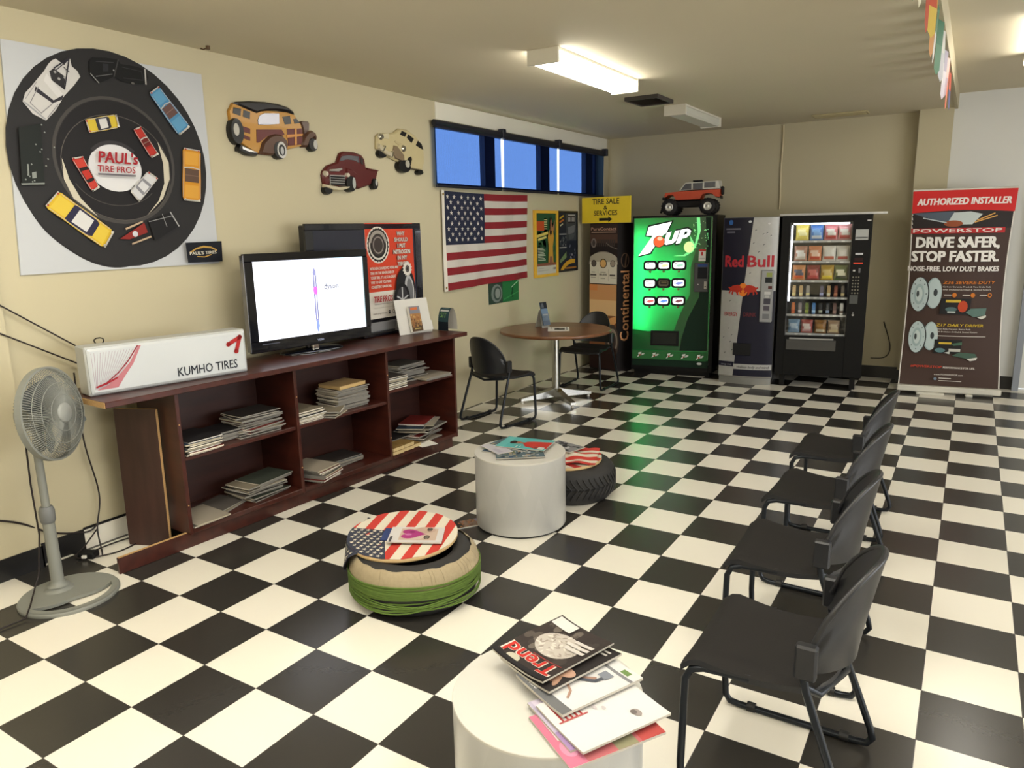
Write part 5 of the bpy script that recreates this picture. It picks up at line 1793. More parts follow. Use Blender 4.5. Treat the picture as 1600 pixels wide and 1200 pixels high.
MB().add([(-0.05, 0.05, 0), (0.05, 0.05, 0), (0.04, 0.0, 0.17), (-0.04, 0.0, 0.17)], [(0, 1, 2, 3), (3, 2, 1, 0)], card).add([(-0.05, -0.06, 0), (0.05, -0.06, 0), (0.04, 0.0, 0.17), (-0.04, 0.0, 0.17)], [(0, 1, 2, 3), (3, 2, 1, 0)], card).build('card', bh)
MB().box(-0.045, 0.045, -0.088, -0.084, 0.0, 0.12, glass_mat('clear_acrylic', (0.94, 0.94, 0.93), 0.06), 0, Matrix.Rotation(radians(-14), 4, 'X')).build('pocket', bh)
lf = thing('leaflet', 'blue leaflet with dark picture sticking up from the holder on the round table', 'leaflet', (-1.455, 4.49, TZ + 0.001), radians(70))
xf = Matrix.Rotation(radians(-16), 4, 'X')
MB().box(-0.042, 0.042, -0.082, -0.074, 0.002, 0.235, ink(120, 146, 178), 0, xf).build('sheets', lf)
a = Art(0.0, tiltwarp(radians(16), -0.0822), 0.0005, 0.2)
a.rect(-0.042, 0.17, 0.042, 0.235, ink(40, 44, 54)).rect(-0.03, 0.18, 0.0, 0.225, ink(110, 116, 124)).rect(-0.042, 0.002, 0.042, 0.05, ink(90, 112, 146)).rect(-0.03, 0.10, 0.03, 0.115, ink(200, 210, 222))
a.build('print', lf)
fs_ = thing('flyer', 'white flyer with a grey picture lying flat on the round table', 'flyer', (-1.225, 4.41, TZ + 0.0006), radians(-62))
MB().box(-0.14, 0.14, -0.105, 0.105, 0, 0.002, PAPER).build('sheet', fs_)


def flatwarp(z):
    return lambda u, v, off: (u, v, z + off)


a = Art(0.0, flatwarp(0.0022), 0.0003, 0.5)
a.rect(-0.07, -0.04, 0.075, 0.06, ink(120, 122, 112)).ell(0.0, 0.01, 0.05, 0.03, ink(70, 74, 66)).ell(-0.03, 0.02, 0.02, 0.02, ink(190, 188, 176)).rect(-0.12, 0.075, 0.1, 0.085, ink(150, 150, 146)).rect(-0.12, -0.075, 0.02, -0.07, ink(160, 160, 156))
a.build('print', fs_)

# ---- white drum tables
drum_m = bpy.data.materials.new('white_harlequin_laminate')
drum_m.use_nodes = True
nt = drum_m.node_tree
bb = nt.nodes['Principled BSDF']
tc = nt.nodes.new('ShaderNodeTexCoord')
sp = nt.nodes.new('ShaderNodeSeparateXYZ')
nt.links.new(tc.outputs['Object'], sp.inputs[0])


def dm(op, a_, b_=None):
    n = nt.nodes.new('ShaderNodeMath')
    n.operation = op
    for i, v_ in enumerate((a_, b_)):
        if v_ is None:
            continue
        if isinstance(v_, (int, float)):
            n.inputs[i].default_value = v_
        else:
            nt.links.new(v_, n.inputs[i])
    return n.outputs[0]


ang = dm('MULTIPLY', dm('ARCTAN2', sp.outputs[1], sp.outputs[0]), 10 / pi)
zz = dm('MULTIPLY', sp.outputs[2], 4.2)
p_ = dm('FLOOR', dm('ADD', ang, zz))
q_ = dm('FLOOR', dm('SUBTRACT', ang, zz))
cmb = nt.nodes.new('ShaderNodeCombineXYZ')
nt.links.new(p_, cmb.inputs[0])
nt.links.new(q_, cmb.inputs[1])
wn = nt.nodes.new('ShaderNodeTexWhiteNoise')
nt.links.new(cmb.outputs[0], wn.inputs['Vector'])
mx = nt.nodes.new('ShaderNodeMix')
mx.data_type = 'RGBA'
mx.inputs[6].default_value = rgb((176, 176, 173))
mx.inputs[7].default_value = rgb((182, 182, 179))
nt.links.new(wn.outputs[0], mx.inputs[0])
nt.links.new(mx.outputs[2], bb.inputs['Base Color'])
bb.inputs['Roughness'].default_value = 0.3
drum_top = mat('white_drum_top', (192, 190, 183), 0.4, var=0.03, scale=5)


def drum(x, y, label):
    t = thing('drum_table', label, 'side table', (x, y, 0), 0, 'white drum tables')
    MB().cyl((0, 0, 0), 0.245, 0.014, mat('drum_plinth', (30, 30, 30), 0.6), seg=48).build('plinth', t)
    MB().lathe([(0.258, 0.014), (0.26, 0.018), (0.26, 0.428)], drum_m, 96, cap=False).build('drum', t)
    MB().lathe([(0.2605, 0.424), (0.2605, 0.430), (0.259, 0.432), (0.0, 0.432)], drum_top, 96, cap=False, smooth=False).build('tabletop', t)
    return t


drum(0.045, 1.562, 'white drum table between the two tyre seats, with a teal magazine on top')
drum(1.265, -0.315, 'white drum table at the bottom edge, with a fanned pile of magazines on top')
DZ = 0.433


def cover_mag(label, x, y, z, rz, w, h, t, art, pages=(214, 208, 196), bend=0.0, name='magazine', group=None, tilt=(0, 0), back=(190, 186, 178)):
    o = thing(name, label, 'magazine', (x, y, z), rz, group, (tilt[0], tilt[1], rz))
    n = 10
    pm = ink(*pages, 0.6)

    def Z(u, v):
        return bend * (abs(u) / (w / 2)) ** 2.5
    m = MB()
    for zz_, mm in ((0.0, ink(*back)), (t, PAPER)):
        m.add([(-w / 2 + w * i / n, yy, Z(-w / 2 + w * i / n, 0) + zz_) for i in range(n + 1) for yy in (-h / 2, h / 2)], [(2 * i, 2 * i + 2, 2 * i + 3, 2 * i + 1) for i in range(n)], mm)
    for yy in (-h / 2, h / 2):
        m.add([(-w / 2 + w * i / n, yy, Z(-w / 2 + w * i / n, 0) + zz_) for i in range(n + 1) for zz_ in (0, t)], [(2 * i, 2 * i + 2, 2 * i + 3, 2 * i + 1) for i in range(n)], pm)
    for xx in (-w / 2, w / 2):
        m.add([(xx, -h / 2, Z(xx, 0)), (xx, h / 2, Z(xx, 0)), (xx, h / 2, Z(xx, 0) + t), (xx, -h / 2, Z(xx, 0) + t)], [(0, 1, 2, 3)], pm)
    m.build('pages', o)
    a = Art(0.0, lambda u, v, off: (u - w / 2, v - h / 2, Z(u - w / 2, 0) + t + 0.0003 + off), 0.00022, 0.021)
    art(a, w, h)
    a.build('cover', o)
    return o


I = ink


def art_trend(a, w, h):
    a.rect(0, 0, w, h, I(58, 50, 48))
    for k in range(30):
        a.k = 2
        a.ell(0.01 + R.random() * (w - 0.02), 0.03 + R.random() * 0.16, 0.012, 0.02, I(*R.choice([(92, 82, 76), (70, 62, 58), (116, 106, 98)])), n=8)
    a.k = 3
    a.ell(w * 0.5, h * 0.44, w * 0.34, h * 0.22, I(206, 198, 188))
    for k in range(70):
        a.k = 4 + k % 4
        th = R.random() * 2 * pi
        rr = sqrt(R.random())
        a.ell(w * 0.5 + cos(th) * rr * w * 0.31, h * 0.44 + sin(th) * rr * h * 0.2, 0.008, 0.003, I(*R.choice([(232, 226, 216), (170, 160, 150), (190, 182, 172)])), rot=R.random() * 3, n=8)
    a.k = 9
    a.text('Trend', w * 0.5, h * 0.735, 0.050, I(236, 226, 216), w=w * 0.90, bold=0.075)
    a.text('Trend', w * 0.5, h * 0.735, 0.050, I(206, 52, 44), w=w * 0.87, bold=0.035)
    a.rect(0.012, h * 0.705, w * 0.6, h * 0.718, I(150, 60, 56))
    a.ell(w * 0.70, h * 0.925, 0.024, 0.018, I(206, 200, 180))
    for k, ww_ in enumerate((0.075, 0.085, 0.07)):
        a.rect(0.014, 0.105 - k * 0.020, 0.014 + ww_, 0.118 - k * 0.020, I(222, 216, 210))
    a.rect(w - 0.085, 0.010, w - 0.008, 0.055, I(232, 230, 226))
    a.rect(0.0, h - 0.016, w, h, I(36, 34, 36))


def art_hand(a, w, h):
    a.rect(0, 0, w, h, I(44, 40, 40)).rect(w - 0.075, 0.01, w - 0.02, 0.10, I(228, 226, 222))
    for k in range(4):
        a.ell(0.03 + k * 0.022, h - 0.055 - 0.008 * k, 0.010, 0.032, I(186, 146, 124), 0.5)
    a.ell(0.045, h - 0.095, 0.04, 0.022, I(206, 166, 144))
    a.rect(w * 0.50, h - 0.05, w * 0.92, h - 0.018, I(226, 226, 228)).rect(w * 0.28, h * 0.42, w * 0.42, h * 0.47, I(196, 44, 40)).rect(0.02, 0.02, 0.1, 0.028, I(200, 196, 190)).rect(0.02, 0.036, 0.085, 0.044, I(200, 196, 190))


def art_dance(a, w, h):
    a.rect(0, 0, w, h, I(234, 234, 236)).rect(0, h - 0.032, w, h, I(120, 122, 124)).rect(0.0, 0.035, w, 0.046, I(140, 142, 146)).rect(0.03, 0.012, 0.06, 0.03, I(120, 150, 90))
    a.text('PGM', w * 0.72, h - 0.025, 0.016, I(236, 236, 236), bold=0.02)
    p = [(0.10, 0.215), (0.118, 0.175), (0.105, 0.14), (0.075, 0.105)]
    a.line(p, 0.012, I(176, 140, 124)).ell(0.104, 0.226, 0.010, 0.013, I(186, 150, 132)).line([(0.115, 0.18), (0.155, 0.205), (0.175, 0.185)], 0.007, I(186, 150, 132)).line([(0.112, 0.178), (0.07, 0.195), (0.05, 0.22)], 0.007, I(186, 150, 132))
    a.line([(0.105, 0.14), (0.14, 0.11), (0.125, 0.07)], 0.012, I(70, 72, 84)).line([(0.10, 0.145), (0.065, 0.115), (0.06, 0.07)], 0.012, I(84, 88, 100)).rect(0.05, 0.06, 0.085, 0.09, I(140, 146, 158))


def art_purple(a, w, h):
    a.rect(0, 0, w, h, I(206, 196, 222)).rect(0, 0, w * 0.35, h, I(176, 146, 196)).rect(w * 0.35, h - 0.05, w, h - 0.01, I(226, 216, 236)).rect(0.02, 0.05, 0.06, 0.2, I(150, 116, 176)).rect(w * 0.5, 0.1, w * 0.9, 0.2, I(150, 140, 160))


def art_white(a, w, h):
    a.rect(0, 0, w, h, I(238, 237, 236))
    for k in range(5):
        a.rect(0.12, h - 0.03 - k * 0.014, 0.195, h - 0.024 - k * 0.014, I(186, 70, 70))
    a.rect(0.115, h - 0.10, 0.12, h - 0.012, I(190, 90, 90)).ell(0.05, 0.07, 0.016, 0.011, I(170, 160, 156)).ell(0.056, 0.076, 0.010, 0.008, I(120, 112, 110)).ell(0.11, 0.13, 0.008, 0.005, I(210, 204, 206)).ell(0.125, 0.15, 0.010, 0.005, I(214, 206, 210)).rect(0.15, 0.10, 0.17, 0.112, I(110, 110, 106))


def art_pink(a, w, h):
    a.rect(0, 0, w, h, I(206, 116, 122)).rect(0, h - 0.05, w, h, I(224, 130, 160)).rect(0, 0, w * 0.5, 0.07, I(196, 84, 80)).rect(0.0, 0.08, w, 0.14, I(156, 152, 120)).ell(0.06, h - 0.03, 0.03, 0.02, I(232, 160, 190)).rect(w * 0.3, h * 0.4, w * 0.8, h * 0.6, I(216, 190, 176)).rect(w * 0.45, h - 0.045, w * 0.9, h - 0.02, I(240, 226, 230))


GP = 'magazines fanned on the near drum table'
# the pile, from the bottom up (reading direction points to the lower left, mastheads face the camera's left)
cover_mag('pink and red magazine lowest of the pile, poking out beneath the white one', 1.445, -0.385, DZ + 0.001, radians(148), 0.21, 0.275, 0.006, art_pink, group=GP)
cover_mag('white magazine with a purple cover edge in the pile, just over the pink one', 1.415, -0.340, DZ + 0.008, radians(150), 0.21, 0.275, 0.006, art_purple, group=GP)
cover_mag('white magazine with a small grey hat picture at lower right of the pile', 1.445, -0.345, DZ + 0.016, radians(152), 0.208, 0.275, 0.006, art_white, group=GP, bend=0.004)
cover_mag('white magazine with a leaping dancer on its cover, middle of the pile', 1.335, -0.262, DZ + 0.026, radians(155), 0.213, 0.275, 0.007, art_dance, group=GP, bend=0.004)
cover_mag('dark magazine with a hand photo, directly beneath the topmost one', 1.255, -0.215, DZ + 0.037, radians(160), 0.21, 0.275, 0.006, art_hand, group=GP, bend=0.006)
cover_mag('topmost black magazine with red Trend masthead, on the near drum table', 1.222, -0.200, DZ + 0.047, radians(162), 0.213, 0.280, 0.005, art_trend, group=GP, bend=0.009)


def art_teal(a, w, h):
    a.rect(0, 0, w, h, I(96, 190, 190)).rect(0, h - 0.05, w, h, I(110, 200, 198))
    a.poly([(0.035, 0.0), (0.165, 0.0), (0.15, 0.10), (0.135, 0.145), (0.10, 0.165), (0.07, 0.145), (0.055, 0.10)], I(206, 58, 46))
    a.line([(0.055, 0.13), (0.03, 0.06), (0.05, 0.0)], 0.022, I(196, 52, 42))
    a.rect(0.088, 0.155, 0.116, 0.18, I(170, 120, 92)).ell(0.102, 0.200, 0.024, 0.032, I(178, 128, 98)).ell(0.102, 0.222, 0.030, 0.020, I(46, 32, 28)).ell(0.094, 0.20, 0.003, 0.002, BLACK).ell(0.110, 0.20, 0.003, 0.002, BLACK).ell(0.102, 0.186, 0.008, 0.003, I(150, 60, 56))
    a.rect(0.005, 0.008, 0.05, 0.045, I(220, 226, 222)).rect(0.006, 0.17, 0.045, 0.178, I(220, 240, 236)).rect(0.006, 0.15, 0.04, 0.156, I(220, 240, 236))


def art_town(a, w, h):
    a.rect(0, 0, w, h, I(92, 112, 120))
    for k in range(60):
        a.k = 2 + k % 3
        x_, y_ = R.random() * (w - 0.03), R.random() * (h - 0.03)
        a.rect(x_, y_, x_ + 0.01 + 0.02 * R.random(), y_ + 0.008 + 0.02 * R.random(), I(*R.choice([(60, 84, 110), (150, 156, 150), (120, 130, 96), (44, 58, 70), (176, 160, 130), (190, 196, 200)])))


def art_lilac(a, w, h):
    a.rect(0, 0, w, h, I(206, 204, 212)).rect(0.02, 0.02, w * 0.5, h * 0.5, I(190, 186, 200)).rect(w * 0.6, h * 0.6, w * 0.95, h * 0.95, I(236, 236, 238))


def art_navy(a, w, h):
    a.rect(0, 0, w, h, I(62, 84, 104)).rect(0.01, h - 0.07, w - 0.02, h - 0.03, I(150, 170, 180)).rect(0.02, 0.03, 0.12, 0.10, I(110, 140, 120))


GD = 'magazines on the far drum table'
cover_mag('dark green magazine at the bottom of the pile beneath the teal one', -0.02, 1.56, DZ + 0.001, radians(100), 0.205, 0.27, 0.004, art_navy, group=GD, name='magazine')
cover_mag('magazine with small town photos sticking out in front of the teal one', 0.075, 1.505, DZ + 0.006, radians(126), 0.205, 0.27, 0.004, art_town, group=GD)
cover_mag('pale lilac brochure at the left edge of the far drum table pile', -0.075, 1.50, DZ + 0.0105, radians(62), 0.10, 0.21, 0.003, art_lilac, group=GD)
cover_mag('blue-grey magazine poking out behind the teal one on the far drum table', -0.02, 1.635, DZ + 0.011, radians(84), 0.20, 0.26, 0.004, art_town, group=GD)
cover_mag('teal magazine with a woman in red on its cover, topmost on the far drum table', 0.035, 1.645, DZ + 0.016, radians(99), 0.21, 0.295, 0.004, art_teal, group=GD)

# ---- tyre seats
rubber = mat('tyre_rubber', (40, 39, 39), 0.7, var=0.1, scale=30)
wood_d = mat('plywood_disc', (206, 176, 128), 0.6, var=0.12, scale=14)


def tyre(t, rr, H, tread):
    R0 = rr
    prof = [(R0 * 0.60, 0.035), (R0 * 0.62, 0.012), (R0 * 0.72, 0.0), (R0 * 0.88, 0.006), (R0 * 0.97, 0.035), (R0, 0.08), (R0, H - 0.08), (R0 * 0.97, H - 0.035),
            (R0 * 0.88, H - 0.006), (R0 * 0.72, H), (R0 * 0.62, H - 0.012), (R0 * 0.60, H - 0.035), (R0 * 0.64, H - 0.05), (R0 * 0.92, H * 0.6), (R0 * 0.92, H * 0.4), (R0 * 0.64, 0.05)]
    MB().lathe(prof, rubber, 72, cap=False, loop=True).build('tyre', t)
    if tread:
        m = MB()
        n = 46
        for k in range(n):
            a0 = 2 * pi * k / n
            for side in (0, 1):
                pts = []
                for q in range(6):
                    f = q / 5
                    z = (0.045 + 0.068 * f) if side == 0 else (H - 0.045 - 0.068 * f)
                    an = a0 + 0.16 * f ** 1.4
                    r_ = R0 + 0.0035 - 0.010 * max(0, (1 - f * 2.4)) ** 1.5
                    pts.append((r_ * cos(an), r_ * sin(an), z))
                m.tube(pts, 0.0055, rubber, 4)
        for z in (0.108, H / 2, H - 0.108):
            m.lathe([(R0 - 0.002, z - 0.007), (R0 + 0.004, z - 0.006), (R0 + 0.004, z + 0.006), (R0 - 0.002, z + 0.007)], rubber, 72, cap=False)
        m.build('tread', t)


T1 = (0.035, 0.605)
t = thing('tyre_stool', 'old tyre wound with green yarn serving as a seat in the middle of the floor', 'tyre stool', (T1[0], T1[1], 0), 0, 'tyre stools')
RR, HH = 0.298, 0.225
tyre(t, RR, HH, False)
bur = mat('tan_burlap', (160, 146, 118), 0.95, var=0.14, scale=70, bump=0.3)
m = MB()
N_ = 96
rings = [[] for _ in range(8)]
for j in range(N_):
    an = 2 * pi * j / N_
    wv = 0.006 * sin(5 * an) + 0.004 * sin(11 * an + 1)
    low = 0.142 + 0.010 * sin(an + 0.6) + wv
    pr = [(RR * 0.90 + 0.0 * wv, HH - 0.002 + 0.003 * sin(17 * an)), (RR * 0.955, HH - 0.014), (RR * 0.99, HH - 0.034), (RR * 1.015, HH - 0.06), (RR * 1.02, low + 0.012), (RR * 1.02, low), (RR * 1.0, low - 0.002), (RR * 0.99, low)]
    for i, (r_, z) in enumerate(pr):
        r_ += 0.0015 * sin(23 * an + i)
        rings[i].append((r_ * cos(an), r_ * sin(an), z))
m.ring_surf(rings, bur, True, False, False)
for k in range(30):
    an = R.random() * 2 * pi
    m.tube([(RR * 0.93 * cos(an), RR * 0.93 * sin(an), HH - 0.004), (RR * 0.99 * cos(an + 0.02), RR * 0.99 * sin(an + 0.02), HH - 0.026), (RR * 1.03 * cos(an + 0.03), RR * 1.03 * sin(an + 0.03), HH - 0.05 - 0.02 * R.random())], 0.0009, bur, 3)
m.build('burlap_band', t)
yarn = mat('green_yarn', (84, 108, 42), 0.9, var=0.18, scale=40)
m = MB()
for k in range(30):
    z0 = (0.112 + 0.042 * (k - 10) / 19) if k >= 10 else 0.055 + 0.055 * k / 9
    ph, am = R.random() * 6.28, (0.005 if k > 10 else 0.016) * (0.5 + R.random())
    ph2 = R.random() * 6.28
    m.tube([((RR * 1.012 + 0.004 + 0.0015 * (k % 3)) * cos(2 * pi * j / 72), (RR * 1.012 + 0.004 + 0.0015 * (k % 3)) * sin(2 * pi * j / 72),
             z0 + am * sin(2 * pi * j / 72 * 1 + ph) + am * 0.5 * sin(3 * 2 * pi * j / 72 + ph2)) for j in range(72)], 0.0036 if k < 15 else 0.0042, yarn, 6, True)
for k in range(2):
    m.tube([((RR * 1.0 + 0.003 - 0.02 * max(0, -sin(2 * pi * j / 72 + 0.9 + k * .3)) ** 3) * cos(2 * pi * j / 72), (RR * 1.0 + 0.003 - 0.02 * max(0, -sin(2 * pi * j / 72 + 0.9 + k * .3)) ** 3) * sin(2 * pi * j / 72),
             0.085 - 0.062 * max(0, -sin(2 * pi * j / 72 + 0.9 + k * 0.3)) ** 1.5) for j in range(72)], 0.0035, yarn, 6, True)
m.build('green_yarn_winding', t)

c_red, c_white, c_navy = mat('bandana_red', (186, 52, 42), 0.85, var=0.04), mat('bandana_white', (206, 198, 180), 0.85, var=0.03), mat('bandana_navy', (46, 50, 66), 0.85, var=0.08)
DC, DR = (-0.060, 0.640), 0.262


def seat_disc(label, loc, rot, dr, angle, canton, flap):
    t = thing('stool_board', label, 'stool board', loc, 0, 'wooden seat discs under flag cloth', rot)
    MB().lathe([(dr - 0.002, 0.0), (dr, 0.003), (dr, 0.016), (dr - 0.003, 0.018)], wood_d, 64).build('board', t)
    a = Art(0.0, lambda u, v, off: (u, v, 0.0185 + off + 0.0012 * sin(u * 60 + v * 25)), 0.0004, 0.03)
    circ = ellipse(0, 0, dr * 1.004, dr * 1.004, 64)
    ca, sa = cos(angle), sin(angle)
    wst = 0.0475

    def to(p):
        return (p[0] * ca - p[1] * sa, p[0] * sa + p[1] * ca)
    lc = ellipse(0, 0, dr * 1.004, dr * 1.004, 64)
    for k in range(-8, 9):
        a.k = 1
        x0_, x1_ = k * wst - 0.012, (k + 1) * wst - 0.012
        s_ = clip(clip(lc, 0, x0_, 1), 0, x1_, -1)
        if len(s_) > 2:
            a.poly([to(p) for p in s_], c_red if k % 2 == 0 else c_white)
    if canton:
        x1_, y1_ = canton[0]
        dx_, dy_ = canton[1][0] - x1_, canton[1][1] - y1_
        sl_ = dx_ / dy_
        s_ = clip(lc, 1, y1_, -1)
        s_ = [(p[0] - (p[1] - y1_) * sl_, p[1]) for p in s_]
        s_ = clip(s_, 0, x1_, -1)
        s_ = [(p[0] + (p[1] - y1_) * sl_, p[1]) for p in s_]
        a.k = 3
        a.poly([to(p) for p in s_], c_navy)
        for r in range(10):
            for c in range(9):
                py = y1_ - 0.016 - r * 0.0265
                px = x1_ + (py - y1_) * sl_ - 0.018 - c * 0.033 - (0.0165 if r % 2 else 0)
                if px * px + py * py < (dr - 0.010) ** 2:
                    a.k = 6
                    a.poly([to(p) for p in star(px, py, 0.0125)], c_white)
    a.build('flag_cloth', t)
    return t


# stripes run along the direction measured across the floor; the canton takes the left front
sd = seat_disc('round board covered with flag cloth, starry corner hanging over the green yarn tyre', (DC[0], DC[1], HH + 0.010), (radians(2.0), radians(1.5), 0), DR, radians(19), ((-0.099, 0.012), (0.019, -0.268)), True)
# hanging corner of the cloth, over the left of the tyre
m = MB()
vs = []
n1, n2 = 15, 12
for i in range(n1):
    q_ = i / (n1 - 1)
    an = radians(168 + 92 * q_)
    drop = 0.175 * max(0.0, 1 - abs((q_ - 0.36) / 0.64) ** 2.4) * (1 if q_ > 0.36 else max(0.0, 1 - ((0.36 - q_) / 0.36) ** 2.4)) + 0.004
    for k in range(n2):
        f = k / (n2 - 1)
        # where the tyre sticks out beyond the board the cloth slides down over its shoulder
        px, py = DR * cos(an) + DC[0] - T1[0], DR * sin(an) + DC[1] - T1[1]
        need = max(0.0, RR * 1.03 - sqrt(px * px + py * py))
        r_ = DR * (0.985 if k == 0 else 1.004) + need * min(1.0, f * 2.6) + 0.022 * f + 0.006 * sin(i * 1.7) * f
        vs.append((r_ * cos(an), r_ * sin(an), 0.0195 - drop * f ** 1.15))
m.add(vs, [(i * n2 + k, (i + 1) * n2 + k, (i + 1) * n2 + k + 1, i * n2 + k + 1) for i in range(n1 - 1) for k in range(n2 - 1)], c_navy, True)
for i in range(1, n1 - 1):
    for k in range(2, n2 - 2, 2):
        c_ = Vector(vs[i * n2 + k])
        e1 = (Vector(vs[(i + 1) * n2 + k]) - Vector(vs[(i - 1) * n2 + k])).normalized()
        e2 = (Vector(vs[i * n2 + k + 1]) - Vector(vs[i * n2 + k - 1])).normalized()
        nn = e1.cross(e2).normalized()
        if nn.dot(Vector((c_.x, c_.y, 0))) < 0:
            nn = -nn
        pp = [tuple(c_ + e1 * p[0] + e2 * p[1] + nn * 0.003) for p in star(0, 0, 0.0115)]
        m.add(pp, [orient(star(0, 0, 0.01), k_) for k_ in tri2d(star(0, 0, 0.01))], c_white)
m.build('hanging_cloth_corner', sd)


def art_heart(a, w, h):
    a.rect(0, 0, w, h, I(236, 232, 230)).rect(0.022, 0.03, w - 0.018, h - 0.05, I(222, 196, 178))
    a.ell(0.06, 0.14, 0.035, 0.05, I(232, 210, 196)).ell(0.14, 0.09, 0.035, 0.05, I(214, 184, 166))
    hp = []
    for k in range(36):
        t_ = 2 * pi * k / 36
        hp.append((0.092 + 0.0042 * 16 * sin(t_) ** 3 * 0.8, 0.148 + 0.0042 * (13 * cos(t_) - 5 * cos(2 * t_) - 2 * cos(3 * t_) - cos(4 * t_))))
    a.poly(hp, I(190, 66, 140)).ell(0.085, 0.165, 0.012, 0.016, I(222, 130, 186)).ell(0.115, 0.15, 0.01, 0.014, I(150, 40, 106))
    a.ring(0.055, 0.075, 0.022, 0.014, 0.005, I(80, 66, 60)).ell(0.055, 0.075, 0.009, 0.009, I(70, 84, 80)).ring(0.145, 0.07, 0.020, 0.013, 0.005, I(80, 66, 60)).ell(0.145, 0.07, 0.008, 0.008, I(70, 84, 80))
    a.rect(0.0, h - 0.02, 0.06, h - 0.008, I(90, 90, 92))


cover_mag('magazine with a pink heart over a face, lying on the flag-covered round board', 0.024, 0.640, HH + 0.0338, radians(121), 0.175, 0.255, 0.006, art_heart, bend=0.0, tilt=(0.03, 0.0))
tag(MB().box(-0.05, 0.05, -0.065, 0.065, 0, 0.003, I(60, 76, 130)).build('blue_card', None, (-0.085, 0.600, HH + 0.0315), (radians(2.0), radians(1.5), 0.5)), 'small blue card peeking out beneath the pink heart magazine', 'card')

T2 = (0.075, 2.135)
t = thing('tyre_stool', 'black treaded tyre serving as a seat behind the white drum table', 'tyre stool', (T2[0], T2[1], 0), 0, 'tyre stools')
tyre(t, 0.282, 0.225, True)
sd2 = seat_disc('round board with crumpled red and white striped cloth on the black treaded tyre', (T2[0] - 0.02, T2[1] - 0.02, 0.222), (0.02, -0.03, 0), 0.225, radians(68), None, False)
# crumpled cloth on it
m = MB()
n1, n2 = 26, 14
vs = []
for i in range(n1 + 1):
    for k in range(n2 + 1):
        u, v_ = -0.20 + 0.40 * i / n1, -0.17 + 0.34 * k / n2
        z = 0.024 + 0.016 * (0.5 + 0.5 * sin(u * 34 + 2 * sin(v_ * 14))) * (1 - (u / 0.22) ** 2) + 0.008 * sin(v_ * 30 + u * 8) * (1 - (v_ / 0.2) ** 2)
        vs.append((u * cos(0.35) - v_ * sin(0.35), u * sin(0.35) + v_ * cos(0.35), max(z, 0.021)))
for i in range(n1):
    for k in range(n2):
        mm = c_navy if (i < 9 and k > 6) else (c_red if (k // 2) % 2 == 0 else c_white)
        m.add([vs[i * (n2 + 1) + k], vs[(i + 1) * (n2 + 1) + k], vs[(i + 1) * (n2 + 1) + k + 1], vs[i * (n2 + 1) + k + 1]], [(0, 1, 2, 3)], mm, True)
m.build('crumpled_cloth', sd2)


def art_bw(a, w, h):
    a.rect(0, 0, w, h, I(150, 150, 152))
    for k in range(22):
        a.k = 2 + k % 3
        a.ell(0.02 + R.random() * (w - 0.04), 0.02 + R.random() * (h - 0.04), 0.018, 0.012, I(*R.choice([(60, 60, 64), (210, 210, 210), (96, 96, 100), (36, 36, 40)])), R.random() * 3, 10)
    a.ring(w * 0.5, h * 0.62, 0.05, 0.036, 0.014, I(40, 40, 44))


cover_mag('black and white magazine on the striped cloth of the black tyre seat', -0.015, 2.215, 0.272, radians(80), 0.17, 0.22, 0.005, art_bw, tilt=(0.03, 0.03))

fb_ = thing('brochure', 'small landscape brochure lying on the floor between green yarn tyre and drum table', 'brochure', (-0.195, 1.400, 0.0008), radians(-36))
MB().box(-0.05, 0.05, -0.11, 0.11, 0, 0.004, PAPER).build('sheets', fb_)
a = Art(0.0, flatwarp(0.0042), 0.0003, 0.5)
a.rect(-0.05, -0.11, 0.05, 0.11, I(150, 130, 116)).rect(-0.05, 0.03, 0.05, 0.11, I(170, 170, 190)).rect(-0.05, -0.11, 0.05, -0.06, I(60, 52, 48))
for k in range(26):
    a.k = 4 + k % 2
    a.ell(-0.042 + 0.084 * R.random(), -0.09 + 0.12 * R.random(), 0.008, 0.007, I(*R.choice([(200, 150, 96), (120, 90, 66), (180, 120, 80)])), n=8)
a.build('cover', fb_)

# ================================================================ VENDING MACHINES AND SHOW STANDS
INK = 0.9
case_b = mat('black_machine_steel', (12, 12, 13), 0.5, spec=0.2, var=0.06, scale=20)
dark_p = mat('dark_grey_panel', (62, 64, 66), 0.4, var=0.04)

# ---- the green lit drinks machine
vm = thing('drinks_vending_machine', 'lit green lemon-lime drinks vending machine with nine white buttons', 'vending machine', (-1.13, 6.015, 0), 0.165)
w, h, dp = 0.918, 1.79, 0.76
m = MB()
m.box(0, 0.014, 0, dp, 0.05, h, case_b).box(w - 0.045, w, 0, dp, 0.05, h, case_b, 0.004).box(0.014, w - 0.045, 0.0, dp, h - 0.022, h, case_b)
m.box(0.014, w - 0.045, 0.0, dp, 0.05, 0.10, case_b).box(0.014, w - 0.045, 0.17, dp, 0.10, h - 0.022, case_b)
m.build('cabinet', vm)
MB().box(0.03, w - 0.03, 0.04, dp - 0.04, 0.0, 0.05, case_b).build('plinth', vm)
# light box: white inside, tubes upright behind the translucent sheet
m = MB()
m.box(0.0145, w - 0.0455, 0.160, 0.1695, 0.1005, h - 0.0225, mat('light_box_white', (236, 236, 232), 0.8, var=0))
m.build('light_box', vm)
tb_ = MB()
tube_m = glow(255, 255, 246, 30)
tb_.cyl((0.10, 0.085, 0.52), 0.016, 1.10, tube_m, seg=10)
tb_.build('light_tube', vm)
tb_ = MB()
tb_.cyl((0.44, 0.10, 0.80), 0.014, 0.55, glow(255, 255, 246, 12), seg=10)
tb_.build('light_tube', vm)
gr = translucent('green_backlit_sheet', (22, 150, 70))
gr_m = translucent('green_backlit_sheet_mid', (30, 120, 70))
gr_d = ink(9, 40, 26)
wht = glow(236, 244, 238, 1.15)


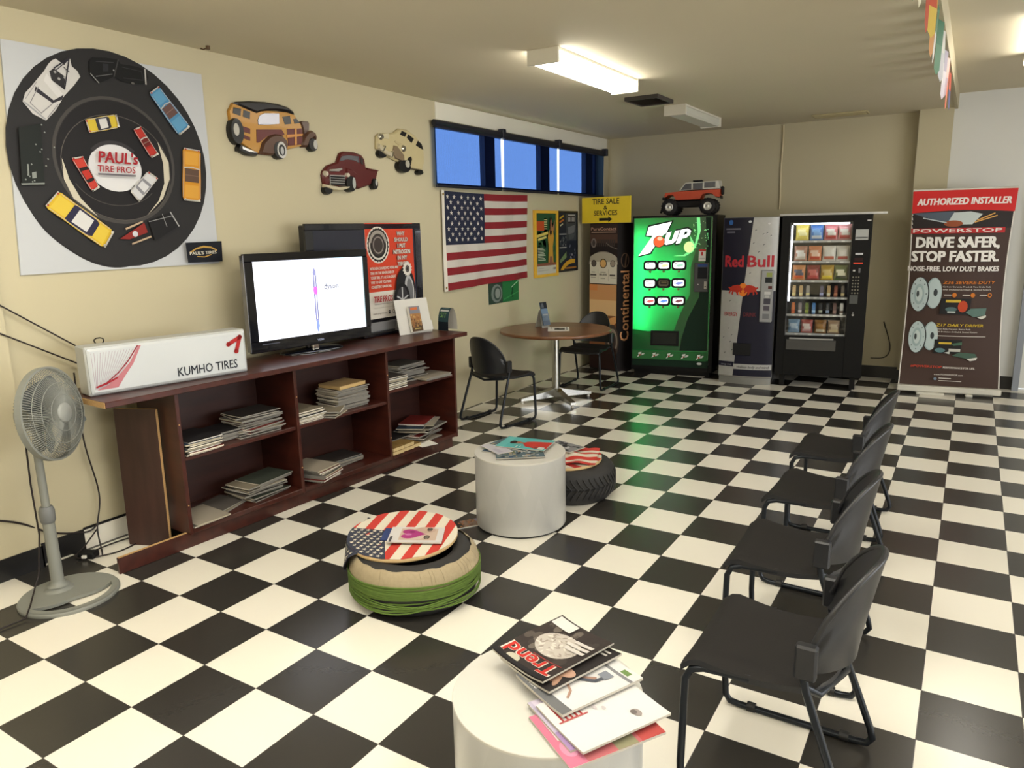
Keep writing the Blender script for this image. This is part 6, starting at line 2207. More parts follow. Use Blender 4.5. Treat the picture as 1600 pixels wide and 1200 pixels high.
def V7(x, y):
    return ((x - 38) / 566 * w, h * (1 - (y - 78) / (1062 + 24 * (x - 38) / 566)))


pan = Art(0.004)
u0, u1 = 0.0145, w - 0.0455
pan.rect(u0, 0.1005, u1, h - 0.0225, gr)
pan.build('front_sheet', vm)
a = Art(0.0035)
a.k = 1


def arcband(cx, cy, r0, r1, a0, a1, n=24):
    o = [(cx + r1 * cos(a0 + (a1 - a0) * i / n), cy + r1 * sin(a0 + (a1 - a0) * i / n)) for i in range(n + 1)]
    i_ = [(cx + r0 * cos(a0 + (a1 - a0) * i / n), cy + r0 * sin(a0 + (a1 - a0) * i / n)) for i in range(n + 1)]
    return o + i_[::-1]


clipu = lambda pl: clip(clip(clip(clip(pl, 0, u0, 1), 0, u1, -1), 1, 0.1005, 1), 1, h - 0.0225, -1)
a.rect(u0, 0.1005, u1, 0.185, gr_d)
sw = [V7(*p) for p in ((560, 95), (470, 95), (500, 170), (480, 270), (440, 420), (440, 600), (380, 720), (330, 860), (330, 980), (570, 980))]
a.poly([(min(max(p[0], u0), u1), p[1]) for p in sw], gr_m)
sw = [V7(*p) for p in ((566, 95), (530, 95), (545, 300), (520, 460), (500, 620), (430, 760), (390, 900), (380, 980), (566, 980))]
a.poly([(min(max(p[0], u0), u1), p[1]) for p in sw], gr_d)
a.poly([V7(*p) for p in ((40, 830), (180, 850), (380, 860), (380, 980), (40, 975))], gr_m)
light_g = glow(110, 214, 130, 0.7)
a.poly(clipu([V7(*p) for p in ((470, 95), (492, 95), (500, 180), (470, 290), (455, 300), (480, 190))]), light_g)
a.poly([V7(*p) for p in ((320, 342), (390, 335), (440, 300), (430, 210), (465, 270), (455, 315), (400, 345))], light_g)
a.ell(*V7(425, 285), 0.055, 0.060, glow(190, 232, 140, 0.85))
for k in range(40):
    x_, y_ = 440 + 110 * R.random(), 120 + 180 * R.random()
    a.k = 12
    a.ell(*V7(x_, y_), 0.004 + 0.004 * R.random(), 0.004, light_g, n=8)
# logo
K = 14


def logo(a, f, s=1.0, k0=14, simple=False):
    dkg = gr_d if not simple else ink(20, 60, 36)
    wh = wht if not simple else ink(226, 232, 224)
    rd = glow(226, 84, 44, 0.85) if not simple else ink(190, 60, 40)
    for grow, mm in ((10, dkg), (0, wh)):
        a.k += 1
        seven = [(132 - grow, 205 + grow * .6), (150 - grow * .6, 148 - grow), (305 + grow * 1.2, 118 - grow), (270 + grow, 190 + grow * .4), (238, 212), (160 + grow, 320 + grow * .6), (80 - grow, 338 + grow), (178 - grow * .3, 206 + grow)]
        a.poly([f(*p) for p in seven], mm)
        for U in ([(250, 258), (275, 188), (306, 182), (286, 240), (310, 236), (330, 178), (360, 173), (338, 240), (318, 258), (272, 268)],
                  [(335, 262), (368, 172), (412, 164), (436, 178), (430, 205), (405, 224), (378, 228), (366, 258)]):
            cx_ = sum(p[0] for p in U) / len(U)
            cy_ = sum(p[1] for p in U) / len(U)
            q = [(cx_ + (p[0] - cx_) * (1 + grow * 0.017), cy_ + (p[1] - cy_) * (1 + grow * 0.022)) for p in U]
            a.poly([f(*p) for p in q], mm)
    a.poly([f(*p) for p in ((386, 208), (396, 184), (412, 182), (410, 198))], dkg)
    c_, e_ = f(222, 246), f(258, 246)
    a.ell(c_[0], c_[1], (e_[0] - c_[0]) * 1.12, (e_[0] - c_[0]) * 1.12, dkg).ell(c_[0], c_[1], e_[0] - c_[0], e_[0] - c_[0], rd)
    c2 = f(228, 226)
    a.ell(c2[0], c2[1], (e_[0] - c_[0]) * .5, (e_[0] - c_[0]) * .35, glow(246, 170, 140, 1.0) if not simple else ink(210, 110, 80))


logo(a, V7)
# lower stripe with small emblems
c0_, c1_ = V7(38, 975), V7(545, 1052)
a.rect(u0, c1_[1], u1 - 0.02, c0_[1], ink(48, 112, 60))
for k in range(5):
    bx = 0.07 + k * 0.168
    f_ = lambda x, y, bx=bx: (bx + (x - 80) * 0.00024, (c0_[1] + c1_[1]) / 2 + (230 - y) * 0.00028)
    logo(a, f_, simple=True)
a.ell(u1 - 0.09, 0.155, 0.028, 0.014, ink(214, 220, 214))
a.build('front_print', vm)
# selection buttons
for r, y in enumerate((403, 521, 640)):
    for c, x in enumerate((164, 259, 362)):
        cu, cv = V7(x, y)
        q = MB()
        hw, hh = 0.074 if c < 2 else 0.078, 0.050
        q.prism([(cu + p[0], cv + p[1]) for p in rrect(-hw - 0.003, -hh - 0.004, hw + 0.003, hh + 0.004, 0.030)], 0.003, -0.010, BLACK, 0.004)
        q.build('selection_frame', vm)
        q = Art(-0.0105)
        dead = (r, c) == (1, 1)
        q.poly([(cu + p[0], cv + p[1]) for p in rrect(-hw + 0.018, -hh + 0.017, hw - 0.018, hh - 0.015, 0.022)], glow(240, 244, 240, 1.3) if not dead else ink(112, 104, 84))
        if dead:
            q.rect(cu - 0.035, cv - 0.012, cu + 0.045, cv + 0.028, ink(40, 38, 36)).rect(cu - 0.025, cv - 0.002, cu + 0.035, cv + 0.018, ink(120, 110, 80))
        else:
            col = {(0, 0): (210, 226, 214), (0, 1): (232, 214, 150), (0, 2): (150, 190, 170), (1, 0): (214, 190, 196), (1, 2): (120, 130, 190), (2, 0): (196, 96, 96), (2, 1): (90, 130, 206), (2, 2): (110, 60, 70)}[(r, c)]
            q.poly([(cu - 0.04, cv - 0.01), (cu - 0.01, cv + 0.012), (cu + 0.045, cv + 0.016), (cu + 0.05, cv - 0.004), (cu + 0.0, cv - 0.02)], glow(*col, 0.9))
            q.line([(cu - 0.045, cv + 0.022), (cu - 0.01, cv + 0.026)], 0.008, ink(50, 60, 56))
        q.build('selection_label', vm)
        MB().cyl((cu, -0.0001, cv - hh - 0.018), 0.013, 0.014, mat('brass_button', (120, 104, 70), 0.3, 0.8), (0, -1, 0), 14).build('button', vm)
# pay panel and slot
p0, p1 = V7(466, 580), V7(560, 390)
MB().box(p0[0], p1[0], -0.014, 0.003, p0[1], p1[1], dark_p, 0.004).build('pay_panel', vm)
a = Art(-0.0145)
pw, ph = p1[0] - p0[0], p1[1] - p0[1]
a.rect(p0[0] + pw * .25, p0[1] + ph * .46, p0[0] + pw * .92, p0[1] + ph * .85, ink(16, 18, 26)).rect(p0[0] + pw * .25, p0[1] + ph * .87, p0[0] + pw * .92, p0[1] + ph * .96, ink(50, 76, 136)).ell(p0[0] + pw * .30, p0[1] + ph * .26, 0.006, 0.006, ink(206, 206, 206)).rect(p0[0] + pw * .72, p0[1] + ph * .10, p0[0] + pw * .90, p0[1] + ph * .36, ink(176, 172, 160)).rect(p0[0] + pw * .76, p0[1] + ph * .17, p0[0] + pw * .86, p0[1] + ph * .20, ink(40, 40, 40))
a.build('pay_panel_print', vm)
p0, p1 = V7(492, 378), V7(538, 300)
a = Art(-0.002)
a.rect(p0[0], p0[1], p1[0], p1[1], ink(226, 224, 216)).rect(p0[0], p1[1] - 0.022, p1[0], p1[1], ink(196, 60, 56)).rect(p0[0] + 0.025, p0[1] + 0.06, p0[0] + 0.045, p0[1] + 0.10, ink(190, 60, 60)).rect(p0[0] + 0.01, p0[1] + 0.03, p1[0] - 0.01, p0[1] + 0.035, ink(170, 170, 170))
a.build('notice_sticker', vm)
p0, p1 = V7(176, 942), V7(372, 846)
m = MB().box(p0[0], p1[0], -0.012, 0.003, p0[1], p0[1] + 0.022, BLACK, 0.003).box(p0[0], p1[0], -0.012, 0.003, p1[1] - 0.022, p1[1], BLACK, 0.003).box(p0[0], p0[0] + 0.025, -0.012, 0.003, p0[1] + .022, p1[1] - .022, BLACK, 0.003).box(p1[0] - 0.025, p1[0], -0.012, 0.003, p0[1] + .022, p1[1] - .022, BLACK, 0.003)
m.box(p0[0] + 0.025, p1[0] - 0.025, -0.003, 0.003, p0[1] + 0.022, p1[1] - 0.022, mat('slot_flap', (14, 22, 18), 0.4))
m.build('delivery_slot', vm)

# ---- toy truck on top of it
tk = thing('toy_monster_truck', 'orange and white radio-control truck with big black wheels on top of the green machine', 'toy truck', (-0.572, 6.33, h + 0.0008), 0.165)
tm = ink(30, 29, 30)
orange = gloss(196, 70, 36)
for s in (-1, 1):
    for cx_ in (-0.205, 0.205):
        q = MB()
        q.lathe([(0.045, -0.05), (0.078, -0.05), (0.086, -0.036), (0.088, 0), (0.086, 0.036), (0.078, 0.05), (0.045, 0.05)], tm, 28, (cx_, s * 0.155, 0.0895), (0, 1, 0), cap=True)
        for k in range(18):
            an = 2 * pi * k / 18
            q.box(-0.007, 0.007, -0.048, 0.048, 0.083, 0.0895, tm, 0, Matrix.Translation((cx_, s * 0.155, 0.0895)) @ Matrix.Rotation(an, 4, 'Y'))
        wh_ = q.build('wheel', tk)
        q = MB().lathe([(0.043, 0.0), (0.044, 0.006), (0.034, 0.008), (0.030, 0.003), (0.012, 0.004), (0.010, 0.012), (0.001, 0.013)], mat('toy_rim_silver', (196, 196, 190), 0.3, 0.6), 20, (cx_, s * 0.2055, 0.0895), (0, s, 0))
        q.build('rim', wh_)
MB().box(-0.25, 0.24, -0.06, 0.06, 0.085, 0.16, tm, 0.01).box(-0.215, -0.195, -0.105, 0.105, 0.08, 0.10, tm).box(0.195, 0.215, -0.105, 0.105, 0.08, 0.10, tm).tube([(-0.26, 0, 0.10), (-0.32, 0, 0.075), (-0.335, 0, 0.03)], 0.012, tm, 8).build('chassis', tk)
prof = [(-0.255, 0.165), (-0.165, 0.165), (-0.130, 0.150), (0.135, 0.155), (0.16, 0.20), (0.25, 0.20), (0.275, 0.18), (0.325, 0.17), (0.325, 0.265), (-0.265, 0.255), (-0.285, 0.21)]
arch = [(-0.27, 0.185), (-0.235, 0.215), (-0.185, 0.215), (-0.15, 0.16), (0.115, 0.165), (0.14, 0.215), (0.19, 0.225), (0.24, 0.215), (0.27, 0.185), (0.325, 0.18), (0.325, 0.272), (-0.12, 0.262), (-0.27, 0.252), (-0.285, 0.21)]
MB().prism(arch, 0.115, -0.115, orange, 0.006).build('lower_body', tk)
cab = [(-0.125, 0.262), (-0.055, 0.352), (0.31, 0.362), (0.322, 0.27)]
MB().prism(cab, 0.105, -0.105, gloss(206, 204, 194), 0.006).box(0.02, 0.12, -0.05, 0.05, 0.358, 0.375, tm, 0.004).build('cab', tk)
m = MB()
for pl in ([(-0.10, 0.272), (-0.048, 0.338), (0.015, 0.339), (0.015, 0.272)], [(0.03, 0.272), (0.03, 0.340), (0.135, 0.343), (0.135, 0.272)], [(0.152, 0.285), (0.152, 0.344), (0.27, 0.347), (0.27, 0.285)]):
    m.prism(pl, 0.1065, -0.1065, mat('toy_window', (40, 42, 52), 0.2))
m.build('windows', tk)
MB().box(0.322, 0.332, -0.09, 0.09, 0.17, 0.20, tm, 0.003).build('bumper', tk)
MB().box(0.322, 0.35, -0.05, 0.05, 0.21, 0.30, tm, 0.01).build('spare_carrier', tk)
MB().box(-0.30, -0.27, -0.11, 0.11, 0.17, 0.20, tm, 0.004).build('bumper', tk)

# ---- the curved can-patterned machine
rb = thing('can_vending_machine', 'curved silver and navy energy drink vending machine between the green and black machines', 'vending machine', (-0.100, 5.99, 0), 0.111)
w, h, dp, BU = 0.555, 1.748, 0.55, 0.055


def rbw(u, v, off):
    x_ = (u - w / 2) / (w / 2)
    return (u, -BU * (1 - x_ * x_) - off, v)


nav, silv = ink(28, 28, 44, 0.3), mat('silver_can_print', (168, 168, 166), 0.35, metal=0.25, var=0.08, scale=25)
m = MB()
n = 24
rings = [[(w * i / n, rbw(w * i / n, 0, 0)[1], z) for i in range(n + 1)] + [(w, dp, z), (0, dp, z)] for z in (0.07, h)]
m.ring_surf(rings, mat('grey_machine_steel', (92, 92, 94), 0.4), False)
m.build('cabinet', rb)
q = MB()
rings = [[(0.01 + (w - 0.02) * i / n, rbw(w * i / n, 0, 0)[1] - 0.006, z) for i in range(n + 1)] + [(w - 0.01, dp - 0.02, z), (0.01, dp - 0.02, z)] for z in (0.0, 0.0695)]
q.ring_surf(rings, mat('grey_plinth_steel', (130, 130, 126), 0.4, 0.3), False)
q.build('plinth', rb)


def VR(x, y):
    xl = 50 - 30 * (y - 85) / 1060
    xr = 437 - 55 * (y - 85) / 1060
    return (w * (x - xl) / (xr - xl), h * (1 - (y - 85) / 1068))


a = Art(-0.0006, rbw, 0.0004, 0.02)
z_lo = VR(100, 1100)[1]
dtop, dmid, dbot = VR(265, 92), VR(195, 545), VR(125, 1095)
a.poly([(0.004, dmid[1]), dmid, (dtop[0], h - 0.004), (0.004, h - 0.004)], nav)
a.k = 1
a.poly([dmid, (w - 0.004, dmid[1]), (w - 0.004, h - 0.004), (dtop[0], h - 0.004)], silv)
a.k = 1
a.poly([(0.004, z_lo), (dbot[0], z_lo), dmid, (0.004, dmid[1])], silv)
a.k = 1
a.poly([(dbot[0], z_lo), (w - 0.004, z_lo), (w - 0.004, dmid[1]), dmid], nav)
a.rect(0.004, 0.075, w - 0.004, z_lo, ink(140, 138, 130))
rr_ = ink(176, 44, 56)
p0, p1 = VR(62, 395), VR(388, 395)
a.text('Red', p0[0] + 0.005, p0[1] + 0.005, 0.115, rr_, w=VR(190, 395)[0] - p0[0], bold=0.035, al='l')
a.text('Bull', p1[0] + 0.01, p0[1] + 0.005, 0.115, rr_, w=p1[0] - VR(217, 395)[0], bold=0.035, al='r')
# emblem: a sun disc with two bulls charging at each other
cx_, cy_ = VR(193, 540)
a.ell(cx_, cy_ + 0.004, 0.048, 0.070, ink(226, 126, 42))
for s in (-1, 1):
    b_ = [(0.004, 0.010), (0.010, 0.026), (0.020, 0.022), (0.030, 0.046), (0.052, 0.056), (0.085, 0.050), (0.112, 0.042), (0.128, 0.026), (0.146, 0.034), (0.152, 0.022), (0.136, 0.010), (0.134, -0.010), (0.150, -0.030), (0.138, -0.046), (0.128, -0.020), (0.112, -0.010), (0.118, -0.044), (0.104, -0.054), (0.098, -0.018), (0.072, -0.022), (0.060, -0.050), (0.044, -0.056), (0.050, -0.026), (0.036, -0.014), (0.020, -0.036), (0.012, -0.026), (0.022, -0.006), (0.010, -0.004)]
    a.k = 8
    a.poly([(cx_ + s * p[0], cy_ + p[1]) for p in b_], ink(176, 50, 34))
a.text('ENERGY', VR(110, 708)[0], VR(110, 708)[1], 0.042, ink(170, 60, 64), w=0.135, bold=0.01)
a.text('DRINK', VR(240, 708)[0], VR(240, 708)[1], 0.042, ink(110, 44, 52), w=0.125, bold=0.01)
a.rect(0.004, VR(70, 1040)[1], dbot[0] + 0.01, VR(70, 1008)[1], nav)
a.rect(dbot[0] + 0.004, VR(240, 1055)[1], w - 0.006, VR(240, 1020)[1], silv)
a.text('vitalizes body and mind.', 0.36, VR(240, 1046)[1], 0.026, ink(52, 52, 60), w=0.33, bold=0.015, shear=0.2)
a.text('energy drink', 0.085, VR(70, 1032)[1], 0.018, ink(150, 150, 160), w=0.11, shear=0.2)
a.ell(*VR(105, 115), 0.022, 0.026, ink(60, 110, 180))
a.rect(*VR(70, 160), *VR(175, 151), ink(120, 120, 132)).rect(*VR(75, 180), *VR(135, 171), ink(120, 120, 132))
a.ell(*VR(240, 112), 0.016, 0.012, ink(214, 216, 220)).ell(*VR(368, 126), 0.012, 0.009, ink(206, 206, 206))
drops = [(105, 610), (95, 790), (118, 832), (108, 876), (70, 950), (265, 245), (355, 183), (335, 255), (242, 432), (85, 700), (60, 850), (330, 190), (300, 300), (120, 930), (380, 200), (280, 165)]
for k, (x_, y_) in enumerate(drops):
    a.k = 14
    a.ell(*VR(x_, y_), 0.009, 0.006, ink(96, 96, 98), 0.4, 10)
    a.k = 16
    a.ell(*VR(x_ + 3, y_ + 3), 0.005, 0.004, ink(206, 206, 206), 0.4, 8)
a.build('front_print', rb)
p0, p1 = VR(303, 742), VR(402, 412)
yb = min(rbw(p0[0], 0, 0)[1], rbw(p1[0], 0, 0)[1]) - 0.018
MB().box(p0[0], p1[0], yb, 0.02, p0[1], p1[1], mat('silver_pay_panel', (150, 152, 154), 0.4, 0.2), 0.008).build('pay_panel', rb)
a = Art(yb - 0.0005)
pw, ph = p1[0] - p0[0], p1[1] - p0[1]


def PR(x, y):
    return (p0[0] + pw * (x - 303) / 97, p1[1] - ph * (y - 412) / 333)


for x0_, y0_, x1_, y1_, c in ((345, 428, 388, 455, (150, 160, 90)), (337, 458, 390, 492, (40, 42, 46)), (362, 512, 392, 530, (90, 50, 50)), (335, 548, 382, 566, (206, 206, 206)), (342, 572, 372, 586, (190, 190, 190)), (332, 592, 384, 628, (72, 70, 80)), (332, 638, 380, 670, (84, 80, 90)), (328, 690, 378, 722, (120, 122, 126))):
    a.k = 1
    q0, q1 = PR(x0_, y1_), PR(x1_, y0_)
    a.rect(q0[0], q0[1], q1[0], q1[1], ink(*c))
a.build('pay_panel_print', rb)
p0, p1 = VR(126, 962), VR(252, 882)
MB().box(p0[0], p1[0], -BU - 0.008, 0.0, p0[1], p1[1], BLACK, 0.004).build('delivery_slot', rb)

# ---- the glass-fronted snack machine
sn = thing('snack_vending_machine', 'black snack vending machine with a lit glass front full of snack bags', 'vending machine', (0.482, 6.014, 0), 0.151)
w, h, dp = 0.828, 1.751, 0.79
ZB = 0.13
gx0, gx1, gz0, gz1 = 0.082, 0.655, 0.545, 1.685
m = MB()
m.box(0, gx0, 0, dp, ZB, h, case_b, 0.003).box(gx1, w, 0, dp, ZB, h, case_b, 0.003).box(gx0, gx1, 0, dp, gz1, h, case_b).box(gx0, gx1, 0, dp, ZB, gz0, case_b).box(gx0, gx1, 0.55, dp, gz0, gz1, case_b)
m.build('cabinet', sn)
for x_ in (0.05, w - 0.10):
    for y_ in (0.05, dp - 0.12):
        MB().box(x_, x_ + 0.05, y_, y_ + 0.06, 0.0, ZB, case_b).build('foot', sn)
inn = mat('snack_cabinet_lining', (84, 84, 88), 0.6, var=0.03)
MB().box(gx0 + 0.001, gx1 - 0.001, 0.545, 0.5495, gz0, gz1, inn).box(gx0 + 0.0005, gx0 + 0.004, 0.012, 0.545, gz0, gz1, inn).box(gx1 - 0.004, gx1 - 0.0005, 0.012, 0.545, gz0, gz1, inn).build('lining', sn)
MB().box(gx0, gx1, 0.001, 0.005, gz0, gz1, glass_mat('snack_glass', (0.96, 0.97, 0.97), 0.05)).build('glass_front', sn)
MB().cyl((gx0 + 0.018, 0.026, gz0 + 0.35), 0.008, 0.76, glow(240, 246, 255, 4.0), seg=10).cyl((gx0 + 0.03, 0.026, gz1 - 0.016), 0.008, gx1 - gx0 - 0.06, glow(240, 246, 255, 6.0), (1, 0, 0), 10).build('light_tube', sn)
TR = [1.505, 1.300, 1.108, 0.938, 0.762, 0.566]
tray_m = mat('silver_tray', (176, 178, 182), 0.35, 0.5)
for k, z in enumerate(TR):
    q = MB().box(gx0 + 0.006, gx1 - 0.006, 0.045, 0.50, z - 0.010, z - 0.003, mat('dark_tray', (50, 50, 54), 0.5)).box(gx0 + 0.006, gx1 - 0.006, 0.040, 0.0449, z - 0.020, z + 0.002, tray_m)
    q.build('tray', sn)
    lb_ = Art(0.0396)
    nn = 4 if k in (0, 1, 2, 5) else 8
    for c in range(nn):
        cu = gx0 + 0.05 + (gx1 - gx0 - 0.06) * (c + 0.5) / nn
        lb_.k = 1
        lb_.rect(cu - 0.018, z - 0.018, cu + 0.012, z - 0.003, ink(226, 226, 222))
    lb_.build('price_tags', sn)
# control panel
a = Art(-0.0006)
P_ = lambda x_, y_: ((x_ - 11) * 0.001015, h - (y_ - 98) / 1560 * h * 1.0)


def pr(x0_, y0_, x1_, y1_, c):
    a.k = 1
    q0, q1 = P_(x0_, y1_), P_(x1_, y0_)
    a.rect(q0[0], q0[1], q1[0], q1[1], c)


pr(684, 226, 796, 316, ink(176, 178, 176))
pr(690, 290, 790, 302, ink(120, 120, 120))
a.build('instruction_label', sn)
a = Art(-0.0006)
a.k = 2
a.rect(*P_(695, 444), *P_(762, 428), ink(200, 202, 206))
pr(690, 470, 766, 500, ink(46, 20, 20))
pr(684, 511, 766, 520, glow(206, 60, 34, 0.5))
pr(684, 574, 704, 588, ink(206, 206, 206))
pr(733, 560, 750, 600, ink(110, 110, 112))
a.build('display', sn)
a = Art(-0.0006)
for r in range(6):
    for c in range(3):
        q = P_(690 + c * 25, 638 + r * 28)
        a.k = 1
        a.ell(q[0], q[1], 0.007, 0.0085, ink(126, 122, 108), n=10)
a.build('keypad', sn)
a = Art(-0.0006)
pr(672, 796, 745, 872, ink(84, 86, 84))
a.build('price_label', sn)
a = Art(-0.0006)
pr(778, 145, 812, 156, ink(206, 206, 206))
a.build('maker_badge', sn)
a = Art(-0.0006)
q = P_(712, 972)
a.ell(q[0], q[1], 0.010, 0.011, ink(180, 180, 176)).rect(q[0] - 0.004, q[1], q[0] + 0.004, q[1] + 0.03, ink(140, 140, 138))
a.build('coin_return', sn)
MB().box(0.10, 0.575, -0.012, 0.001, 0.395, 0.505, mat('dark_steel_flap', (74, 74, 74), 0.35, 0.4), 0.004).box(0.13, 0.55, -0.010, 0.0, 0.508, 0.522, mat('pale_ribbed_lip', (150, 150, 146), 0.5)).build('delivery_flap', sn)

# ---- what is in it


def pouch(w_, h_, t_, c1, c2, c3):
    m = MB()
    nx, nz = 8, 10
    for sgn in (-1, 1):
        vs, cols = [], []
        for i in range(nz + 1):
            v_ = i / nz
            for j in range(nx + 1):
                u_ = 2 * j / nx - 1
                puff = max(0, sin(pi * min(1, max(0, (v_ - 0.07) / 0.86)))) ** 0.55 * max(0, 1 - abs(u_) ** 2.4) ** 0.6
                wv = 1.0 - 0.05 * sin(pi * v_)
                vs.append((w_ / 2 * u_ * wv, sgn * (t_ / 2 * puff + 0.0006), h_ * v_))
        for i in range(nz):
            for j in range(nx):
                v_ = (i + 0.5) / nz
                u_ = 2 * (j + 0.5) / nx - 1
                c = c1
                if abs(u_ + (v_ - 0.5) * 0.5) < 0.62 and 0.30 < v_ < 0.68:
                    c = c2
                if v_ < 0.28 and v_ > 0.08 and abs(u_) < 0.75:
                    c = c3
                f = (i * (nx + 1) + j, i * (nx + 1) + j + 1, (i + 1) * (nx + 1) + j + 1, (i + 1) * (nx + 1) + j)
                m.add([vs[q_] for q_ in (f if sgn < 0 else f[::-1])], [(0, 1, 2, 3)], mat('foil_%d_%d_%d' % c, c, 0.3, var=0.04), True)
    return m


xs = Matrix.Translation(sn.location) @ Matrix.Rotation(0.151, 4, 'Z')


def put(o, u, y, z, lean, label, cat, group):
    o.location = xs @ Vector((u, y, z))
    o.rotation_euler = (lean, 0, 0.151)
    tag(o, label, cat, group)


GS = 'snacks in the lit vending machine'
Y_, WT, RD, BLU, ORG, BRN, TAN, GRN = (226, 206, 96), (222, 218, 210), (178, 36, 40), (60, 116, 190), (206, 96, 40), (96, 58, 40), (186, 156, 110), (96, 130, 60)
rows = [
    [('pale yellow', Y_, (240, 232, 170), Y_), ('blue', BLU, (110, 160, 214), (206, 216, 226)), ('red and white', (206, 120, 126), WT, RD), ('pink and red', (214, 150, 150), WT, (190, 60, 60))],
    [('cream and maroon', (176, 130, 110), WT, (206, 196, 180)), ('orange-red', (206, 130, 90), (226, 190, 170), (200, 60, 36)), ('white with blue top', WT, WT, (190, 90, 70)), ('white and red', WT, (226, 220, 214), (190, 80, 76))],
    [('orange', (196, 130, 80), (60, 60, 84), (206, 84, 36)), ('dark red', (130, 34, 38), (196, 90, 90), (190, 50, 60)), ('gold and yellow', (176, 140, 40), (206, 180, 110), (232, 206, 50)), ('green and cream', (110, 124, 76), (226, 222, 196), (70, 76, 60))]]
names = ('top', 'second', 'third')
us = (0.195, 0.330, 0.462, 0.588)
for r, row in enumerate(rows):
    for c, (nm, c1, c2, c3) in enumerate(row):
        o = pouch(0.124, 0.150 if r else 0.155, 0.055, c1, c2, c3).build('snack_bag')
        put(o, us[c] - (0.012 if r == 2 else 0.005 * r), 0.078, TR[r] + 0.001, radians(-4), '%s snack bag, %s from left, %s shelf of the lit machine' % (nm, ('first', 'second', 'third', 'fourth')[c], names[r]), 'snack bag', GS)
candy = [[('tan', TAN, (206, 190, 130)), ('tan and white', TAN, (216, 206, 150)), ('silver', (150, 146, 140), (216, 206, 150)), None, ('lilac', (96, 90, 110), (150, 160, 210)), ('cream', TAN, (220, 216, 190)), ('red-brown', (130, 70, 52), (180, 120, 86)), ('pale', (120, 110, 100), (226, 206, 150))],
         [('orange', (196, 110, 60), (190, 90, 50)), ('grey', (130, 120, 120), (190, 186, 190)), ('green', (110, 130, 60), (150, 160, 70)), ('bright blue', (70, 120, 180), (150, 190, 226)), ('black', (46, 46, 50), (170, 176, 160)), ('dark blue', (40, 44, 56), (140, 160, 190)), ('brown', (110, 84, 80), (150, 120, 112)), ('white', (226, 226, 226), (110, 90, 80))]]
for r, row in enumerate(candy):
    for c, it in enumerate(row):
        if it is None:
            continue
        nm, c1, c2 = it
        m = MB()
        hh = 0.105
        m.box(-0.017, 0.017, -0.010, 0.010, 0.0, hh, mat('foil_%d_%d_%d' % c1, c1, 0.3, var=0.04), 0.006)
        m.box(-0.0176, 0.0176, -0.0106, 0.0106, 0.012, 0.045, mat('foil_%d_%d_%d' % c2, c2, 0.3, var=0.04), 0.006)
        m.box(-0.015, 0.015, -0.002, 0.002, hh, hh + 0.010, mat('foil_%d_%d_%d' % c1, c1, 0.3, var=0.04))
        o = m.build('candy_bar')
        put(o, 0.148 + c * 0.0655, 0.066, TR[3 + r] + 0.001, radians(-3), '%s candy bar, %s from left, %s candy row of the lit machine' % (nm, ('first', 'second', 'third', 'fourth', 'fifth', 'sixth', 'seventh', 'eighth')[c], ('upper', 'lower')[r]), 'candy bar', GS)
bot = [('blue-grey', (96, 130, 160), (150, 170, 190), (110, 140, 170)), ('red and white', (156, 70, 66), (206, 190, 186), (190, 150, 150)), ('brown', (130, 90, 44), (150, 106, 50), (206, 196, 170)), ('tan', (150, 124, 100), (190, 170, 140), (206, 186, 140))]
for c, (nm, c1, c2, c3) in enumerate(bot):
    o = pouch(0.112, 0.135, 0.045, c1, c2, c3).build('snack_bag')
    put(o, (0.165, 0.290, 0.420, 0.545)[c], 0.078, TR[5] + 0.001, radians(-4), '%s snack pack, %s from left on the bottom shelf of the lit machine' % (nm, ('first', 'second', 'third', 'fourth')[c]), 'snack bag', GS)
tag(MB().box(0, 0.985, 0.10, 0.42, 0, 0.022, mat('white_board', (206, 204, 198), 0.6, var=0.03), 0.002).build('shelf_board', None, tuple(xs @ Vector((-0.03, 0.0, h + 0.0008))), (0, 0, 0.151)), 'white board lying across the top of the black snack machine', 'board')

# ---- roll-up banner
bn = thing('roll_up_banner', 'tall roll-up brake banner with a red header and dark brown body at right', 'banner', (1.63, 6.277, 0), 0.149)
BW, BH, TL = 0.864, 1.90, 0.098
silver = mat('silver_banner_base', (206, 204, 194), 0.4, 0.2)
MB().box(-0.012, BW + 0.012, -0.05, 0.05, 0.022, 0.082, silver, 0.008).build('base', bn)
for x_ in (0.16, 0.58):
    MB().box(x_, x_ + 0.24 if x_ < 0.3 else x_ + 0.06, -0.075, 0.09, 0.0, 0.0215, silver, 0.003).build('foot', bn)


def bw_(u, v, off):
    f = v / BH
    k = 0.9 * sin(pi * f) ** 0.9 + 0.02      # curl of the sheet
    c_ = u - BW / 2
    x_ = sin(k * c_) / k
    back = (1 - cos(k * c_)) / k
    yy = back - off
    tl_ = TL
    return (BW / 2 + x_ * (1 - 0.03 * sin(pi * f)), yy * cos(tl_) + v * sin(tl_), 0.075 + v * cos(tl_) + yy * 0)


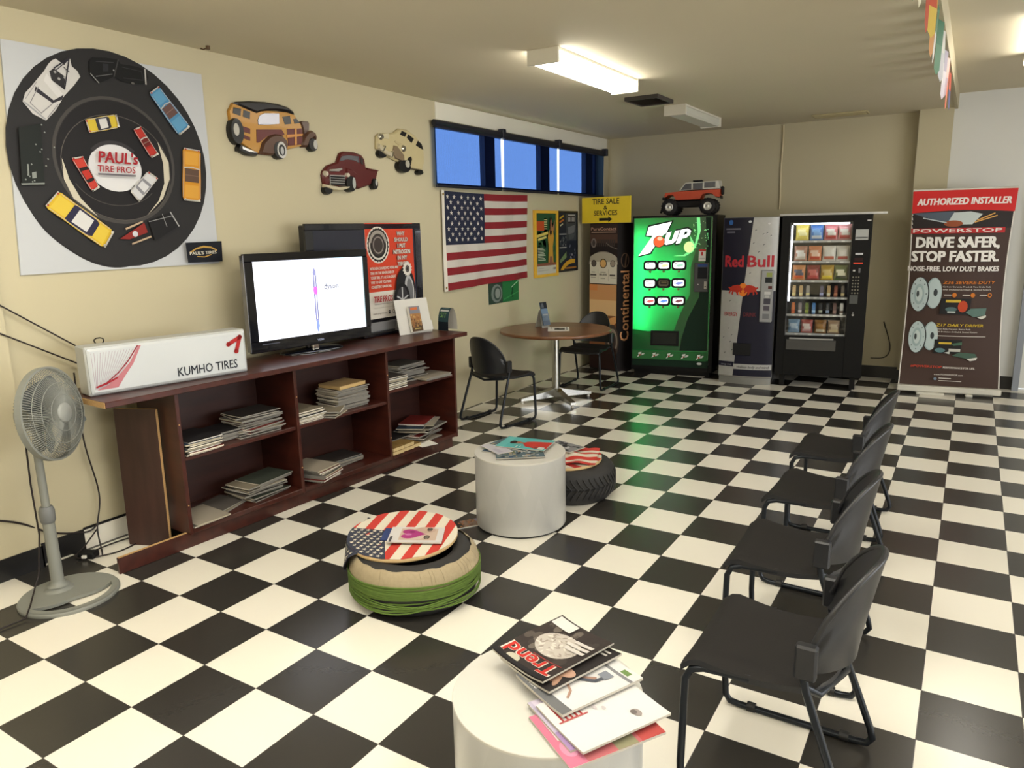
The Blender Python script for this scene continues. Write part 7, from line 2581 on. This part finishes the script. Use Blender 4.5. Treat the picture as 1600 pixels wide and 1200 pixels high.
sheet = Art(0.0, bw_, 0.0010, 0.03, 1.5)
sheet.rect(0, 0, BW, BH, ink(70, 52, 46))
sheet.build('sheet', bn)
bk_ = Art(0.0, lambda u, v, off: bw_(u, v, -0.003), 0.0, 0.03, 1.5)
bk_.rect(0, 0, BW, BH, ink(196, 194, 188))
bk_.build('sheet_back', bn)
a = Art(0.0, bw_, 0.0010, 0.03, 1.5)
a.k = 2
H = BH
a.poly([(0, H), (0, H * .885), (0.2, H * .893), (0.43, H * .897), (0.66, H * .893), (BW, H * .885), (BW, H)], ink(206, 40, 40))
a.text('AUTHORIZED INSTALLER', BW / 2, H * .925, 0.062, ink(240, 232, 228), w=0.78, bold=0.045, shear=0.12)
a.k = 1
a.rect(0, H * .805, BW, H * .897, ink(44, 38, 38))
a.poly([(0, H * .885), (0.30, H * .83), (0.45, H * .855), (0.36, H * .89), (0.1, H * .886)], ink(84, 96, 110)).poly([(0.30, H * .825), (0.52, H * .825), (0.60, H * .875), (0.50, H * .888), (0.36, H * .885)], ink(196, 206, 206)).ell(0.36, H * .83, 0.08, 0.03, ink(150, 80, 50))
for k, (x0_, y0_, x1_, y1_) in enumerate(((.56, .845, .70, .878), (.54, .835, .72, .866), (.10, .86, .3, .835))):
    a.line([(x0_, H * y0_), (x1_, H * y1_)], 0.010, ink(226, 170, 90) if k < 2 else ink(190, 200, 206))
a.rect(0.0, H * .782, BW * .93, H * .808, ink(186, 40, 44))
a.text('POWERSTOP', BW * .46, H * .787, 0.034, ink(234, 226, 222), w=0.76, bold=0.04)
a.text('DRIVE SAFER,', BW * .475, H * .712, 0.098, ink(240, 238, 234), w=0.715, bold=0.055, shear=0.0)
a.text('STOP FASTER.', BW * .460, H * .642, 0.098, ink(240, 238, 234), w=0.755, bold=0.055)
a.text('NOISE-FREE, LOW DUST BRAKES', BW * .450, H * .592, 0.046, ink(236, 232, 228), w=0.80, bold=0.04)


def rotor(cx_, cy_, s):
    lt, md, dk = ink(186, 202, 204), ink(160, 180, 184), ink(60, 66, 70)
    a.k = 12
    a.ell(cx_ + 0.085 * s, cy_ + 0.01, 0.070 * s, 0.150 * s, md)
    a.ell(cx_ + 0.09 * s, cy_ + 0.01, 0.063 * s, 0.142 * s, lt).ell(cx_ + 0.10 * s, cy_ + 0.015, 0.018 * s, 0.036 * s, dk)
    a.ell(cx_ - 0.035 * s, cy_ - 0.005, 0.082 * s, 0.168 * s, dk).ell(cx_ - 0.045 * s, cy_ - 0.005, 0.080 * s, 0.165 * s, lt).ell(cx_ - 0.045 * s, cy_ - 0.005, 0.046 * s, 0.10 * s, md).ell(cx_ - 0.045 * s, cy_ - 0.005, 0.03 * s, 0.07 * s, ink(196, 210, 210)).ell(cx_ - 0.058 * s, cy_, 0.012 * s, 0.032 * s, dk)
    for k in range(8):
        an = 2 * pi * k / 8
        a.k = 20
        a.ell(cx_ - 0.045 * s + 0.062 * s * cos(an), cy_ + 0.132 * s * sin(an), 0.004 * s, 0.008 * s, dk, n=8)


rotor(0.155, H * .475, 1.0)
rotor(0.165, H * .255, 0.93)
og, wh_i, yl = ink(206, 120, 40), ink(220, 214, 208), ink(206, 176, 50)
a.k = 12
a.text('Z36 SEVERE-DUTY', 0.315, H * .528, 0.028, og, w=0.45, bold=0.03, shear=0.2, al='l')
for k in range(2):
    a.text(('Carbon-Ceramic Truck & Tow Brake Pads', 'with Evolution Drilled & Slotted Rotors')[k], 0.315, H * (.510 - k * .014), 0.014, wh_i, w=0.42, al='l', bold=0.01)
for k, x_ in enumerate((0.42, 0.58, 0.73)):
    a.k = 16
    a.ell(x_, H * .472, 0.020, 0.022, og).rect(x_ - 0.09, H * .470, x_ - 0.025, H * .474, wh_i)
    if k == 2:
        a.ell(x_, H * .472, 0.011, 0.013, ink(70, 52, 46))
a.poly([(0.30, H * .375), (0.31, H * .455), (0.57, H * .455), (0.56, H * .375)], ink(30, 30, 32)).rect(0.35, H * .435, 0.48, H * .448, ink(206, 176, 60)).ell(0.50, H * .415, 0.042, 0.055, ink(190, 70, 36)).ell(0.40, H * .40, 0.05, 0.022, ink(84, 110, 112)).rect(0.37, H * .382, 0.44, H * .390, ink(180, 190, 186))
a.poly([(0.53, H * .385), (0.57, H * .405), (0.71, H * .408), (0.70, H * .372), (0.60, H * .362)], ink(92, 120, 112)).poly([(0.63, H * .362), (0.71, H * .372), (0.71, H * .362), (0.67, H * .352)], ink(206, 206, 198))
a.k = 12
a.text('Z17 DAILY DRIVER', 0.285, H * .312, 0.026, yl, w=0.41, bold=0.03, shear=0.2, al='l')
for k in range(2):
    a.text(('Clean Ride Ceramic Brake Pads', 'with Evolution Drilled & Slotted Rotors')[k], 0.285, H * (.296 - k * .014), 0.013, wh_i, w=(0.30, 0.36)[k], al='l', bold=0.01)
a.rect(0.285, H * .262, 0.72, H * .265, wh_i)
a.poly([(0.28, H * .175), (0.285, H * .245), (0.52, H * .245), (0.51, H * .175)], ink(30, 30, 30)).rect(0.32, H * .222, 0.43, H * .232, ink(206, 176, 60)).poly([(0.43, H * .225), (0.52, H * .235), (0.52, H * .22), (0.45, H * .215)], ink(70, 104, 84)).ell(0.335, H * .19, 0.045, 0.022, ink(90, 126, 130)).rect(0.41, H * .185, 0.51, H * .20, ink(190, 190, 182)).poly([(0.37, H * .178), (0.42, H * .186), (0.42, H * .172)], ink(196, 200, 196))
a.poly([(0.44, H * .165), (0.50, H * .182), (0.64, H * .178), (0.66, H * .160), (0.58, H * .150)], ink(70, 96, 82)).poly([(0.57, H * .150), (0.66, H * .160), (0.65, H * .146), (0.60, H * .140)], ink(214, 212, 204))
a.text('#POWERSTOP', 0.09, H * .098, 0.022, ink(206, 70, 50), w=0.27, bold=0.03, shear=0.2, al='l').text('PERFORMANCE FOR LIFE.', 0.375, H * .098, 0.018, wh_i, w=0.27, bold=0.03, al='l')
a.text('www.POWERSTOP.com', 0.30, H * .062, 0.016, wh_i, w=0.25, bold=0.01, al='l').rect(0.345, H * .045, 0.45, H * .049, wh_i).rect(0.345, H * .033, 0.54, H * .036, wh_i).ell(0.315, H * .043, 0.014, 0.014, ink(120, 140, 160))
a.build('print', bn)
bd_ = Art(0.0, bw_, 0.0010, 0.03, 1.5)
bd_.k = 1
bd_.rect(0, 0, 0.010, BH * .885, ink(226, 222, 216))
bd_.build('white_border', bn)
bd_ = Art(0.0, bw_, 0.0010, 0.03, 1.5)
bd_.k = 1
bd_.rect(BW - 0.010, 0, BW, BH * .885, ink(226, 222, 216))
bd_.build('white_border', bn)
# top rail and pole
q = MB()
rail = [bw_(BW * i / 10, BH, 0.0) for i in range(11)]
q.tube(rail, 0.010, silver, 8)
q.build('top_rail', bn)
MB().tube([(BW / 2, 0.06, 0.05), (BW / 2, 0.16, 1.0), (BW / 2, BH * sin(TL) + 0.012, 0.07 + BH * cos(TL))], 0.008, silver, 8).build('pole', bn)

# ---- triangular tyre display tower in the corner, and the yellow sign on it
INK = 1.3
A_, B_, D_ = Vector((-1.705, 6.11)), Vector((-1.318, 6.02)), Vector((-1.215, 6.22))
E_ = A_ + (D_ - B_)
tw_ = thing('display_tower', 'dark tyre display tower in the corner left of the green machine', 'display stand', (A_.x, A_.y, 0), atan2(B_.y - A_.y, B_.x - A_.x))
fw = (B_ - A_).length
iv = Matrix.Rotation(-atan2(B_.y - A_.y, B_.x - A_.x), 4, 'Z')


def lc_(p):
    q_ = iv @ Vector((p.x - A_.x, p.y - A_.y, 0))
    return (q_.x, q_.y)


pts = [lc_(p) for p in (A_, B_, D_, E_)]
m = MB()
m.ring_surf([[(p[0], p[1], z) for p in pts] for z in (0.0, 1.725)], ink(26, 22, 22), False)
m.build('body', tw_)
a = Art(-0.0008)
a.rect(0.0, 0.02, fw, 1.72, ink(44, 34, 32))
a.rect(0, 1.50, fw, 1.72, ink(84, 62, 54)).rect(0, 1.60, fw, 1.72, ink(58, 44, 40)).text('PureContact', fw * .5, 1.645, 0.034, ink(190, 150, 130), w=fw * .92, bold=0.02).rect(0.02, 1.618, fw - 0.02, 1.626, ink(190, 160, 140))
a.rect(0, 1.38, fw, 1.50, ink(40, 34, 34)).ell(0.055, 1.50, 0.04, 0.055, ink(120, 110, 106)).ell(0.055, 1.50, 0.022, 0.036, ink(70, 64, 62))
for k in range(9):
    a.k = 8
    a.poly([(0.10 + k * 0.03, 1.46), (0.12 + k * 0.03, 1.46), (0.13 + k * 0.03, 1.54), (0.11 + k * 0.03, 1.54)], ink(64, 56, 54))
a.line([(0.24, 1.50), (0.30, 1.46), (fw, 1.43)], 0.007, ink(120, 110, 104))
a.poly([(p[0], p[1]) for p in ellipse(fw / 2, 1.255, fw * .54, 0.15, 24, 0, 0, pi) if True], ink(128, 120, 110))
sh_ = [(min(max(p[0], 0.0), fw), p[1]) for p in ellipse(fw / 2, 1.285, fw * .56, 0.11, 24, 0, 0, pi)]
a.poly(sh_, ink(168, 162, 148))
a.rect(0, 1.03, fw, 1.285, ink(206, 202, 190))
for cx_, ry, c in ((0.06, 0.04, (92, 84, 78)), (fw / 2, 0.055, (206, 166, 106)), (fw - 0.06, 0.04, (150, 140, 128))):
    a.k = 14
    a.ell(cx_, 1.265, ry * .95, ry, ink(40, 36, 36)).ell(cx_, 1.265, ry * .78, ry * .82, ink(*c))
a.line([(fw * .31, 1.06), (fw * .31, 1.20)], 0.003, ink(150, 146, 136)).line([(fw * .69, 1.06), (fw * .69, 1.20)], 0.003, ink(150, 146, 136))
a.text('80,000', fw * .5, 1.125, 0.024, ink(70, 66, 62), w=0.11, bold=0.02).rect(fw * .40, 1.16, fw * .60, 1.168, ink(120, 116, 108)).rect(fw * .41, 1.09, fw * .58, 1.098, ink(120, 116, 108))
a.rect(0.01, 1.122, 0.10, 1.14, ink(84, 80, 76)).rect(0.03, 1.16, 0.08, 1.167, ink(130, 126, 118)).rect(0.02, 1.098, 0.09, 1.105, ink(130, 126, 118)).rect(fw - 0.10, 1.122, fw - 0.02, 1.14, ink(84, 80, 76)).rect(fw - 0.09, 1.098, fw - 0.01, 1.105, ink(130, 126, 118))
a.rect(0, 0.66, fw, 1.02, ink(190, 140, 96)).rect(0, 0.66, fw, 0.84, ink(206, 172, 128)).rect(0.0, 0.95, fw * .3, 1.02, ink(196, 128, 76))
for k in range(11):
    a.k = 24
    a.ell(0.03 + k * 0.033, 0.855 + 0.02 * sin(k * 1.3), 0.019, 0.026, ink(*((120, 64, 36) if k % 2 else (206, 166, 120))))
a.line([(0.05, 0.90), (0.2, 0.905), (fw - 0.02, 0.88)], 0.02, ink(110, 66, 40)).line([(0.03, 0.76), (fw - 0.03, 0.755)], 0.004, ink(150, 116, 86)).line([(0.03, 0.72), (fw - 0.10, 0.72)], 0.004, ink(150, 116, 86))
a.rect(0, 0.30, fw, 0.66, ink(120, 76, 48)).poly([(0.10, 0.56), (fw, 0.66), (fw, 0.58), (0.2, 0.45)], ink(206, 150, 96)).ell(fw - 0.06, 0.36, 0.10, 0.2, ink(70, 60, 56)).ell(fw - 0.05, 0.36, 0.07, 0.15, ink(140, 126, 116)).ell(fw - 0.05, 0.36, 0.05, 0.11, ink(60, 50, 48)).rect(0, 0.02, fw, 0.28, ink(40, 22, 20))
a.build('front_print', tw_)
# side face with the vertical name
sd_ = D_ - B_
bx_, by_ = lc_(B_)
dx_, dy_ = lc_(D_)
L_ = sqrt((dx_ - bx_) ** 2 + (dy_ - by_) ** 2)
ex, ey = (dx_ - bx_) / L_, (dy_ - by_) / L_
a = Art(0.0, lambda u, v, off: (bx_ + ex * u + ey * (0.0008 + off), by_ + ey * u - ex * (0.0008 + off), v), 0.0004, 0.5)
a.rect(0.0, 0.02, L_, 1.72, ink(24, 20, 20))
a.text('Continental', L_ * .5 + 0.062, 0.36, 0.125, ink(206, 150, 104), w=0.82, bold=0.02, rot=pi / 2, al='l')
a.ring(L_ * .5, 1.30, 0.06, 0.085, 0.012, ink(96, 76, 62)).line([(L_ * .5, 1.22), (L_ * .5 + 0.02, 1.36)], 0.02, ink(96, 76, 62))
a.build('side_print', tw_)
ys_ = thing('tyre_sale_sign', 'yellow TIRE SALE & SERVICES sign with a black arrow, atop the corner display', 'sign', (-1.800, 6.10, 1.727), atan2(-0.09, 0.64))
MB().box(0, 0.655, -0.012, 0.0, 0, 0.292, ink(222, 194, 50)).build('board', ys_)
a = Art(-0.0125)
k_ = ink(40, 36, 30)
a.text('TIRE SALE', 0.325, 0.212, 0.062, k_, w=0.36, bold=0.012).text('&', 0.325, 0.152, 0.045, k_, w=0.05, bold=0.012).text('SERVICES', 0.325, 0.086, 0.055, k_, w=0.315, bold=0.012)
a.rect(0.24, 0.026, 0.365, 0.056, k_).poly([(0.365, 0.010), (0.42, 0.041), (0.365, 0.072)], k_)
a.build('print', ys_)
